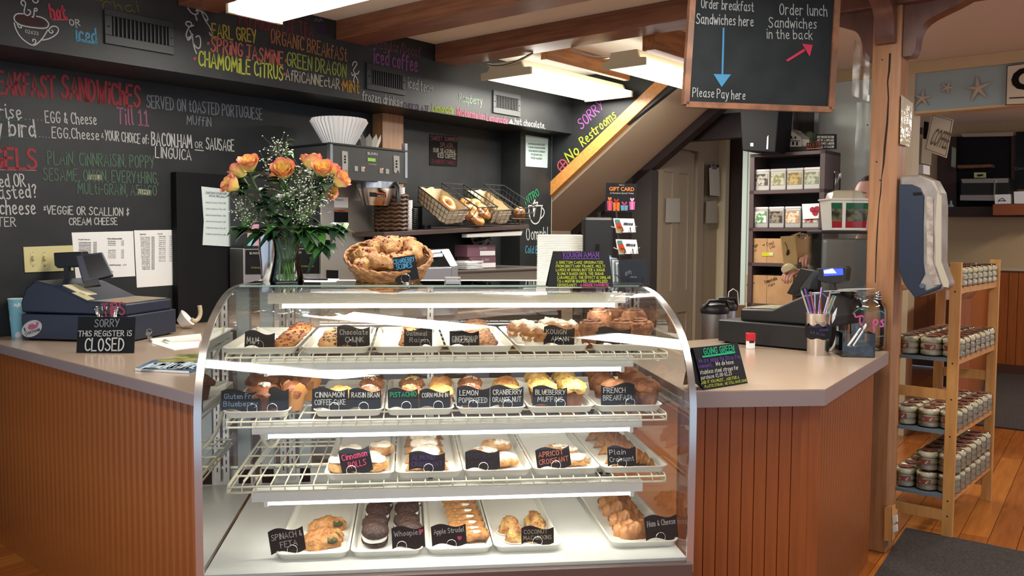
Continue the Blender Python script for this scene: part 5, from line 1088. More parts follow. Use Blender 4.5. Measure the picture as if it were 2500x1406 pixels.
def wbasket(lab,BL,BR,FR,FL,bfl,bfr,lined,vb=.16):
    tf=[onV(*FL,.60),onV(*FR,.60)]; tb=[onV(*BL,vb),onV(*BR,vb)]
    bf=[onV(*bfl,.535),onV(*bfr,.535)]; dn=Vector((0,0,-.105))
    bb=[tb[0]+dn+EN*(-.01),tb[1]+dn+EN*(-.01)]
    bb=[p+(-EN)*0 for p in bb]
    t=thing('wire_basket',lab,'basket',(bf[0]+bf[1])/2,group='wire bread baskets on the wall shelf'); m=mat('basket_wire',(.16,.16,.16),.4,.8)
    obj('rim_wire',MB().tube([tb[0],tb[1],tf[1],tf[0]],.005,6,True),m,t,world=True,smooth=60)
    mb=MB()
    faces=[(tb[0],tf[0],bf[0],bb[0],9,3),(tb[1],tf[1],bf[1],bb[1],9,3),(tf[0],tf[1],bf[1],bf[0],4,3),(tb[0],tb[1],bb[1],bb[0],4,3),(bb[0],bb[1],bf[1],bf[0],4,8)]
    for a,b,c,d,n1,n2 in faces:
        for i in range(n1+1): mb.tube([bil(a,b,c,d,i/n1,0),bil(a,b,c,d,i/n1,1)],.002,4)
        for j in range(n2+1): mb.tube([bil(a,b,c,d,0,j/n2),bil(a,b,c,d,1,j/n2)],.002,4)
    obj('wire_grid',mb,m,t,world=True)
    if lined:
        C=sum(tb+tf+bf+bb,Vector())/8; ins=lambda p,k=.93:C+(p-C)*k; T=[ins(p) for p in (tb[0],tb[1],tf[1],tf[0])]; Bq=[ins(p,.95) for p in (bb[0],bb[1],bf[1],bf[0])]
        mb=MB(); N=10; ring=[]
        for lev in range(5):
            r=[]
            for s in range(4):
                for i in range(N): a=T[s]*(1-i/N)+T[(s+1)%4]*(i/N); b=Bq[s]*(1-i/N)+Bq[(s+1)%4]*(i/N); p=a*(1-lev/4)+b*(lev/4); r.append(p+Vector((noise.noise(p*30),noise.noise(p*30+Vector((5,5,5))),noise.noise(p*25)*1.2))*.012)
            ring.append(r)
        n=4*N; mb.add([p for r in ring for p in r],[(j*n+i,j*n+(i+1)%n,(j+1)*n+(i+1)%n,(j+1)*n+i) for j in range(4) for i in range(n)]+[tuple(4*n+i for i in range(n))])
        obj('cloth_liner',mb,mat('liner_cloth',sh('#d6c5a4'),.8,bump=.2,bscale=30),t,world=True,smooth=60)
    return (tb,tf,bf,bb)
b1=wbasket('cloth lined wire bread basket, leftmost on the wall shelf',(1022,456),(1078,458),(1149,512),(1097,514),(1083,548),(1130,547),True)
b2=wbasket('unlined wire basket of bagels between the two cloth lined ones',(1079,447),(1132,450),(1215,505),(1168,507),(1140,548),(1190,547),False)
b3=wbasket('cloth lined wire bread basket, second lined one from the left',(1135,462),(1187,462),(1255,513),(1205,514),(1195,548),(1238,546),True)
b4=wbasket('unlined wire basket, rightmost on the wall shelf beside the drawn mug',(1182,450),(1230,453),(1310,506),(1270,509),(1240,546),(1290,548),False)
BAG=fmat('bagel_crust','#d9a45e','#a8692f',12,.35,.2,50,coat=.3)
def bagel_mb(R=.036,r=.02):
    mb=MB(); n=20;k=10; mb.add([((R+r*math.cos(2*math.pi*j/k))*math.cos(2*math.pi*i/n),(R+r*math.cos(2*math.pi*j/k))*math.sin(2*math.pi*i/n),r*math.sin(2*math.pi*j/k)*.9) for i in range(n) for j in range(k)],[(i*k+j,((i+1)%n)*k+j,((i+1)%n)*k+(j+1)%k,i*k+(j+1)%k) for i in range(n) for j in range(k)]); return mb.rough(.002,40,3)
bg=None
for x,y,v,w in ((1092,498,.42,'in the leftmost lined basket'),(1148,520,.5,'lower left in the unlined basket'),(1180,516,.52,'lower right in the unlined basket, hole showing'),(1165,506,.42,'topmost in the unlined basket'),(1143,500,.36,'upper left in the unlined basket'),(1162,532,.53,'frontmost in the unlined basket')):
    p=onV(x,y,v); M=Matrix.Translation(p)@Matrix.Rotation(AN+random.uniform(-.5,.5),4,'Z')@Matrix.Rotation(random.uniform(.6,1.1),4,'Y')@Matrix.Scale(1.25,4)
    if bg is None: bg=obj('bagel',bagel_mb(),BAG,None,smooth=60); o=bg
    else: o=bg.copy(); COL.objects.link(o)
    o.matrix_world=M; WM[o.name]=M; tag(o,'shiny golden bagel, '+w,'bagel','bagels in the wire baskets')
p=onV(1268,522,.5); t=thing('bread_bag','clear bag of rolls in the rightmost wire basket','bag',p); obj('rolls',MB().sphere((0,0,0),.052,14,9,(.95,.8,.95)).rough(.012,28,4),BAG,t,smooth=50); obj('plastic_film',MB().sphere((0,0,0),.06,14,9,(1,.85,1)).rough(.012,30,5),FILM,t,smooth=50)
# wicker stack, cups, lids left of the baskets
p=onV(955,562,.4); z0=shz(uv(p)[0]); rw=(uv(onV(983,540,.4))[0]-uv(onV(926,540,.4))[0])/2
for k in range(9):
    t=thing('wicker_tray','round brown wicker tray, %s of the stack right of the brewer'%('lowest','second','third','fourth','fifth','sixth','seventh','eighth','topmost')[k],'tray',(p.x,p.y,z0+k*.026),group='stacked wicker trays')
    obj('woven_side',MB().tube([(rw*math.cos(i*.2618),rw*math.sin(i*.2618),.013+.004*(-1)**i) for i in range(24)],.013,6,True),mat('wicker_dark',sh('#5e4029'),.6,col2=sh('#3c2818'),nscale=60),t,smooth=60); obj('woven_base',MB().cyl((0,0,.004),(0,0,.01),rw*.95,24),MT['wicker_dark'],t)
for x,n_,lab,m_,r_ in ((972,1,'tall stack of white paper cups behind the funnel handle',PAPER,.045),(991,1,'shorter stack of white paper cups beside the tall one',PAPER,.045)):
    p=onV(x,560,.3); z0=shz(uv(p)[0]); top=onV(x,(455 if x==972 else 487),.3).z; k=int((top-z0)/.014)
    t=thing('cup_stack',lab,'cups',(p.x,p.y,z0))
    mb=MB(); pr=[]
    for i in range(k): pr+=[(r_*.92,i*.014),(r_,i*.014+.011),(r_,i*.014+.0135)]
    obj('nested_cups',MB().lathe(pr,24),m_,t,smooth=25)
for x,yt,lab,r_ in ((1003,505,'tall stack of black plastic lids left of the lined basket',.05),(1016,497,'black lid stack behind the first one',.045),(1040,545,'short stack of black lids under the raised basket',.035)):
    p=onV(x,562,.3 if x!=1016 else .2); z0=shz(uv(p)[0]); top=onV(x,yt,.3).z; k=max(2,int((top-z0)/.013)); t=thing('lid_stack',lab,'lids',(p.x,p.y,z0)); pr=[]
    for i in range(k): pr+=[(r_*.9,i*.013),(r_,i*.013+.004),(r_*.97,i*.013+.009),(r_*.85,i*.013+.0125)]
    obj('nested_lids',MB().lathe(pr,22),BLACKP,t,smooth=25)
# under the shelf: glove boxes, plates, receipt printer, scissors, counter top machine
BZ=onV(1200,655,.45).z
t=thing('undercounter_cabinet','grey topped low cabinet on the back counter under the wall shelf','cabinet',WP(3,.3,CT)); 
obj('cabinet_body',ubox(uv(onV(1000,660,.58))[0],uc-.02,.02,.6,CT,BZ-.012),mat('grey_cab',sh('#6c655c'),.5),t,world=True); obj('cabinet_top',ubox(uv(onV(1000,660,.58))[0]-.01,uc-.015,.01,.61,BZ-.012,BZ),mat('grey_top',sh('#59544d'),.4),t,world=True,bevel=.002)
for i,(x0,x1,y0,y1) in enumerate(((1147,1210,628,649),(1141,1209,609,629))):
    a=onV(x0,y1,.45); bx=ubox(uv(a)[0],uv(onV(x1,y1,.45))[0],.33,.45,BZ+i*.085,BZ+.083+i*.085); t=thing('glove_box','white and maroon glove box, %s of two under the wall shelf'%('lower','upper')[i],'box',(a.x,a.y,BZ+i*.085)); obj('carton',bx,mat('maroon_print',sh('#7a5561'),.5),t,world=True)
    zt_=a.z
    obj('white_panel',ubox(uv(a)[0]+.13,uv(onV(x1,y1,.45))[0]-.002,.4505,.4515,BZ+i*.085+.008,BZ+.04+i*.085),PAPER,t,world=True); write(t,'GLOVES',WP(uv(a)[0]+.12,.452,BZ+.052+i*.085),EW,Vector((0,0,1)),.08,.018,'#d8cdd0',.15)
p=onV(1174,607,.4); t=thing('plastic_bag','crumpled clear plastic bag on top of the upper glove box','bag',(p.x,p.y,BZ+.17)); obj('film',MB().sphere((0,0,.03),.07,12,8,(1.1,.7,.55)).rough(.035,30,2),FILM,t,smooth=30)
for k in range(5):
    p=onV(1143,652,.5); a=random.uniform(-.1,.1); t=thing('paper_tray','white paper food tray, %s of the pile left of the glove boxes'%('lowest','second','third','fourth','topmost')[k],'tray',(p.x,p.y,BZ+.004+k*.011),RW+a,group='white paper trays'); obj('paper_dish',MB().box((-.085,-.06,0),(.085,.06,.002)).tube([(-.085,-.06,.008),(.085,-.06,.008),(.09,.06,.008),(-.09,.06,.008)],.004,6,True),PAPER,t,bevel=.001)
t=thing('slush_machine','stainless machine with bright white angled frame behind the scone basket','machine',WP(2.4,.5,CT))
obj('machine_body',pbz(1020,1103,655,CT,.72,.35),STEELB,t,world=True,bevel=.003); obj('side_column',pbz(1103,1118,652,CT,.72,.1),STEELB,t,world=True)
fm2=lambda x,y:onV(x,y,.7)
slab(t,'white_frame',fm2,[(1081,609),(1096,608),(1117,648),(1105,650)],mat('emissive_white',(.95,.95,.93),.4,emit=.6),.02); slab(t,'white_frame',lambda x,y:onV(x,y,.6),[(1035,612),(1076,609),(1076,616),(1035,619)],MT['emissive_white'],.01); slab(t,'white_frame',lambda x,y:onV(x,y,.6),[(1037,621),(1080,618),(1081,626),(1038,629)],MT['emissive_white'],.01)  # frame pieces use a slightly emissive white
slab(t,'dark_window',lambda x,y:onV(x,y,.58),[(1030,608),(1096,606),(1104,655),(1030,656)],BLACKM,.02)
t=thing('scissors','scissors with blue ring handles hanging on the black wall under the shelf','scissors',onV(1257,620,.01)); 
for x in (1252,1264):
    c=onV(x,596,.01); obj('ring_handle',MB().tube([c+EW*(.04*math.cos(a*.5))+Vector((0,0,.055*math.sin(a*.5))) for a in range(13)],.006,6,True),mat('scissor_blue',sh('#3d5562'),.4),t,world=True,smooth=60)
slab(t,'blades',lambda x,y:onV(x,y,.012),[(1254,606),(1259,606),(1256,650),(1253,650)],STEELB,.003)
# ================================================================= ON TOP OF THE CASE
GZ=1.2685; PZ=1.2625
vc=onZ(700,692,GZ); vy=vc.y
def yy(x,y,d=0): return onY(x,y,vy+d)
s1=1/CF*vc.y*1.01
hv=(692-558)*s1; prof=[(.060,0),(.064,.01),(.060,.03),(.050,.075),(.045,.11),(.048,.15),(.058,.19),(.0655,hv)]
t=thing('flower_vase','clear flared glass vase with water and rose stems on the case top','vase',(vc.x,vc.y,GZ))
obj('vase_wall',MB().lathe(prof,36,False),GLV,t,smooth=60); obj('vase_base',MB().lathe([(.060,0),(.060,.008),(.0005,.009)],36),GLV,t,smooth=60)
obj('vase_rim',MB().tube([(.064*math.cos(i*.2),.064*math.sin(i*.2),hv) for i in range(31)],.0022,6,True),GLV,t,smooth=60)
wl=(692-633)*s1; obj('water',MB().lathe([(.052,.009),(.058,.02),(.054,.035),(.046,.075),(.0425,wl),(.0005,wl)],32),glass('water_green',(.80,.90,.74),k=1.2),t,smooth=50)
STEMG=mat('stem_green',sh('#5f8a35'),.45,col2=sh('#3f6a24'),nscale=30); LEAFG=mat('rose_leaf',sh('#294a2c'),.42,col2=sh('#1e3a22'),nscale=12,bump=.2,bscale=50); LEAFL=mat('light_leaf',sh('#40722f'),.45)
ROSE=mat('rose_petal',sh('#f2b24a'),.45); 
def rose_mat():
    m=ROSE; nt=m.node_tree;N=nt.nodes;L=nt.links; b=N['Principled BSDF']; b.inputs['Subsurface Weight'].default_value=.15; b.inputs['Subsurface Radius'].default_value=(.02,.01,.004)
    at=N.new('ShaderNodeAttribute'); at.attribute_name='tip'; r=N.new('ShaderNodeValToRGB'); e=r.color_ramp.elements
    e[0].position=0; e[0].color=(*sh('#f5e08c'),1); e[1].position=.97; e[1].color=(*sh('#d8557a'),1); x=e.new(.45); x.color=(*sh('#f5cf70'),1); x=e.new(.72); x.color=(*sh('#f0a274'),1)
    L.new(at.outputs['Fac'],r.inputs[0]); L.new(r.outputs[0],b.inputs['Base Color'])
rose_mat()
def petal_grid(r0,r1,h,a0,span,curl,seed,tipk=1.0):
    nu,nv=9,8; vs=[];tv=[]
    for j in range(nv+1):
        t_=j/nv
        for i in range(nu+1):
            s_=i/nu*2-1; w_=span*(math.sin(math.pi*min(1,.25+.6*t_)))*.5; a=a0+s_*w_
            r=r0+(r1-r0)*math.sin(t_*1.57)**.8+curl*max(0,t_-.65)**1.3; z=h*(t_**.9)*(1-.12*s_*s_)-curl*.7*max(0,t_-.8)
            r+=.003*noise.noise(Vector((a*3,t_*4,seed)))
            vs.append((r*math.cos(a),r*math.sin(a),z)); tv.append(max(0,min(1,(t_*.75+abs(s_)*.25*t_)*tipk)))
    return vs,[(j*(nu+1)+i,j*(nu+1)+i+1,(j+1)*(nu+1)+i+1,(j+1)*(nu+1)+i) for j in range(nv) for i in range(nu)],tv
def rose_mesh(seed,opn):
    rn=random.Random(seed); V=[];Fc=[];T_=[]
    def add(g):
        n=len(V); V.extend(g[0]); Fc.extend([tuple(k+n for k in f) for f in g[1]]); T_.extend(g[2])
    for i in range(5): add(petal_grid(.004,.012+.003*i,.056-.001*i,i*2.2,2.8,.0,seed+i,.66))
    for i in range(5): add(petal_grid(.008,.026+.002*(i%2),.058,i*1.257+.4,2.4,.006*opn,seed+i+9,.85))
    for i in range(6): add(petal_grid(.01,.034+.003*(i%2),.058-.005*(i%2),i*1.047+rn.random()*.3,2.2,.018*opn,seed+i+20,1.08))
    return V,Fc,T_
def leaf(mb,base,dirn,up,L,W_,droop=.3):
    d=Vector(dirn).normalized(); s_=d.cross(Vector(up)).normalized(); u_=s_.cross(d); n=6; vs=[]
    for i in range(n+1):
        t_=i/n; w_=W_*math.sin(math.pi*min(1,t_**.8))*.5; c=Vector(base)+d*(L*t_)-Vector((0,0,1))*(droop*L*t_*t_)
        vs+=[c-s_*w_+u_*w_*.35,c,c+s_*w_+u_*w_*.35]
    mb.add(vs,[(3*i,3*i+1,3*i+4,3*i+3) for i in range(n)]+[(3*i+1,3*i+2,3*i+5,3*i+4) for i in range(n)])
def rose(px,py,d,sc,lean,lab,opn=1,seed=0):
    p=yy(px,py,d); base=Vector((vc.x+random.uniform(-.03,.03),vc.y+random.uniform(-.03,.03),GZ+.012))
    ax=Vector(lean).normalized(); t=thing('rose',lab,'flower',base,group='orange roses in the vase')
    V,Fc,T_=rose_mesh(seed,opn); M=Matrix.Translation(p-ax*.026*sc)@ax.to_track_quat('Z','Y').to_matrix().to_4x4()@Matrix.Rotation(seed,4,'Z')@Matrix.Scale(sc,4)
    mb=MB().add(V,Fc,M); o=obj('petals',mb,ROSE,t,world=True,smooth=70); a=o.data.attributes.new('tip','FLOAT','POINT'); a.data.foreach_set('value',T_)
    b0=p-ax*.03*sc
    P=[base,Vector((vc.x+(b0.x-vc.x)*.12,vc.y+(b0.y-vc.y)*.15,GZ+.13)),Vector((vc.x+(b0.x-vc.x)*.45,vc.y+(b0.y-vc.y)*.5,GZ+.13+(b0.z-GZ-.13)*.45)),b0-ax*.03,b0]
    Q=P
    for _ in range(2):
        R2=[Q[0]]
        for u_,v_ in zip(Q,Q[1:]): R2+=[u_*.75+v_*.25,u_*.25+v_*.75]
        Q=R2+[Q[-1]]
    obj('stem',MB().tube(Q,.0032,7),STEMG,t,world=True,smooth=60)
    mb=MB()
    for k in range(5): a=k*1.257; q=ax.to_track_quat('Z','Y')@Vector((math.cos(a),math.sin(a),.25)); leaf(mb,b0,q,ax,.026*sc,.009,.2)
    obj('sepals',mb,LEAFL,t,world=True)
    for k in range(6):
        c=Q[int(len(Q)*(.42+.07*k))]; a=random.uniform(0,6.28); m_=MB(); leaf(m_,c,(math.cos(a),math.sin(a)*.5-.3,.25),(0,0,1),random.uniform(.075,.105),.052,random.uniform(.1,.7)); obj('leaf',m_,LEAFG if k else LEAFL,t,world=True,smooth=60)
RS=[(566,452,-.03,1.0,(-.75,-.4,.5),'orange rose at the far left, lowest of the left three',1.0),(586,420,.04,1.0,(-.5,.2,.8),'pink edged rose behind the lowest left one',.9),(608,402,0,1.02,(-.1,-.5,.85),'orange rose, topmost of the left three',1.1),
 (692,418,-.04,1.1,(.0,-.75,.6),'orange rose facing the front in the middle of the bouquet',1.0),(676,437,.04,.8,(-.4,.2,.8),'small yellow rose tucked behind the middle one',.6),(760,398,.03,1.05,(-.1,.1,1),'pink topped rose, rear of the right group',.9),
 (786,416,-.03,1.05,(.1,-.55,.75),'large orange rose, front of the right group',1.2),(806,414,.05,.9,(.5,.2,.8),'orange rose half hidden in the right group',.8),(830,440,-.02,.98,(.8,-.3,.5),'yellow rose with a pink tip at the far right',.7),(805,466,.02,.8,(.7,-.3,-.1),'pale yellow rose drooping low on the right',1.1)]
for i,a in enumerate(RS): rose(*a[:5],a[5],a[6],seed=i+1)
# baby's breath and greens
BB=mat('babys_breath_white',sh('#eef0e8'),.6); TW=mat('twig_green',sh('#6d7f55'),.6)
def sprig(px,py,r,n,d,lab):
    c=yy(px,py,d); base=Vector((vc.x,vc.y,GZ+.02)); t=thing('babys_breath',lab,'flower',base,group="sprays of baby's breath"); tw=MB(); bl=MB(); 
    q=Vector((vc.x+(c.x-vc.x)*.3,vc.y+(c.y-vc.y)*.3,GZ+.2)); hub=c-Vector((0,0,r*.9)); tw.tube([base,q,(q+hub)/2+Vector((0,0,.01)),hub],.0012,4)
    subs=[hub+(c-hub)*random.uniform(.2,.8)+Vector((random.uniform(-1,1),random.uniform(-1,1),random.uniform(-.5,.5)))*r*.4 for _ in range(9)]
    for s_ in subs: tw.tube([hub,(hub+s_)/2+Vector((0,0,.004)),s_],.0007,3)
    for k in range(n):
        v=Vector((random.gauss(0,.62),random.gauss(0,.62),random.gauss(0,.62)))*r; p=c+v; s_=min(subs,key=lambda z:(z-p).length); tw.tube([s_,p],.0004,3)
        bl.sphere(p,random.uniform(.0018,.0036),6,4,(1,1,.7))
    obj('twigs',tw,TW,t,world=True); obj('blossoms',bl,BB,t,world=True,kind='stuff')
for a in ((686,362,.04,60,-.02,'tallest spray of white blossoms above the middle rose'),(655,398,.035,34,0,'loose white spray left of the middle rose'),(590,505,.045,56,-.03,'white spray hanging beside the price list'),(612,540,.035,44,0,'lowest white spray on the left'),(735,425,.04,60,0,'white spray between middle and right roses'),(722,470,.055,95,-.05,'dense white spray below the middle rose'),(770,480,.05,84,-.03,'dense white spray under the right roses'),(742,515,.04,52,-.07,'white spray over the vase rim, right'),(700,490,.05,50,.02,'white spray at the heart of the bouquet'),(802,448,.03,30,-.02,'small white spray between the right roses')): sprig(*a)
for i,(px,py,dx,dz,n) in enumerate(((700,345,.0,.05,6),(716,395,.05,.02,4),(722,430,.06,0,3),(590,560,-.07,.0,3),(830,545,.08,-.02,5),(640,470,-.05,.04,4),(800,600,.07,-.05,4),(660,570,-.03,-.02,5),(770,560,.04,.0,5),(690,545,.0,.0,6))):
    c=yy(px,py,-.01*i%.03); base=Vector((vc.x,vc.y,GZ+.02)); t=thing('greenery_stem','green leafy stem in the bouquet, %s'%('reaching above the middle rose','right of the middle rose','below the middle rose on its right','low on the left','hanging over the brewer labels','behind the left roses','lowest on the right beside the vase','over the tumbler','in front on the right','in front at the centre')[i],'plant',base,group='green stems in the vase')
    m=Vector((vc.x+(c.x-vc.x)*.3,vc.y+(c.y-vc.y)*.3,GZ+.18)); obj('stem',MB().tube([base,m,(m+c)/2+Vector((0,0,.01)),c],.002,5),STEMG,t,world=True)
    for k in range(n+8):
        f=.3+.7*k/(n+7); p=m+(c-m)*f; a=random.uniform(0,6.28); mb=MB(); big=.098 if i>2 else .055; leaf(mb,p,(math.cos(a)+dx*6,math.sin(a)*.6-.4,random.uniform(-.2,.5)+dz*4),(0,0,1),random.uniform(.6,1.1)*big,random.uniform(.75,1)*big*.6,random.uniform(.1,.9)); obj('leaf',mb,LEAFL if i<3 else random.choice((LEAFG,LEAFG,LEAFL)),t,world=True,smooth=60)
# tumbler behind the vase
c=onY(655,690,3.70); c=Vector((c.x,3.70,PZ)); h=.19; t=thing('steel_tumbler','tall steel tumbler with a black band lid behind the vase','tumbler',c)
obj('tumbler_body',MB().lathe([(.026,0),(.028,.002),(.031,.08),(.036,.12),(.038,h)],28),STEEL,t,smooth=50); obj('lid',MB().lathe([(.0385,h),(.0385,h+.016),(.03,h+.02)],28),BLACKP,t,smooth=50)
# papers and pen behind the vase
def flatq(name,pts,m,lab,cat,th=.002,z=PZ):
    P=[onZ(x,y,z) for x,y in pts]; n=len(P); t=thing(name,lab,cat,P[0]); obj('sheet',MB().add(P+[p+Vector((0,0,th)) for p in P],[tuple(range(n)),tuple(reversed(range(n,2*n)))]+[(i,(i+1)%n,n+(i+1)%n,n+i) for i in range(n)]),m,t,world=True)
flatq('paper_stack',[(742,692),(820,692),(828,684),(748,682)],PAPER,'low stack of white papers behind the vase on the case','paper',.006)
flatq('paper_sheet',[(812,693),(870,693),(866,687),(818,686)],PAPERB,'single loose sheet beside the paper stack on the case','paper',.001)
a=onZ(738,681,PZ+.01);b=onZ(800,682,PZ+.01); t=thing('pen','dark blue pen lying behind the vase','pen',a); obj('pen_barrel',MB().cyl(a,b,.004,10),NAVY,t,world=True,smooth=50)
# scone basket
c=onZ(950,692,PZ); c.y=3.6; c=onY(950,690,3.6); c.z=PZ; rx=(1045-851)/CF*3.75/2
TL=Matrix.Translation(c)@Matrix.Rotation(.42,4,'X')
def tl(mb): return mb.T(TL)
t=thing('scone_basket','round woven wicker basket tilted to the front and heaped with scones','basket',c)
WK1=mat('wicker_light',sh('#a87440'),.5,col2=sh('#7a4e26'),nscale=50)
for k in range(13):
    f=k/12; r=rx*(.66+.34*f**.7); z=.012+.098*f; P=[((r+.003*(-1)**i)*math.cos(i*math.pi/22),(r+.003*(-1)**i)*math.sin(i*math.pi/22)*.92,z+.0035*math.sin(i*.9+k)) for i in range(44)]
    obj('wicker_strand',tl(MB().tube(P,.0048,6,True)),WK1,t,world=True,smooth=60)
for k in range(2): obj('braided_rim',tl(MB().tube([((rx+.002+.004*math.sin(i*1.2+k*3))*math.cos(i*math.pi/32),(rx+.002+.004*math.sin(i*1.2+k*3))*math.sin(i*math.pi/32)*.92,.115+.005*math.cos(i*1.2+k*3)) for i in range(64)],.006,7,True)),WK1,t,world=True,smooth=60)
obj('woven_base',tl(MB().lathe([(rx*.66,.01),(rx*.66,.018)],30)),WK1,t,world=True)
obj('inner_lining',tl(MB().lathe([(rx*.62,.02),(rx*.9,.1)],30,False)),mat('wicker_inner',sh('#6b4524'),.7),t,world=True)
def scone(seed): return MB().sphere((0,0,0),1,26,16,(.05,.042,.032)).rough(.011,32,seed).rough(.006,90,seed+5)
for i,(x,y,z,r,w) in enumerate(((-.085,.0,.115,0,'left, with a cranberry seam'),(-.035,.055,.135,1,'rear left'),(.01,.02,.15,2,'topmost'),(.03,-.05,.12,.5,'front, above the black card'),(.075,.045,.14,2.6,'big rear right'),(.09,-.01,.125,1.2,'right edge'),(-.03,-.05,.115,2,'front left'),(-.085,-.055,.1,.4,'lowest front left'),(.0,.085,.125,1,'rear middle'))):
    M=TL@Matrix.Translation((x*1.02,y,z))@Matrix.Rotation(r,4,'Z')@Matrix.Rotation(.4*math.sin(i*2.3),4,'X')@Matrix.Scale(1.08,4)
    s_=thing('cranberry_scone','large golden cranberry scone in the wicker basket, '+w,'scone',M.translation,rot=M.to_3x3().to_4x4()); s_['group']='scones in the wicker basket'
    obj('scone_dough',scone(i+3),CRUMB,s_,smooth=60); mb=MB(); rn=random.Random(i)
    for k in range(16):
        a=rn.uniform(0,6.28);b=rn.uniform(.1,1.4); mb.sphere((.048*math.cos(a)*math.cos(b),.04*math.sin(a)*math.cos(b),.031*math.sin(b)),rn.uniform(.003,.0058),6,4)
    obj('cranberries',mb,RED_,s_,smooth=60)
c=onY(993,697,3.42); c.z=GZ; t=thing('scone_card','black card with blue lettering reading cranberry scones, before the basket','sign',c); fsn=lambda x,y:onY(x,y,3.42)
slab(t,'card',fsn,[(966,690),(1024,681),(1012,622),(958,629)],CARDB,.002); wpx(t,'CRANBERRY',fsn,(961,645),(1012,637),11,'#5fb0dd',.14,off=.003); wpx(t,'SCONES',fsn,(968,658),(1006,652),12,'#5fb0dd',.14,off=.003)
obj('ring_clip',MB().tube([onY(990+11*math.cos(a*.35),680+11*math.sin(a*.35),3.415) for a in range(18)],.0013,6,True),CHROME,t,world=True,smooth=60); obj('holder_base',MB().lathe([(.024,0),(.022,.003),(.006,.009),(.0005,.01)],24),CHROME,t,smooth=60)
# bowl stack
c=onY(1366,686,3.74); c.z=PZ; r_=(1420-1308)/CF*3.78/2; k=int((686-574)/CF*3.8/.0072); pr=[]
t=thing('bowl_stack','tall stack of white paper bowls at the back of the case','bowls',c)
for i in range(k): pr+=[(r_*.96,i*.0072),(r_,i*.0072+.004),(r_,i*.0072+.0062)]
obj('nested_bowls',MB().lathe(pr+[(r_*.9,k*.0072+.002),(r_*.6,k*.0072-.006)],36).rough(.001,9,3),mat('bowl_white',sh('#e9e6dc'),.6),t,smooth=25)
# kouign sign
c=onZ(1412,700,GZ); fk=lambda x,y:onPl(x,y,c,Vector((0,1,-.22)))
t=thing('counter_sign','black tent card in yellow and purple lettering on the right of the case top','sign',c)
slab(t,'card',fk,[(1337,700),(1497,700),(1486,613),(1350,613)],CARDB,.002); slab(t,'back_leaf',lambda x,y:fk(x,y)+Vector((0,.05*(y-613)/87,0)),[(1337,700),(1497,700),(1486,614),(1350,614)],CARDB,.002)
wpx(t,'KOUiGN AMAN',fk,(1375,629),(1461,629),13,'#7a4fa0',.14,off=.003); draw(t,fk,[[(1374,632),(1463,632)]],'#7a4fa0',1.6,off=.003)
for i,(s_,x1) in enumerate((('A BRETON CAKE ORIGINATED',1472),('FROM BRITTANY FRANCE. MULTI',1476),('LAYERS OF DOUGH, BUTTER & SUGAR',1476),('SLOWLY BAKED UNTIL THE SUGAR',1473),('CARAMELIZES. THE EFFECT IS SIMILAR',1490),('TO A MUFFIN SHAPED, CARAMELIZED',1483),('CROISSANT!',1406))): wpx(t,s_,fk,(1357+(3 if i>2 else 0),644+i*9.2),(x1,644+i*9.2),6.3,'#c3cf3e',.15,off=.003)
wpx(t,'A HOUSE FAVORITE',fk,(1416,699),(1486,699),6.3,'#e2579a',.17,off=.003)
# gift card stand
c=onZ(1540,690,GZ); c.z=GZ; fg=lambda x,y:onPl(x,y,c,Vector((.12,1,0))); fg2=lambda x,y:fg(x,y)-Vector((.12,1,0))*.02
t=thing('gift_card_stand','black wire stand holding gift cards on the right end of the case','stand',c); BW=mat('black_wire',(.02,.02,.02),.35)
obj('post',MB().cyl(fg(1504,512),fg(1520,690),.004,8),BW,t,world=True); slab(t,'base',lambda x,y:onZ(x,y,GZ+.004),[(1490,694),(1570,694),(1560,686),(1500,686)],BW,.003)
slab(t,'header_card',fg,[(1477,517),(1552,518),(1555,449),(1480,446)],CARDB,.002)
ppx(t,'GIFT CARD',fg,(1487,466),(1548,467),10,'#e8904a',bold=.03,off=.002); ppx(t,'MAKE IT A',fg,(1511,453),(1524,454),3,'#d5d0c8',off=.002); ppx(t,'to Someone Special Today',fg,(1489,474),(1547,475),5,'#d5d0c8',off=.002,bold=.01)
for x0,x1,y0,y1,cl,c2 in ((1483,1494,490,514,'#d04a7a','#e8904a'),(1497,1512,494,515,'#e07a3a','#c7412e'),(1516,1532,501,514,'#5fa9bd','#d04a7a'),(1537,1549,492,512,'#e26aa8','#f2c3d6')):
    patch(t,fg,[(x0,y1),(x1,y1),(x1+1,y0),(x0-1,y0)],cl,'gift_print',off=.0025); patch(t,fg,[((x0+x1)/2-1,y1),((x0+x1)/2+1,y1),((x0+x1)/2+1,y0),((x0+x1)/2-1,y0)],c2,'ribbon_print',off=.003)
    draw(t,fg,[[((x0+x1)/2,y0),(x0+1,y0-6),(x0+4,y0-9),((x0+x1)/2,y0)],[((x0+x1)/2,y0),(x1-1,y0-6),(x1-4,y0-9),((x0+x1)/2,y0)]],c2,2,off=.003,name='bow_print')
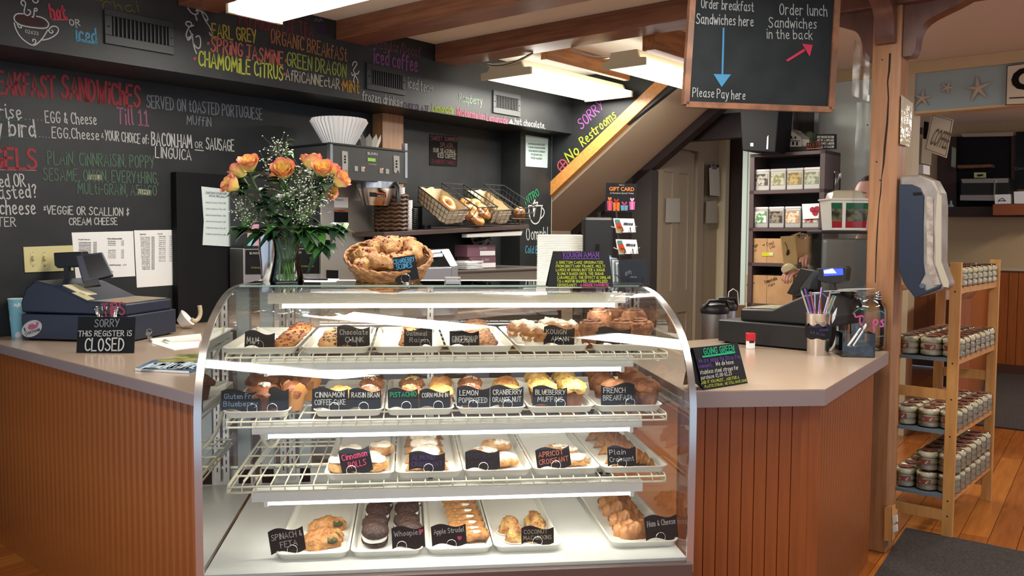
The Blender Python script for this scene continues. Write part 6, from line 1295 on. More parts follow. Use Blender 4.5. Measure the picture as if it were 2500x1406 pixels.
for y0,y1,x0 in ((533,567,1496),(584,619,1502)):
    pts=[(x0+6,y1+1),(x0+56,y1),(x0+50,y0+1),(x0,y0)]
    slab(t,'gift_card',fg2,pts,PAPER,.006); patch(t,fg2,[(x0+3,y0+4),(x0+14,y0+3),(x0+26,y1-3),(x0+10,y1-2)],'#d9503a','lobster_print',off=.002); patch(t,fg2,[(x0+3,y0+3),(x0+15,y0+3),(x0+16,y0+11),(x0+6,y0+12)],'#4f9a8a','teal_print',off=.0025); patch(t,fg2,[(x0+8,y1-9),(x0+24,y1-8),(x0+22,y1-2),(x0+10,y1-2)],'#e8b04a','yellow_print',off=.0025)
    wpx(t,'COUNTRY CAFE CARD',fg2,(x0+25,y0+16),(x0+47,y0+17),5,'#5a5a66',.2,off=.002)
    fg3=lambda x,y:fg(x,y)-Vector((.12,1,0))*.028
    obj('wire_pocket',MB().tube([fg(x0-4,y1-14),fg3(x0+4,y1-10),fg3(x0+6,y1+2),fg3(x0+20,y1+3),fg3(x0+22,y1-10),fg3(x0+12,y1-14)],.0022,6).tube([fg3(x0+40,y1-12),fg3(x0+42,y1+2),fg3(x0+55,y1+1),fg3(x0+54,y1-13),fg(x0+60,y1-14)],.0022,6),BW,t,world=True,smooth=50)
for i in range(6): f_=lambda x,y,i=i:fg(x,y)-Vector((.12,1,0))*(.002+.005*i); slab(t,'gift_card',f_,[(1488+i*4,690),(1512+i*4,690),(1506+i*4,630+i*3),(1486+i*4,628+i*3)],PAPERB if i%2==0 else mat('card_grey',sh('#6f7378'),.4),.002)
slab(t,'gift_card',lambda x,y:fg(x,y)-Vector((.12,1,0))*.036,[(1513,691),(1581,690),(1576,632),(1507,634)],mat('card_black',(.014,.014,.016),.3),.002); fgg=lambda x,y:fg(x,y)-Vector((.12,1,0))*.037
ppx(t,'gift',fgg,(1523,672),(1540,671),13,'#8b9096',off=.002); ppx(t,'FOR YOU',fgg,(1536,677),(1551,677),3.5,'#b9bdc2',off=.002)
obj('wire_pocket',MB().tube([fgg(1497,668),fgg(1512,676),fgg(1514,692),fgg(1533,692),fgg(1532,680)],.0025,6).tube([fgg(1566,678),fgg(1566,692),fgg(1580,690),fgg(1582,678)],.0025,6),BW,t,world=True,smooth=50)
slab(t,'side_leaflet',lambda x,y:fg(x,y)+Vector((0,.02,0)),[(1494,690),(1500,690),(1495,625),(1487,622)],mat('leaflet_blue',sh('#8fb8d6'),.5),.002)
# black dispenser behind
t=thing('cold_brew_dispenser','tall black drink dispenser standing behind the gift card stand','dispenser',onV(1460,700,.55)); a=onV(1428,530,.3);b=onV(1497,530,.3)
a=onD(1427,530,6.6);b=onD(1498,530,6.6); M=fr(Vector((a.x,a.y,0)),(b-a)); L=(b-a).length
o=obj('dispenser_body',MB().box((0,0,0),(L,.3,a.z)).T(M),BLACKP,t,world=True,bevel=.02); obj('tap',MB().cyl((L*.45,-.03,a.z-.3),(L*.45,-.03,a.z-.2),.012,10).cyl((L*.45,.0,a.z-.25),(L*.45,-.05,a.z-.25),.01,10).T(M),BLACKM,t,world=True,smooth=50); obj('knob',MB().cyl((L*.55,.1,a.z),(L*.55,.1,a.z+.04),.015,10).T(M),BLACKM,t,world=True)
# orange panel behind the case, seen through the glass
# ================================================================= RIGHT COUNTER THINGS
Pa,Pb,Pc=onZ(1753,836,CT),onZ(1974,858,CT),onZ(2040,838,CT)
F2=regframe(Pa,Pb); L2=(Pb-Pa).length; D2=.36
r2,hd2=register(F2,L2,D2,'black cash register with a lit blue display on the right counter',-1,(836-779)/CF*4.15,(.16,1.2),.05)
lp2=lambda x,y,z:F2@Vector((x,y,z))
slope_sheet(r2,F2,L2*1.04,.2,.52,.07,D2-.04,mat('menu_keypad',sh('#b9b08a'),.45,col2=sh('#8f8a72'),nscale=18),'keypad',hd2,pts=((.15,.055),(.55,.062),(.85,.135)),lift=.004)
g1=lambda x,y:onPl(x,y,lp2(L2*.95,D2*.4,.3),(F2.to_3x3()@Vector((-.9,-1,.1))))
slab(r2,'operator_screen',g1,[(1920,716),(1938,722),(1986,660),(1954,654)],BLACKP,.03,.004); slab(r2,'screen_back',g1,[(1938,722),(1975,706),(1988,662),(1986,658)],mat('screen_back_grey',(.05,.052,.055),.3),.04,.004)
slab(r2,'screen_neck',g1,[(1935,725),(1972,718),(1970,702),(1940,708)],BLACKP,.03)
g2=lambda x,y:onPl(x,y,lp2(L2*1.25,D2*.6,.4),(F2.to_3x3()@Vector((.0,-1,0))))
slab(r2,'customer_display',g2,[(1992,655),(2064,650),(2068,655),(2064,686),(2040,692),(2010,690),(1994,684)],BLACKP,.05,.005)
slab(r2,'blue_screen',lambda x,y:g2(x,y)-cF*.003,[(2009,657),(2057,655),(2058,671),(2011,674)],mat('blue_lcd',(.03,.06,.9),.3,emit=1.6),.001); slab(r2,'screen_reflection',lambda x,y:g2(x,y)-cF*.0045,[(2010,660),(2032,655),(2042,667),(2011,668)],mat('painted_glare',(.45,.5,.95),.3,emit=.8),.0005)  # pale emissive patch painted on as the screen's reflection
slab(r2,'display_pole',g2,[(2024,692),(2036,692),(2038,712),(2024,712)],BLACKP,.02)
slab(r2,'key_lever',g1,[(1945,655),(1950,640),(1955,640),(1953,656)],BLACKP,.005)
slab(r2,'white_label',lambda x,y:onPl(x,y,lp2(L2*1.2+.003,.05,0),F2.to_3x3()@Vector((1,-.6,0))),[(2030,772),(2044,750),(2040,775),(2032,790)],PAPER,.0005)
t=thing('paper_slips','loose white receipts lying on top of the black register','paper',lp2(L2*.8,D2*.5,hd2+.14)); q=lp2(L2*.72,.1,hd2+.14); 
mb=MB()
for k in range(3): o=lp2(L2*(.86+.1*k),.12+.05*k,hd2+.142+.008*k); u_=F2.to_3x3()@Vector((1,.25*k-.2,.05)); v_=F2.to_3x3()@Vector((.1,1,0)); obj('slip',MB().hexa([o,o+u_*.12,o+u_*.12+v_*.07,o+v_*.07]+[p+Vector((0,0,.0015)) for p in (o,o+u_*.12,o+u_*.12+v_*.07,o+v_*.07)]),PAPER,t,world=True)
# white cable at the drawer end
P=[onD(x,y,3.95) for x,y in ((2037,770),(2044,790),(2044,820),(2036,845),(2026,856))]; Q=P
for _ in range(2):
    R2=[Q[0]]
    for u_,v_ in zip(Q,Q[1:]): R2+=[u_*.75+v_*.25,u_*.25+v_*.75]
    Q=R2+[Q[-1]]
t=thing('white_cable','white cable curving down behind the straw cup','cable',P[-1]); obj('cable',MB().tube(Q,.005,8),WHITEP,t,world=True,smooth=60)
# stamp
c=onZ(1832,851,CT); t=thing('hand_stamp','small red and white self inking stamp before the black register','stamp',c,.1); h=(851-814)/CF*4.2
obj('stamp_base',MB().box((-.017,-.012,0),(.017,.012,h*.5)),PAPER,t,bevel=.002); obj('stamp_cap',MB().box((-.019,-.014,h*.5),(.019,.014,h)),mat('stamp_red',sh('#c0222a'),.3),t,bevel=.003); obj('window',MB().box((-.012,-.0135,h*.38),(.012,-.012,h*.52)),BLACKP,t)
# straw cup
c=onZ(1996,866,CT); k_=c.y*1.08/CF; k_=(c-CAMP).dot(cF)/CF; H=(866-763)*k_; rt=34*k_; rb=24*k_
t=thing('straw_cup','steel cup of metal straws with a black chalk label','cup',c)
obj('cup_body',MB().lathe([(rb,0),(rb*1.02,.004),(rt*.93,H*.97),(rt,H),(rt*.93,H)],32,True),STEEL,t,smooth=50)
def band(z0,z1,r0,r1,a0,a1,m,name):
    n=18; vs=[];
    for i in range(n+1):
        a=a0+(a1-a0)*i/n; dz=.006*math.sin(i*.9); vs+=[(r0*math.cos(a),r0*math.sin(a),z0+dz*.5),(r1*math.cos(a),r1*math.sin(a),z1+dz)]
    return obj(name,MB().add(vs,[(2*i,2*i+2,2*i+3,2*i+1) for i in range(n)]),m,t,smooth=60)
vd=math.atan2(-c.y,-c.x); band(H*.4,H*.7,rb*1.28,rt*.98,vd-1.25,vd+1.25,CARDB,'chalk_label')
gq=lambda x,y:onPl(x,y,c+Vector((-math.cos(vd+math.pi),-math.sin(vd+math.pi),0))*(rt*1.04),Vector((cF.x,cF.y,0))); 
wpx(t,'STAiNLESS STEEL',gq,(1975,799),(2022,797),5,'#5c4a80',.18); wpx(t,'STRAWS',gq,(2000,809),(2022,807),5,'#5c4a80',.18); wpx(t,'8.5 $1.00',gq,(1977,813),(2012,820),5,'#5c4a80',.18)
cols=['#c98a6a','#3f9a86','#bfc7cf','#b08ad0','#8a5fc0','#c0b8a8','#4a8ab0','#a06a50','#caa6d8','#d8d4cc','#6fc0a8','#9aa4b8','#b86a90','#7a6ac0']
for i in range(14):
    a=i*2.4; d=Vector((math.cos(a)*.35+(.5 if i>9 else 0)*.0,math.sin(a)*.3,1)).normalized(); b=Vector((math.cos(a+2.5)*rb*.5,math.sin(a+2.5)*rb*.5,.01)); e=b+d*random.uniform(H*1.35,H*1.62)
    nm=('coppery','teal','silver','violet','lilac','pale copper','steel blue','brown','pink violet','bright silver','mint','blue grey','rose','deep violet')[i]
    s_=thing('metal_straw','thin %s metal straw standing in the steel cup'%nm,'straw',c+b,group='metal straws in the steel cup')
    obj('tube',MB().cyl((0,0,0),e-b,.0038,8),mat('straw_%d'%i,sh(cols[i]),.25,.8),s_,smooth=60)
# pen box and tips jar
c=onZ(2086,868,CT); k_=(c-CAMP).dot(cF)/CF; W_2=38*k_; H=58*k_
t=thing('pen_box','square clear glass box of pens at the counter corner','box',c,-.25)
for a,b in (((-W_2,-W_2,0),(W_2,-W_2+.003,H)),((-W_2,W_2-.003,0),(W_2,W_2,H)),((-W_2,-W_2,0),(-W_2+.003,W_2,H)),((W_2-.003,-W_2,0),(W_2,W_2,H))): obj('glass_side',MB().box(a,b),GLV,t)
obj('glass_bottom',MB().box((-W_2,-W_2,0),(W_2,W_2,.006)),GLV,t); obj('dark_filling',MB().box((-W_2+.006,-W_2+.006,.007),(W_2-.006,W_2-.006,H*.45)).rough(.006,40,2),mat('pebbles',sh('#4a5058'),.3,col2=sh('#2a2f36'),nscale=60),t)
for i,(dx,dy) in enumerate(((0,0),(.012,.006),(.02,-.008),(.03,.01))):
    p0=c+Vector((-.045+dx,-.01+dy,.03)); p1=p0+Vector((.075,.02,.085+.006*i)); s_=thing('pen','%s pen leaning in the glass box'%('white and silver','slim black','grey clipped','second white')[i],'pen',p0); obj('barrel',MB().cyl((0,0,0),p1-p0,.0048,10),(PAPER,BLACKP,STEELB,PAPER)[i],s_,smooth=50); obj('clip',MB().cyl(p1-p0-Vector((.02,.004,.02))+Vector((0,-.006,0)),p1-p0+Vector((0,-.006,0)),.0014,6),CHROME,s_)
c=onZ(2112,852,CT); k_=(c-CAMP).dot(cF)/CF; R_=48*k_; H=140*k_
t=thing('tips_jar','big clear glass jar with pink chalk lettering beside the timber post','jar',c)
obj('jar_wall',MB().lathe([(R_*.9,0),(R_,.015),(R_,H*.68),(R_*.9,H*.8),(R_*.68,H*.87),(R_*.68,H)],36,False),GLV,t,smooth=50); obj('jar_base',MB().lathe([(R_*.9,0),(R_*.8,.012),(.0005,.018)],32),GLV,t,smooth=50)
for z in (.89,.935,.985): obj('thread_ring',MB().tube([(R_*.69*math.cos(i*.2),R_*.69*math.sin(i*.2),H*z) for i in range(31)],.004,6,True),GLV,t,smooth=60)
obj('banknotes',MB().box((-R_*.5,-R_*.4,.02),(R_*.5,R_*.4,.035)).rough(.015,30,7),mat('banknote',sh('#7a8a6a'),.7,col2=sh('#a89a78'),nscale=40),t)
gj=lambda x,y:onPl(x,y,c-Vector((cF.x,cF.y,0)).normalized()*(R_*1.01),Vector((cF.x+.35,cF.y,0)))
draw(t,gj,[[(2086,766),(2089,775),(2096,772),(2104,770),(2110,775)],[(2100,772),(2098,785),(2104,795),(2112,790)],[(2112,800),(2115,792),(2120,790),(2122,796),(2117,799)],[(2118,776),(2118,778)],[(2134,808),(2132,790),(2133,781),(2141,780),(2143,788),(2136,795),(2131,793)],[(2156,781),(2150,783),(2156,790),(2157,796),(2149,797)]],'#e0629a',4,off=.002)
draw(t,gj,[[(2082,766),(2090,758),(2100,752),(2110,752),(2124,762),(2140,762),(2150,758),(2158,764)],[(2090,795),(2096,808),(2110,812),(2125,812),(2140,822),(2156,820)]],'#4f8c86',2.5,off=.001)
# going green sign
c=onZ(1760,952,CT); g=lambda x,y:onPl(x,y,onZ(1718,951,CT),(onZ(1826,931,CT)-onZ(1718,951,CT)).cross(Vector((.12,-.0,1)))) 
a_,b_=onZ(1718,953,CT),onZ(1826,936,CT); nn=(b_-a_).cross(Vector((0,.22,1))).normalized(); g=lambda x,y:onPl(x,y,a_,nn)
t=thing('counter_sign','black tent card headed going green on the right counter','sign',a_)
slab(t,'card',g,[(1718,953),(1826,935),(1801,837),(1692,849)],CARDB,.002); bk=lambda x,y:g(x,y)+Vector((-.045,.05,0))*((y-837)/110)
slab(t,'back_leaf',bk,[(1712,945),(1814,935),(1801,839),(1692,850)],CARDB,.002); slab(t,'side_leaf',lambda x,y:g(x,y)+Vector((0,.006,0)),[(1717,951),(1689,928),(1692,850)],BLACKM,.001)
wpx(t,'GOiNG GREEN',g,(1717,866),(1791,857),15,'#2fbf8a',.16,off=.003); draw(t,g,[[(1714,871),(1792,860)]],'#2fbf8a',3,off=.003)
for s_,a,b,cl,h in (('We are joining the Straw free',(1704,886),(1806,875),'#6b4a96',10),('community...',(1704,899),(1740,894),'#6b4a96',9),('We do have',(1746,893),(1789,888),'#d9d6cc',10),('stainless steel straws for',(1708,914),(1801,902),'#d9d6cc',10),('purchase $1.00-$1.25',(1710,927),(1785,915),'#d9d6cc',9),('AND IF YOU MUST... ASK FOR A',(1711,938),(1803,924),'#cfd840',7),('PLASTIC STRAW... WE STILL HAVE SOME',(1719,947),(1822,931),'#cfd840',6)): wpx(t,s_,g,a,b,h,cl,.15,off=.003)
# thermal coffee servers behind the right counter
for x,y,D,lab in ((1745,752,5.2,'black lidded coffee server behind the right counter, front one'),(1768,745,5.5,'black lidded coffee server behind the front one')):
    p=onD(x,y,D); t=thing('coffee_server',lab,'server',(p.x,p.y,0)); obj('steel_body',MB().lathe([(.07,.62),(.075,.63),(.075,p.z-.03)],26),STEELB,t,smooth=50); obj('black_lid',MB().lathe([(.08,p.z-.03),(.085,p.z-.01),(.07,p.z+.02),(.03,p.z+.03)],26),BLACKP,t,smooth=50); obj('carry_handle',MB().tube([(.075,-.02,p.z),(.05,-.05,p.z+.045),(-.05,-.05,p.z+.045),(-.075,-.02,p.z)],.01,8),BLACKP,t,smooth=50); obj('cart_shelf',MB().box((-.12,-.12,0),(.12,.12,.62)),BLACKM,t)
p=onD(1783,740,6.0); t=thing('paper_bag','small brown bag with a white twisted handle on the floor behind','bag',(p.x,p.y,0)); obj('bag_body',MB().box((-.09,-.05,0),(.09,.05,1.0)),mat('brown_bag2',sh('#8a6f50'),.7),t); obj('handle',MB().tube([(-.04,-.05,1.0),(-.03,-.05,1.09),(0,-.05,1.11),(.03,-.05,1.09),(.04,-.05,1.0)],.003,6),PAPER,t)
# ================================================================= POST, BRACES, BEAM OVER THE COUNTER CORNER
pu,pv=2.50,3.262; PW=.125
t=thing('timber_post','squared timber post with long cracks and curved braces at the counter corner','post',WP(pu+.06,pv+.06,0)); t['kind']='structure'
obj('post_shaft',ubox(pu,pu+PW,pv,pv+PW,0,2.5),POSTM,t,world=True,bevel=.006)
fp=lambda x,y:onU(x,y,pu-.0005); CR=mat('crack_dark',(.02,.01,.006),.9)
def crack(L,w):
    P=[fp(x,y) for x,y in L]; n=len(P); vs=[]
    for i,p in enumerate(P): ww=w[i]; vs+=[p-EN*ww,p+EN*ww]
    return MB().add(vs,[(2*i,2*i+1,2*i+3,2*i+2) for i in range(n-1)])
obj('crack',crack([(2173,130),(2171,170),(2167,200),(2169,240),(2166,300),(2160,360),(2157,400),(2152,435),(2150,470),(2146,500),(2142,560),(2139,620),(2137,690)],[.0045,.0045,.003,.003,.0045,.005,.004,.0018,.003,.002,.003,.003,.002]),CR,t,world=True)
for x,y in ((2149,440),(2154,146),(2118,305),(2140,395)): c=fp(x,y); obj('knot',MB().cyl(c-EW*.001,c,.0035,9),CR,t,world=True)
zb0=onU(2122,146,pu).z
def brace(o,d,nn_,w,h,Lb,lab):
    # curved bracket: profile in (along d, z)
    P=[(0,0),(.035,-.0),(.05,.02),(.055,.075),(.07,.12),(.1,.15),(.16,.175),(.23,.2),(.3,.24),(.33,.27),(.33,h),(0,h)]
    P=[(x*Lb/.33,z) for x,z in P]; Q=P[:1]+_chaik(P[1:10])+P[10:]
    M=Matrix(((d.x,nn_.x,0,o.x),(d.y,nn_.y,0,o.y),(0,0,1,o.z),(0,0,0,1)))
    n=len(Q); mb=MB().add([(x,-w/2,z) for x,z in Q]+[(x,w/2,z) for x,z in Q],[tuple(range(n)),tuple(reversed(range(n,2*n)))]+[((i+1)%n,i,i+n,(i+1)%n+n) for i in range(n)],M)
    obj('curved_brace',mb,BRACE,t,world=True,smooth=40)
zc_=zb0-.0; H_=CZ-.23-zc_+.02
brace(WP(pu+PW/2,pv-.002,zc_),-EN,EW,.085,H_+.02,.3,'')
brace(WP(pu+PW/2,pv+PW+.002,zc_),EN,-EW,.085,H_+.02,.34,'')
brace(WP(pu-.002,pv+PW/2,zc_+.06),-EW,-EN,.085,H_-.03,.26,'')
t=thing('cross_beam','dark timber beam above the post and the hanging order sign','beam',WP(pu,2.6,CZ-.23)); t['kind']='structure'; obj('timber',ubox(pu-.03,pu+PW+.03,2.6,5.2,CZ-.23,CZ-.002),BRACE,t,world=True,bevel=.006)
# notices in plastic sleeves on the post
t=thing('plastic_sleeve','shiny clear sleeve curling out on the left of the post','sleeve',fp(2110,330)); fl2=lambda x,y:onU(x,y,pu+.02)
def sleeve(pts,bulge,seed=1):
    P=[[fl2(*pts[0]),fl2(*pts[1])],[fl2(*pts[3]),fl2(*pts[2])]]; vs=[];n=10;m_=5
    for j in range(n+1):
        for i in range(m_+1):
            p=bil(P[0][0],P[0][1],P[1][1],P[1][0],i/m_,j/n); vs.append(p-EW*(bulge*math.sin(math.pi*i/m_)*.5+.006*noise.noise(p*18+Vector((seed,0,0)))))
    return MB().add(vs,[(j*(m_+1)+i,j*(m_+1)+i+1,(j+1)*(m_+1)+i+1,(j+1)*(m_+1)+i) for j in range(n) for i in range(m_)])
SLV=glass('sleeve_film',(.93,.92,.9),rough=.22,k=1.6)
obj('clear_sleeve',sleeve([(2086,95),(2124,140),(2120,248),(2078,232)],.02),SLV,t,world=True,smooth=70); obj('tape',MB().hexa([fp(2117,232),fp(2123,232),fp(2123,247),fp(2116,247)]+[p-EW*.002 for p in (fp(2117,232),fp(2123,232),fp(2123,247),fp(2116,247))]),PAPER,t,world=True)
t=thing('plastic_sleeve','long clear sleeve hanging down the left edge of the post','sleeve',fp(2105,560)); obj('clear_sleeve',sleeve([(2092,250),(2122,252),(2104,560),(2078,550)],.012,3),SLV,t,world=True,smooth=70)
t=thing('plastic_sleeve','clear sleeve with a curled notice on the right side of the post','sleeve',onV(2215,300,pv+PW)); fr_=lambda x,y:onV(x,y,pv+PW+.01)
P=[(2201,232),(2229,252),(2222,358),(2198,352)]
slab(t,'notice',fr_,P,mat('sleeve_paper',sh('#cfc0a4'),.12,bump=.5,bscale=25),.001)
# ================================================================= TOWEL DISPENSER on the post's right side
dv=pv+PW+.01; c0=onV(2235,560,dv)
t=thing('towel_dispenser','big dark blue paper towel dispenser with a worn silver side on the post','dispenser',c0)
dp=onU(2230,500,pu+.02)
Fd=lambda x,y:onU(x,y,pu+.0)
prof_b=[(2197,424),(2240,424),(2270,436),(2288,460),(2290,520),(2287,600),(2290,650),(2305,700),(2296,717),(2235,729),(2217,702),(2203,690),(2196,640)]
slab(t,'cover_side',Fd,[(2196,430),(2245,426),(2280,440),(2296,470),(2300,500),(2298,640),(2316,690),(2316,700),(2293,712),(2233,727),(2204,690),(2196,640)],mat('dispenser_silver',sh('#a39b93'),.3,.3,col2=sh('#8a7f76'),nscale=9,bump=.1,bscale=20),.11,.01)
slab(t,'blue_cover',lambda x,y:onU(x,y,pu-.006),[(2194,450),(2226,450),(2246,458),(2256,478),(2254,560),(2254,640),(2258,668),(2245,694),(2262,708),(2300,693),(2296,704),(2234,728),(2205,690),(2192,650)],mat('dispenser_blue',sh('#1a2436'),.3),.02,.003)
slab(t,'grip_slot',lambda x,y:onU(x,y,pu-.008),[(2228,470),(2250,469),(2252,476),(2230,478)],BLACKM,.001)
c=onU(2252,698,pu-.007); obj('lock',MB().cyl(c,c-EW*.006,.011,16),mat('lock_grey',sh('#4a5462'),.4),t,world=True,smooth=40)
slab(t,'pale_end_cap',lambda x,y:onU(x,y,pu-.004),[(2288,470),(2298,478),(2297,640),(2316,690),(2315,702),(2303,700),(2284,645),(2283,560)],mat('cap_pale',sh('#b5ab98'),.35),.012)
slab(t,'worn_label',lambda x,y:onU(x,y,pu-.005),[(2262,480),(2278,482),(2278,640),(2296,694),(2280,696),(2263,650)],mat('worn_label',sh('#8f7f76'),.6,col2=sh('#b3a79b'),nscale=30),.001)
# ================================================================= HANGING ORDER SIGN
sa=Vector((math.sin(math.radians(83.5)),math.cos(math.radians(83.5)),0)); sn=Vector((sa.y,-sa.x,0)); sp=onD(1850,130,3.6); fo=lambda x,y:onPl(x,y,sp,sn)
t=thing('order_sign','black chalkboard in a brown wooden frame hanging from the beams, with two arrows','sign',fo(1850,262))
TLp,TRp,BRp,BLp=(1699,-120),(2051,-120),(2029,268),(1675,255)
slab(t,'chalkboard',fo,[TLp,TRp,BRp,BLp],BOARD,.012)
FW=mat('sign_frame_wood',sh('#7a4f33'),.4,col2=sh('#5c3a26'),nscale=14,stretch=(1,1,1)); fo2=lambda x,y:fo(x,y)-cF*.008
def stick(p,q,w_):
    d=Vector((q[0]-p[0],q[1]-p[1])).normalized(); n=Vector((-d.y,d.x))*w_/2; slab(t,'frame_rail',fo2,[(p[0]+n.x,p[1]+n.y),(q[0]+n.x,q[1]+n.y),(q[0]-n.x,q[1]-n.y),(p[0]-n.x,p[1]-n.y)],FW,.024)
stick(TLp,BLp,14); stick(TRp,BRp,14); stick(BLp,BRp,14); stick(TLp,TRp,14)
K='#a3a6a6'
for s_,a,b,h in (('Order breakfast',(1711,20),(1839,29),24),('Sandwiches here',(1699,58),(1838,65),25),('Please Pay here',(1690,236),(1818,244),22),('Order lunch',(1902,36),(2018,40),27),('Sandwiches',(1876,67),(1992,71),25),('in the back',(1871,94),(1982,97),23)): wpx(t,s_,fo,a,b,h,K,.09,off=.003)
slab(t,'blue_arrow',fo,[(1764,68),(1768,68),(1765,182),(1761,182)],ink('#427ea6'),-.003); patch(t,fo,[(1741,181),(1784,182),(1761,213)],'#427ea6','blue_arrow_head',off=.003)
patch(t,fo,[(1918,147),(1962,119),(1965,125),(1922,151)],'#b03048','red_arrow',off=.003); patch(t,fo,[(1957,107),(1983,110),(1976,139)],'#b03048','red_arrow_head',off=.003)
for x in (1760,1990): 
    p=fo(x,-118); obj('hanging_chain',MB().cyl(p,Vector((p.x,p.y,CZ)),.003,6),STEELB,t,world=True)
# ================================================================= BOOKSHELF WITH TINS
UB_=4.593; SHW=mat('shelf_brown',sh('#4a3838'),.5); SHI=mat('shelf_inner',sh('#241d1d'),.7)
fB=lambda x,y:onU(x,y,UB_); vl,vr=uv(fB(1831,400))[1],uv(fB(2014,400))[1]; zz=[fB(1925,y).z for y in (371,463,556,643,745)]
t=thing('bookshelf','dark brown bookshelf of tea tins and cardboard boxes behind the right counter','shelf',WP(UB_+.15,(vl+vr)/2,0))
for v0 in (vl,vr-.035): obj('side_board',ubox(UB_,UB_+.3,v0,v0+.035,0,zz[0]),SHW,t,world=True)
obj('back_board',ubox(UB_+.29,UB_+.3,vl,vr,0,zz[0]),SHI,t,world=True)
for z in zz+[.55,.1]: obj('shelf_board',ubox(UB_,UB_+.3,vl,vr,z-.025,z),SHW,t,world=True)
LB=[('#4a4540','#b0a89c'),('#bdb8a4','#85875a'),('#8a7444','#b9a56c'),('#7c8468','#b9b9a2'),('#e0e0d8','#5f8f5a'),('#3f3a34','#8a8070'),('#b58a68','#dccbb0'),('#d9d5c8','#b04a3a')]
names=['dark leaf','pale flower','golden leaf','green leaf','green and white','dark seed','striped brown','plain white']
k=0
for row,(yt,yb,xs) in enumerate(((405,461,((1841,1878),(1880,1918),(1920,1960),(1962,2002))),(500,555,((1840,1874),(1877,1913),(1916,1954),(1958,1999))))):
    for i,(x0,x1) in enumerate(xs):
        fT=lambda x,y:onU(x,y,UB_+.03); a=fT(x0,yb);b=fT(x1,yb); zb_=zz[1+row]; h=(yb-yt)/CF*6.15; v0,v1=uv(a)[1],uv(b)[1]
        c=thing('tea_tin','square silver tea tin with a %s picture label, %s shelf'%(names[k],('upper','lower')[row]),'tin',WP(UB_+.08,(v0+v1)/2,zb_))
        obj('tin_body',ubox(UB_+.03,UB_+.03+(v1-v0),v0,v1,zb_,zb_+h*.9),mat('tin_silver',sh('#b9b6b0'),.35,.5),c,world=True,bevel=.006); obj('lid',ubox(UB_+.028,UB_+.032+(v1-v0),v0-.002,v1+.002,zb_+h*.86,zb_+h),mat('tin_lid',sh('#d5d3ce'),.3,.4),c,world=True,bevel=.006)
        cs=LB[k]; obj('picture_label',ubox(UB_+.027,UB_+.0295,v0+.006,v1-.012,zb_+h*.24,zb_+h*.78),mat('tea_label_%d'%k,sh(cs[0]),.3,col2=sh(cs[1]),nscale=38,lo=.45,hi=.55,detail=8),c,world=True); k+=1
def cbox(x0,x1,yt,zi,lab,txt):
    fT=lambda x,y:onU(x,y,UB_+.02); a=fT(x0,500);b=fT(x1,500); zb_=zz[zi]; zt_=fT((x0+x1)/2,yt).z; c=thing('cardboard_box',lab,'box',WP(UB_+.1,(uv(a)[1]+uv(b)[1])/2,zb_))
    CBM=mat('cardboard',sh('#b08a60'),.75,col2=sh('#a67f56'),nscale=8)
    obj('carton',ubox(UB_+.02,UB_+.27,uv(a)[1],uv(b)[1],zb_,zt_),CBM,c,world=True); ff=lambda x,y:onU(x,y,UB_+.0195)
    obj('flap_seam',ubox(UB_+.018,UB_+.0205,(uv(a)[1]*.55+uv(b)[1]*.45),(uv(a)[1]*.55+uv(b)[1]*.45)+.002,zb_,zt_),mat('seam',sh('#8a6a48'),.8),c,world=True)
    for s_,p,q,h in txt: wpx(c,s_,ff,p,q,h,'#4f3d2c',.12)
    return c,ff
c,ff=cbox(1829,1932,582,3,'upper brown cardboard box with a yellow sticker in the bookshelf',(('Grape',(1836,608),(1851,600),8),('Jel',(1840,616),(1848,612),6),('> Cool',(1862,602),(1890,596),8),('Lids',(1880,606),(1892,603),6)))
patch(c,ff,[(1860,616),(1888,616),(1888,625),(1860,625)],'#d8d43a','sticker'); patch(c,ff,[(1878,617),(1888,617),(1888,622),(1878,622)],'#e9e9e0','sticker_white',off=.003)
cbox(1826,1940,673,4,'lower brown cardboard box with handwriting in the bookshelf',(('Pint',(1828,702),(1842,690),9),('Compostable',(1868,692),(1898,682),8),('cups',(1876,700),(1892,694),7),('Pint',(1914,688),(1930,690),8)))
p=fB(1978,515); t=thing('white_carton','white carton with a red cherry print leaning on the lower tins','box',WP(UB_+.0,2.2,zz[2])); fcx=lambda x,y:onU(x,y,UB_+.012)
slab(t,'carton',fcx,[(1958,498),(2006,496),(2008,532),(1960,535)],PAPER,.01)
for cx,cy,r in ((1984,512,7),(1995,511,8),(1990,520,7)): patch(t,fcx,[(cx+r*math.cos(a*.52),cy+r*math.sin(a*.52)) for a in range(12)],'#b83a4c','cherry_print',off=.0025)
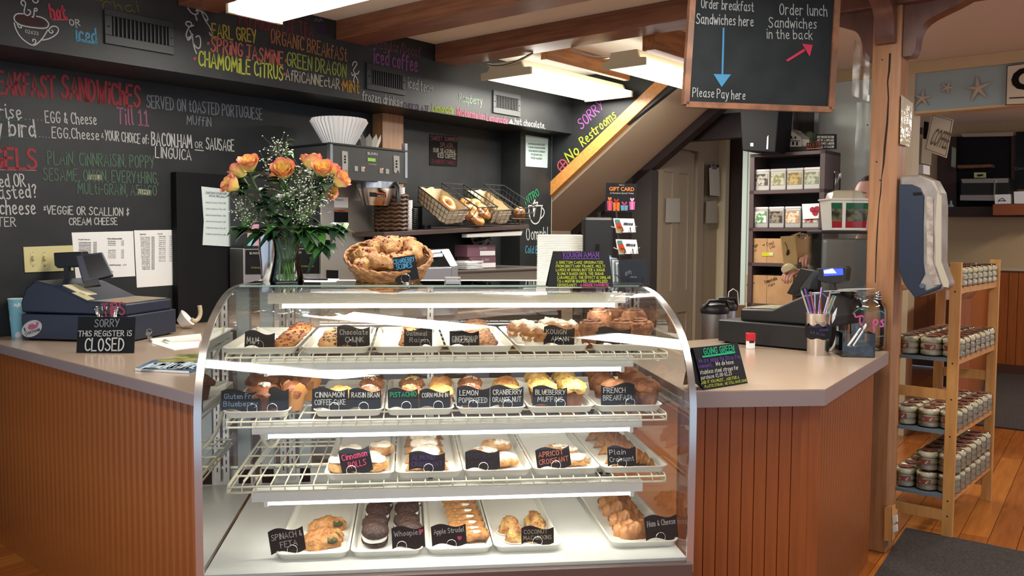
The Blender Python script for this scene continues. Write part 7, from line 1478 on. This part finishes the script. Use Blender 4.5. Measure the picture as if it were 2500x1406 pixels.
# on and above the bookshelf
t=thing('speaker_cabinet','large black speaker with a small white badge beside the model house','speaker',WP(4.6,1.7,zz[0]))
fS=lambda x,y:onU(x,y,4.42); 
q=[fS(*p) for p in ((1806,262),(1903,262),(1893,372),(1812,368))]; P=[q[3],q[2]]; bk=[p+EW*.25-EN*.0 for p in q]
mb=MB().hexa([q[3],q[2],bk[2],bk[3],q[0],q[1],bk[1],bk[0]]); obj('speaker_box',mb,BLACKM,t,world=True,bevel=.008); slab(t,'badge',lambda x,y:onU(x,y,4.417),[(1832,349),(1839,349),(1839,357),(1832,357)],WHITEP,.002); slab(t,'silver_strip',lambda x,y:onU(x,y,4.417),[(1873,334),(1876,330),(1875,364),(1871,364)],STEELB,.002)
t=thing('dark_board','tall dark board with a grey edge standing behind the model house','board',WP(5.0,2.2,2.3)); slab(t,'board',lambda x,y:onU(x,y,5.0),[(1893,200),(1990,200),(1986,371),(1893,372)],mat('dark_umber',(.012,.009,.008),.7),.02); slab(t,'metal_edge',lambda x,y:onU(x,y,4.99),[(1989,262),(2000,262),(1996,355),(1985,372)],mat('edge_grey',sh('#6f7270'),.5),.03); obj('cord',MB().cyl(onU(1936,262,4.95),onU(1934,316,4.95),.006,6),mat('cord_grey',sh('#6f7a82'),.5),t,world=True)
HT=zz[0]; t=thing('model_house','small white clapboard model house with a green tree on the bookshelf','model',onU(1940,366,UB_+.08))
fH=lambda x,y:onU(x,y,UB_+.08); HW=mat('house_white',sh('#d5d0bd'),.6); 
slab(t,'base',fH,[(1890,369),(1992,367),(1985,357),(1903,359)],mat('house_base',sh('#3a342e'),.7),.08)
slab(t,'gable_front',fH,[(1905,358),(1905,338),(1930,315),(1956,334),(1957,358)],HW,.07)
slab(t,'side_wing',lambda x,y:onU(x,y,UB_+.1),[(1955,358),(1955,334),(1975,336),(1976,356)],HW,.08); slab(t,'roof',lambda x,y:onU(x,y,UB_+.07),[(1929,313),(1945,318),(1977,338),(1958,337)],mat('house_roof',sh('#7a776e'),.7),.08); slab(t,'chimney',fH,[(1948,319),(1953,321),(1953,326),(1948,324)],HW,.02)
for x,y,w,h in ((1927,322,4,4),(1914,334,4,6),(1923,332,4,6),(1930,332,4,6),(1940,333,4,6),(1908,348,4,7),(1917,346,4,8),(1924,346,3,10),(1934,346,5,8),(1944,346,4,9)): patch(t,fH,[(x,y),(x+w,y),(x+w,y+h),(x,y+h)],'#2c2a28','window')
patch(t,fH,[(1912,343),(1953,343),(1953,345),(1912,345)],'#5a554c','porch_roof'); wpx(t,'COFFEE',fH,(1924,340),(1938,340),3,'#2c2a28',.2)
obj('tree',MB().sphere(onU(1975,341,UB_+.14),.045,12,8,(.9,.9,1.3)).rough(.01,30,2),mat('tree_green',sh('#4f5f45'),.8),t,world=True,smooth=50)
t=thing('word_sign','small black block sign with white words right of the model house','sign',onU(2015,366,UB_+.14)); fw=lambda x,y:onU(x,y,UB_+.1); slab(t,'block',fw,[(1992,364),(2039,363),(2039,327),(1992,328)],BOARD,.03)
for i,s_ in enumerate(('ONCE YOU LICK THE ICING','OFF OF A CUPCAKE','IT BECOMES A MUFFIN','MUFFINS ARE HEALTHY')): wpx(t,s_,fw,(1995,337+i*8),(2036,337+i*8),5,'#cfcabf',.2,off=.003)
t=thing('number_ornament','small red cut out numerals before the black word sign','ornament',onU(1988,366,UB_+.05)); fn_=lambda x,y:onU(x,y,UB_+.05); ppx(t,'02633',fn_,(1970,361),(2004,357),13,'#8a4438',ext=.8,name='numerals'); slab(t,'ledge',fn_,[(1969,365),(2008,363),(2008,360),(1969,362)],mat('ink_red2',sh('#8a4438'),.6),.02)
# ================================================================= TUB, CLEAR CONTAINER, PERSON
D0=4.5; fD=lambda x,y:onD(x,y,D0)
c=onD(2048,700,D0); zt=onD(2043,563,D0).z; zb_=.95-.02+.0; s_=D0/CF
t=thing('drink_container','tall clear square container with a steel rim behind the register','container',(c.x,c.y,zb_),-_AZ)
w2=62*s_; 
for a,b in (((-w2,-w2*.8,0),(w2,-w2*.8+.004,zt-zb_)),((-w2,w2*.8,0),(w2,w2*.8+.004,zt-zb_)),((-w2,-w2*.8,0),(-w2+.004,w2*.8,zt-zb_)),((w2-.004,-w2*.8,0),(w2,w2*.8,zt-zb_))): obj('clear_wall',MB().box(a,b),glass('smoky_clear',(.93,.93,.92),rough=.05,k=.9),t)
obj('grey_liquid',MB().box((-w2+.01,-w2*.7,.01),(w2-.01,w2*.7,(zt-zb_)*.93)),mat('grey_fill',sh('#8f8f8b'),.35,.15),t,bevel=.02); obj('rim',MB().box((-w2-.006,-w2*.8-.006,zt-zb_-.015),(w2+.006,w2*.8+.006,zt-zb_)),BLACKP,t,bevel=.004)
obj('cart',MB().box((-w2-.03,-w2,-zb_),(w2+.03,w2,0)),BLACKM,t)
c2=Vector((c.x,c.y,zt)); c2=onD(2060,560,D0); t=thing('cocoa_tub','white tub with green and red bands and a domed clear lid on the container','tub',(c2.x,c2.y,zt+.002),-_AZ); wa,wb,h=44*s_,50*s_,(560-489)*s_
L=[[(x,y,z) for x,y in rrect(2*w_,1.5*w_,.02,4)] for w_,z in ((wa,0),(wb,h),(wb+.008,h+.003),(wb+.008,h+.01),(wb-.004,h+.01))]; obj('tub_body',loops(MB(),L),mat('tub_white',sh('#dcd9cf'),.4),t,smooth=40)
L=[[(x,y,z) for x,y in rrect(2*w_,1.5*w_,.02,4)] for w_,z in ((wb*.8,h+.01),(wb*.72,h+.04),(wb*.5,h+.052))]; obj('domed_lid',loops(MB(),L),mat('lid_beige',sh('#b5ab94'),.3),t,smooth=50)
def tband(x0,x1,z0,z1,m): 
    f=lambda x,z:(x*(wa+(wb-wa)*z),-(wa+(wb-wa)*z)*.752,z*h); obj('printed_band',MB().quad(f(x0,z0),f(x1,z0),f(x1,z1),f(x0,z1)),m,t)
for z0,z1,m in ((.08,.3,ink('#b02a34')),(.3,.72,mat('band_dark',sh('#23241f'),.4,col2=sh('#6a6a4a'),nscale=30)),(.72,.92,ink('#2a6a45'))): tband(-.92,-.38,z0,z1,m); tband(-.2,.92,z0,z1,m)
p=onD(2043,465,4.62); t=thing('glass_bottle','thin clear glass tube lid rising behind the tub','glass',(p.x,p.y,zt+.0)); hh=onD(2043,414,4.62).z-zt; obj('glass_tube',MB().lathe([(.012,0),(.018,.02),(.018,hh-.02),(.01,hh),(.0005,hh)],18,False),GLV,t,smooth=60)
# person
def skinobj(name,V,E,R,m,parent,sub=2,smooth=True):
    me=bpy.data.meshes.new(name); me.from_pydata([tuple(v) for v in V],E,[]); me.materials.append(m); o=bpy.data.objects.new(name,me); COL.objects.link(o); o.parent=parent; WM[o.name]=WM[parent.name]
    sk=o.modifiers.new('skin','SKIN'); 
    if not me.skin_vertices: 
        bm=bmesh.new(); bm.from_mesh(me); bm.verts.layers.skin.verify(); bm.to_mesh(me); bm.free()
    for i,d in enumerate(me.skin_vertices[0].data): r=R[i]; d.radius=(r,r) if not isinstance(r,tuple) else r; d.use_root=(i==0)
    sk.use_smooth_shade=True; s_=o.modifiers.new('sub','SUBSURF'); s_.levels=sub; s_.render_levels=sub; return o
hp=onD(2118,482,4.95); fwd=(-cR*.9-Vector((cF.x,cF.y,0))*.42); fwd.z=0; fwd.normalize(); fa=math.atan2(fwd.y,fwd.x)
foot=Vector((hp.x,hp.y,0))-fwd*.02
t=thing('person','person in pink with pulled back hair, holding a brown bag, mostly hidden by the post','person',foot,fa); t['category']='person'
SKN=mat('skin',sh('#cf9a86'),.5,sub=.1); PINKM=mat('pink_shirt',sh('#d3808a'),.8,bump=.2,bscale=60); PANT=mat('dark_trousers',sh('#26262c'),.8); HAIR=mat('brown_hair',sh('#33261f'),.5,bump=.4,bscale=60)
hz=hp.z; Hc=hz  # head centre height
I=WM[t.name].inverted(); hb1=I@onD(1942,660,4.84); hb2=I@onD(1978,628,4.86)
bodyV=[(0,0,.98),(.0,0,1.12),(.0,0,1.28),(-.005,0,1.40),(0,0,Hc-.17),(.01,0,Hc-.10)]
shz_=1.40
# skin body: neck, arms, legs as one surface
V=[(0,0,.96),(0,0,1.15),(0,0,1.32),(-.01,0,1.42),(-.01,0,Hc-.15),(0,0,Hc-.07)]; E=[(0,1),(1,2),(2,3),(3,4),(4,5)]; R=[(.15,.10),(.12,.09),(.15,.10),(.09,.07),(.052,.052),(.05,.05)]
def limb(start,pts,rs):
    k=start
    for p,r in zip(pts,rs): V.append(tuple(p)); R.append((r,r)); E.append((k,len(V)-1)); k=len(V)-1
    return k
el=Vector((.12,-.24,1.14)); er=Vector((.10,.22,1.14))
limb(2,[(0,-.17,1.38),(.05,-.215,1.26),el,(el+hb1)/2,hb1],[.052,.044,.038,.032,.024]); limb(2,[(0,.17,1.38),(.05,.21,1.26),er,(er+hb2)/2,hb2],[.052,.044,.038,.032,.024])
limb(0,[(0,-.09,.86),(.01,-.1,.5),(-.01,-.1,.09),(.1,-.11,.04)],[.085,.055,.04,.035]); limb(0,[(0,.09,.86),(.01,.1,.5),(-.01,.1,.09),(.1,.11,.04)],[.085,.055,.04,.035])
skinobj('body',V,E,R,SKN,t)
SV_=[(0,0,.93),(0,0,1.15),(0,0,1.34),(-.01,0,1.43),(0,-.17,1.385),(.05,-.22,1.26),(.09,-.235,1.19),(0,.17,1.385),(.05,.215,1.26),(.085,.22,1.19)]
skinobj('shirt',SV_,[(0,1),(1,2),(2,3),(2,4),(4,5),(5,6),(2,7),(7,8),(8,9)],[(.17,.115),(.145,.11),(.165,.115),(.085,.075),(.068,.068),(.06,.06),(.058,.058),(.068,.068),(.06,.06),(.058,.058)],PINKM,t)
skinobj('trousers',[(0,0,.97),(0,-.09,.84),(.01,-.1,.5),(-.01,-.1,.1),(0,.09,.84),(.01,.1,.5),(-.01,.1,.1)],[(0,1),(1,2),(2,3),(0,4),(4,5),(5,6)],[(.165,.115),(.1,.1),(.07,.07),(.058,.058),(.1,.1),(.07,.07),(.058,.058)],PANT,t)
hd_=MB(); nu,nv=28,20; vs=[]
for j in range(nv+1):
    tt=-math.pi/2+math.pi*j/nv
    for i in range(nu):
        a=2*math.pi*i/nu; x,y,z=math.cos(tt)*math.cos(a),math.cos(tt)*math.sin(a),math.sin(tt)
        X=x*.098;Y=y*.077;Z=z*.118
        if x>0 and z<0: Y*=1-.28*(-z)*x; X*=1-.06*(-z)
        if x<0 and z<-.2: X*=.8
        if x>.55 and abs(y)<.22: X+=.024*math.exp(-((z+.18)/.16)**2)*math.exp(-(y/.09)**2)   # nose
        for sy in (-1,1): X-=.008*math.exp(-((z-.02)/.13)**2-((y-sy*.38)/.15)**2)*(x>0)
        X+=.005*math.exp(-((z-.2)/.07)**2)*(x>.5)
        X+=.006*math.exp(-((z+.5)/.06)**2-(y/.25)**2)*(x>.3)-.004*math.exp(-((z+.56)/.03)**2-(y/.25)**2)*(x>.3)
        vs.append((X,Y,Z+Hc))
hd_.add(vs,[(j*nu+i,j*nu+(i+1)%nu,(j+1)*nu+(i+1)%nu,(j+1)*nu+i) for j in range(nv) for i in range(nu)])
ho=obj('head',hd_,SKN,t,smooth=80)
for sy in (-1,1):
    e=Vector((.083,sy*.031,Hc+.001)); obj('eye',MB().sphere(e,.0125,12,8),mat('eye_white',(.75,.72,.7),.2),ho,smooth=60); obj('iris',MB().sphere(e+Vector((.0075,0,0)),.0062,10,6),mat('iris_dark',sh('#2c211c'),.15),ho,smooth=60)
    obj('eyelid',MB().sphere(e+Vector((-.001,0,.004)),.0138,12,6,(1,1.1,.75)),SKN,ho,smooth=60)
    obj('eyebrow',MB().tube([(.089,sy*.016,Hc+.02),(.09,sy*.03,Hc+.0255),(.08,sy*.05,Hc+.021)],[.0028,.0032,.0018],6),HAIR,ho,smooth=60)
    obj('ear',MB().sphere((-.005,sy*.077,Hc-.005),.03,10,8,(.6,.3,1)),SKN,ho,smooth=60)
obj('lips',MB().sphere((.083,0,Hc-.065),.022,12,6,(.35,1,.3)),mat('lips',sh('#b06a62'),.4),ho,smooth=60)
hr=MB(); nu,nv=26,12; vs=[]
for j in range(nv+1):
    for i in range(nu):
        a=2*math.pi*i/nu; tt0=math.radians(46) if math.cos(a)>.2 else math.radians(-20+20*max(0,math.cos(a)) ); 
        tmin=math.radians(-25)+(math.radians(48)-math.radians(-25))*max(0,min(1,(math.cos(a)+.35)/.9)); tt=tmin+(math.pi/2-tmin)*j/nv
        vs.append((math.cos(tt)*math.cos(a)*.104,math.cos(tt)*math.sin(a)*.083,math.sin(tt)*.124+Hc))
hr.add(vs,[(j*nu+i,j*nu+(i+1)%nu,(j+1)*nu+(i+1)%nu,(j+1)*nu+i) for j in range(nv) for i in range(nu)]); hr.sphere((-.115,0,Hc+.03),.04,14,10)
obj('hair',hr,HAIR,t,smooth=70)
def hand(c,ax,up,nm):
    ax=Vector(ax).normalized(); up=Vector(up).normalized(); sd=ax.cross(up).normalized(); V_=[c,c+ax*.045,c+ax*.085]; E_=[(0,1),(1,2)]; R_=[(.022,.016),(.034,.015),(.036,.013)]
    o=skinobj(nm,V_,E_,R_,SKN,t)
    for k,L_ in enumerate((.062,.072,.068,.052)):
        b=c+ax*.088+sd*(-.027+.018*k); m1=b+ax*L_*.45-up*.004; m2=m1+ax*L_*.25-up*L_*.3; e=m2-up*L_*.3-ax*.004; skinobj('finger',[b-ax*.02,b,m1,m2,e],[(0,1),(1,2),(2,3),(3,4)],[(.0085,.0085)]*2+[(.008,.008),(.0075,.0075),(.0065,.0065)],SKN,t,2)
    b=c+ax*.03-sd*.03; skinobj('thumb',[b+sd*.012,b-sd*.015+ax*.02,b-sd*.02+ax*.05-up*.012,b-sd*.008+ax*.068-up*.02],[(0,1),(1,2),(2,3)],[(.011,.011),(.0105,.0105),(.0095,.0095),(.008,.008)],SKN,t,2)
hand(hb1-Vector((.03,0,-.01)),(.9,.2,-.25),(.2,0,1),'palm'); hand(hb2-Vector((.02,0,-.01)),(.75,.35,-.1),(.3,0,1),'palm')
# paper bag held by the person
t=thing('paper_bag','brown paper bag with a dark mark and clear film on top, held in one hand','bag',onD(1940,660,4.8)); fbg=lambda x,y:onD(x,y,4.80); BGM=mat('kraft_bag',sh('#b3935f'),.7,bump=.35,bscale=14)
slab(t,'bag_front',fbg,[(1914,646),(1907,577),(1944,575),(1947,646)],BGM,.012); slab(t,'bag_side',lambda x,y:onD(x,y,4.80+(x-1945)*.003),[(1946,648),(1943,575),(1978,580),(1972,640),(1958,668)],mat('kraft_side',sh('#96784c'),.7,bump=.3,bscale=14),.01); slab(t,'bag_back',lambda x,y:onD(x,y,4.9),[(1914,646),(1910,577),(1978,577),(1975,646)],BGM,.004)
obj('film_top',MB().sphere(onD(1952,576,4.84),.045,14,8,(1,.8,.35)).rough(.014,40,4),FILM,t,world=True,smooth=40)
patch(t,fbg,[(1921,612),(1926,608),(1928,618),(1924,624),(1919,622)],'#3f2a1c','printed_mark'); draw(t,fbg,[[(1916,592),(1921,600),(1922,610)]],'#3f2a1c',1.5)
t=thing('folded_paper','crumpled pale paper sleeve below the brown bag','paper',onD(1925,660,4.78)); obj('crumpled_sleeve',MB().sphere(onD(1926,657,4.78),.04,12,8,(1,.7,.7)).rough(.02,30,9),mat('pale_paper',sh('#cdbb94'),.7),t,world=True,smooth=40)
# ================================================================= MUFFIN RACK
t=thing('pine_rack','tall pine rack of wrapped muffin packs behind the post','rack',WP(3.3,3.42,0)); ru,fu_=2.913,3.73; rl,rrv=3.25,3.52
for u_ in (ru,fu_):
    for v_,tp_ in ((rl,1.34),(rrv,1.34)): obj('leg',ubox(u_,u_+.022,v_,v_+.05,0,tp_),PINE,t,world=True,bevel=.002)
    for z0,z1 in ((.675,.725),(.085,.135)): obj('rail',ubox(u_+.003,u_+.019,rl+.05,rrv,z0,z1),PINE,t,world=True)
for v_ in (rl+.01,rrv+.02):
    for z0 in (1.19,.845,.49,.175): obj('side_rail',ubox(ru+.022,fu_,v_,v_+.018,z0,z0+.03),PINE,t,world=True)
RZ_=(1.222,.877,.522,.207)
for z in RZ_: obj('shelf_board',ubox(ru+.005,fu_+.015,rl+.052,rrv-.002,z-.016,z-.001),mat('shelf_grey_blue',sh('#6f7f88'),.5) if z<1.2 else PINE,t,world=True)
for z in (1.2,.855,.68,.5,.185,.11):
    c=WP(ru,rrv+.025,z); obj('screw',MB().cyl(c-EW*.001,c,.004,8),BLACKM,t,world=True)
# pack: three muffins in film with a brown label
MUFF=mat('english_muffin',sh('#e6dcc0'),.6,col2=sh('#d3c196'),nscale=9,bump=.15,bscale=40); LBL=mat('pack_label',sh('#8a4a40'),.35,col2=sh('#d8c8b0'),nscale=30,lo=.55,hi=.6)
pk=thing('muffin_pack','x','bread',(0,0,-60)); R0=.0515
mm=MB().lathe([(.038,0),(.0495,.005),(R0,.0145),(.0495,.024),(.038,.0295),(.0005,.0305)],20)
for i in range(3):
    o=obj('muffin',MB().add(mm.v,mm.f) if i==0 else MB(),MUFF,pk,smooth=60) if i==0 else mo.copy()
    if i==0: mo=o
    else: COL.objects.link(o); o.parent=pk; 
    o.location=(0,0,.002+i*.03); WM[o.name]=WM[pk.name]@Matrix.Translation(o.location)
obj('film_wrap',MB().lathe([(.034,0),(.0535,.006),(.0535,.03),(.053,.06),(.0535,.086),(.043,.096),(.0005,.0975)],18).rough(.0035,45,3),FILM,pk,smooth=50)
obj('top_label',MB().lathe([(.036,.0985),(.0005,.0985)],20,False),LBL,pk,smooth=60)
obj('label',MB().add([(.0545*math.cos(a),.0545*math.sin(a),z) for a in [math.pi-.5+i*.2 for i in range(6)] for z in (.035,.058)],[(2*i,2*i+1,2*i+3,2*i+2) for i in range(5)]),LBL,pk,smooth=60)
def pack(u_,v_,z,lab,g,tilt=0):
    M=Matrix.Translation(WP(u_,v_,z))@Matrix.Rotation(RW+random.uniform(-.3,.3),4,'Z')
    if not pk.get('used'): o=pk; pk['used']=1; o.matrix_world=M; WM[o.name]=M
    else: o=dup(pk,(0,0,0),rot=M)
    o['label']=lab; o['category']='bread'; o['group']=g
SP=.107
nm_={0:'top shelf',1:'second shelf',2:'third shelf',3:'lowest shelf'}
for si in range(4):
    for iu in range(7 if si else 7):
        for iv in range(3):
            layers=1
            if si==3: layers=2 if iv>0 else 1
            if si==0 and iv==0: continue
            for l in range(layers):
                u_=ru+.08+iu*SP; v_=rl+.072+iv*.107
                if iv==2: v_=rrv+.005
                if iu in (0,) and iv==2: u_+=.012
                w=('front','second','third','fourth','fifth','sixth','rear')[iu]; c_=('left','middle','right')[iv]
                pack(u_,v_,RZ_[si]+l*.1,'wrapped pack of muffins on the rack, %s%s, %s column, %s row'%(nm_[si],('' if layers==1 else (' lower' if l==0 else ' upper')),c_,w),'muffin packs on the %s of the rack'%nm_[si])
# outlet block on the post
t=thing('outlet_block','pine block with two white outlets on the foot of the post','outlet',onU(2170,1320,pu-.02)); fo_=lambda x,y:onU(x,y,pu-.03)
slab(t,'wood_block',fo_,[(2160,1240),(2178,1236),(2176,1322),(2158,1320)],PINE,.05); a=onU(2178,1238,pu-.03); obj('block_side',MB().hexa([onU(2178,1322,pu-.03),onU(2177,1322,pu+.04),onU(2176,1322,pu+.04),onU(2177,1322,pu-.03),onU(2178,1238,pu-.03),onU(2192,1244,pu+.04),onU(2190,1244,pu+.04),onU(2176,1240,pu-.03)]),PINE,t,world=True)
for y in (1262,1285): slab(t,'outlet_socket',lambda x,Y:onU(x,Y,pu-.032),[(2178,y),(2190,y-5),(2191,y+12),(2179,y+16)],WHITEP,.012,.002)
# ================================================================= MATS
def matt(c0,ulen,vlen,lab,m,ang=0):
    t=thing('floor_mat',lab,'mat',c0); d1=-Vector((math.sin(math.radians(40)),math.cos(math.radians(40)),0)); obj('mat_pile',MB().hexa([c0+Vector((0,0,.0)),c0+d1*ulen,c0+d1*ulen+EN*vlen,c0+EN*vlen]+[p+Vector((0,0,.012)) for p in (c0,c0+d1*ulen,c0+d1*ulen+EN*vlen,c0+EN*vlen)]),m,t,world=True)
MTM=mat('mat_speckle',sh('#4a413c'),.95,col2=sh('#2e2826'),nscale=140,bump=.6,bscale=200)
p=onZ(2212,1293,0); matt(p,1.6,1.6,'dark speckled floor mat in front of the pine rack',MTM)
p=onZ(2310,925,0); q=onZ(2385,1040,0); t=thing('floor_mat','grey brown floor mat on the far floor beyond the rack','mat',q)
P=[onZ(2330,1032,0),onZ(2600,1064,0),onZ(2600,925,0),onZ(2290,900,0)]; obj('mat_pile',MB().hexa(P+[a+Vector((0,0,.01)) for a in P]),MTM,t,world=True)
# ================================================================= FAR ROOM
t=thing('bar_counter','low bar ledge with wood panelling running back beyond the rack','counter',onZ(2300,720,1.08)); P=[onZ(x,y,1.115) for x,y in ((2286,709),(2335,705),(2452,647),(2405,643))]
P=[P[0],P[1],P[2],P[3]]; obj('ledge',MB().hexa([a-Vector((0,0,.07)) for a in P]+P),LAM,t,world=True,bevel=.004); c_=sum(P,Vector())/4; obj('panelling',MB().hexa([Vector((c_.x+(a.x-c_.x)*.9,c_.y+(a.y-c_.y)*.95,z)) for z in (0,1.04) for a in P]),PANELR,t,world=True)
fF=lambda x,y:onU(x,y,UF-.05)
def fslab(t,n,pts,m,th=.04,du=0): return slab(t,n,lambda x,y:onU(x,y,UF-.05-du),pts,m,th)
t=thing('kitchen_cabinet','black kitchen cupboards with pale top trim seen through the opening','cabinet',fF(2400,520)); fslab(t,'dark_cupboard',[(2300,335),(2470,331),(2470,525),(2300,525)],BLACKM); fslab(t,'top_trim',[(2345,326),(2474,322),(2474,332),(2350,334)],BEIGEW,.05,.03); fslab(t,'brown_post',[(2469,331),(2481,330),(2481,500),(2469,500)],mat('dark_red_brown',sh('#3a241c'),.5),.05,.03); fslab(t,'shelf_board',[(2337,403),(2420,401),(2421,408),(2338,411)],BEAM,.2,.15); fslab(t,'left_door',[(2290,335),(2335,335),(2335,525),(2285,525)],mat('dark_red_brown',sh('#3a241c'),.5),.04,.02)
t=thing('menu_board','black menu board at the right edge with faint blue lettering','board',fF(2490,450)); fslab(t,'board',[(2481,322),(2530,320),(2530,460),(2481,462)],BOARD,.03,.06); wpx(t,'Canned',lambda x,y:onU(x,y,UF-.115),(2478,415),(2510,413),7,'#5a7a88',.14)
t=thing('microwave_oven','dark microwave with steel trim in the kitchen beyond','microwave',fF(2400,490)); fslab(t,'oven_body',[(2346,436),(2462,434),(2462,490),(2346,490)],BLACKP,.3,.3); fslab(t,'steel_trim',[(2346,437),(2462,435),(2462,446),(2350,447)],STEELB,.01,.31); fslab(t,'steel_trim',[(2344,476),(2428,476),(2428,490),(2344,489)],STEELB,.01,.31); fslab(t,'door_handle',[(2427,440),(2431,440),(2429,488),(2425,488)],STEEL,.02,.33)
t=thing('switch_plate','cream switch plate above the far microwave','switch',fF(2390,430)); fslab(t,'plate',[(2378,421),(2407,421),(2407,434),(2378,434)],MT['cream_plate'],.01,.09); fslab(t,'toggle',[(2385,426),(2400,425),(2400,429),(2388,431)],BLACKM,.01,.1)
t=thing('far_worktop','dark red worktop edge with an orange crate in the far kitchen','worktop',fF(2400,525)); fslab(t,'worktop',[(2300,505),(2560,503),(2560,529),(2306,529)],mat('dark_worktop',sh('#2c1c18'),.4),.3,.3); 
t=thing('wooden_crate','orange brown crate on the far worktop','crate',fF(2470,520)); fslab(t,'crate_front',[(2424,499),(2520,497),(2520,524),(2424,525)],mat('crate_orange',sh('#8a4a28'),.5),.2,.5)
t=thing('paper_holder','white cards with a black sketch standing in the far crate, left','papers',fF(2450,490)); fslab(t,'cards',[(2428,475),(2466,474),(2467,497),(2429,498)],PAPER,.1,.42); draw(t,lambda x,y:onU(x,y,UF-.475),[[(2438,492),(2442,485),(2450,484),(2454,491)],[(2438,490),(2456,490)]],'#2a2a2a',1.6)
t=thing('paper_holder','second white card stack in the far crate, at the right edge','papers',fF(2490,490)); fslab(t,'cards',[(2475,468),(2515,466),(2515,497),(2476,497)],PAPER,.1,.42)
t=thing('soap_bottle','small pale blue bottle at the left end of the far worktop','bottle',fF(2322,525)); c=onU(2321,526,UF-.32); obj('bottle_body',MB().lathe([(.03,0),(.03,.1),(.01,.13),(.01,.16)],14),mat('bottle_blue',sh('#8fa3a0'),.3),t,world=False).location=c-Vector(t.location)
t=thing('wall_ledge_box','pale storage box and papers behind the COFFEE sign'.replace('COFFEE','coffee'),'box',onU(2240,400,6.3)); 
slab(t,'pale_box',lambda x,y:onU(x,y,6.5),[(2222,335),(2252,338),(2249,398),(2222,396)],mat('pale_box',sh('#9a907c'),.5),.3); slab(t,'white_box',lambda x,y:onU(x,y,6.4),[(2218,398),(2254,402),(2254,424),(2216,422)],PAPER,.2); slab(t,'dark_frame',lambda x,y:onU(x,y,6.9),[(2256,296),(2266,298),(2262,340),(2254,338)],BLACKM,.03); slab(t,'dark_unit',lambda x,y:onU(x,y,7.0),[(2228,305),(2252,312),(2250,328),(2228,322)],mat('unit_dark',sh('#4a4238'),.5),.1)
t=thing('green_notice','narrow pale green notice hanging beside the coffee sign','notice',onU(2329,400,6.0)); slab(t,'sheet',lambda x,y:onU(x,y,UF-.12),[(2324,358),(2334,362),(2333,411),(2322,406)],mat('notice_green',sh('#8f9c84'),.6),.003)
# coffee sign hanging on a chain of the header
cs=onU(2292,330,UR+.35); nC=(Vector((cF.x,cF.y,0))+cR*.55).normalized(); fC=lambda x,y:onPl(x,y,cs,nC)
t=thing('coffee_sign','cream square sign with raised letters hanging tilted under the blue header','sign',cs); CRM=mat('sign_cream',sh('#ddd0b2'),.55)
slab(t,'sign_board',fC,[(2275,277),(2328,292),(2311,386),(2256,366)],CRM,.02,.003); draw(t,fC,[[(2278,281),(2324,295)],[(2324,295),(2309,381)],[(2309,381),(2260,363)],[(2260,363),(2278,281)]],'#8f8266',1.4,smooth=False)
ppx(t,'COFFEE',lambda x,y:fC(x,y)-nC*.004,(2268,352),(2308,366),42,'#8f8266',name='raised_letters',bold=.012); obj('hanger',MB().cyl(fC(2298,284),Vector((fC(2298,284).x,fC(2298,284).y,CZ)),.004,6),STEELB,t,world=True)
# blue header decoration
fE=lambda x,y:onU(x,y,UR-.004)
def star(cx,cy,r,rot,lab,th=.012):
    c=fE(cx,cy); t=thing('starfish',lab,'starfish',c,group='starfish on the blue header'); k=r/CF*(c-CAMP).dot(cF)*1.25; mb=MB(); mb.sphere(c-EW*.004,k*.28,10,6,(1,1,1))
    for i in range(5):
        a=rot+i*1.2566+random.uniform(-.12,.12); d=EN*math.cos(a)+Vector((0,0,math.sin(a))); mb.tube([c-EW*.008,c+d*k*.5-EW*.01,c+d*k-EW*.006],[k*.2,k*.13,k*.03],7)
    obj('star_body',mb,mat('starfish_tan',sh('#c4b7a0'),.8,bump=.4,bscale=90),t,world=True,smooth=60)
star(2388,216,26,1.7,'largest pale starfish, beside the letter board'); star(2313,215,15,1.2,'middle starfish on the blue header'); star(2252,240,19,1.5,'lowest starfish, next to the post')
t=thing('letter_board','cream framed board with one big black letter, cut by the right edge','sign',fE(2480,258)); fL=lambda x,y:onU(x,y,UR-.045)
slab(t,'board',fL,[(2458,160),(2600,140),(2600,252),(2454,257)],CRM,.03,.004); draw(t,fL,[[(2459,161),(2600,143)],[(2459,161),(2456,256)],[(2456,256),(2600,250)]],'#4a4034',2,smooth=False,off=.002)
ppx(t,'C',lambda x,y:onU(x,y,UR-.048),(2467,222),(2530,218),55,'#1c1815',bold=.05,off=.001); patch(t,fL,[(2464,238),(2590,232),(2590,235),(2464,241)],'#3f382e','printed_line')
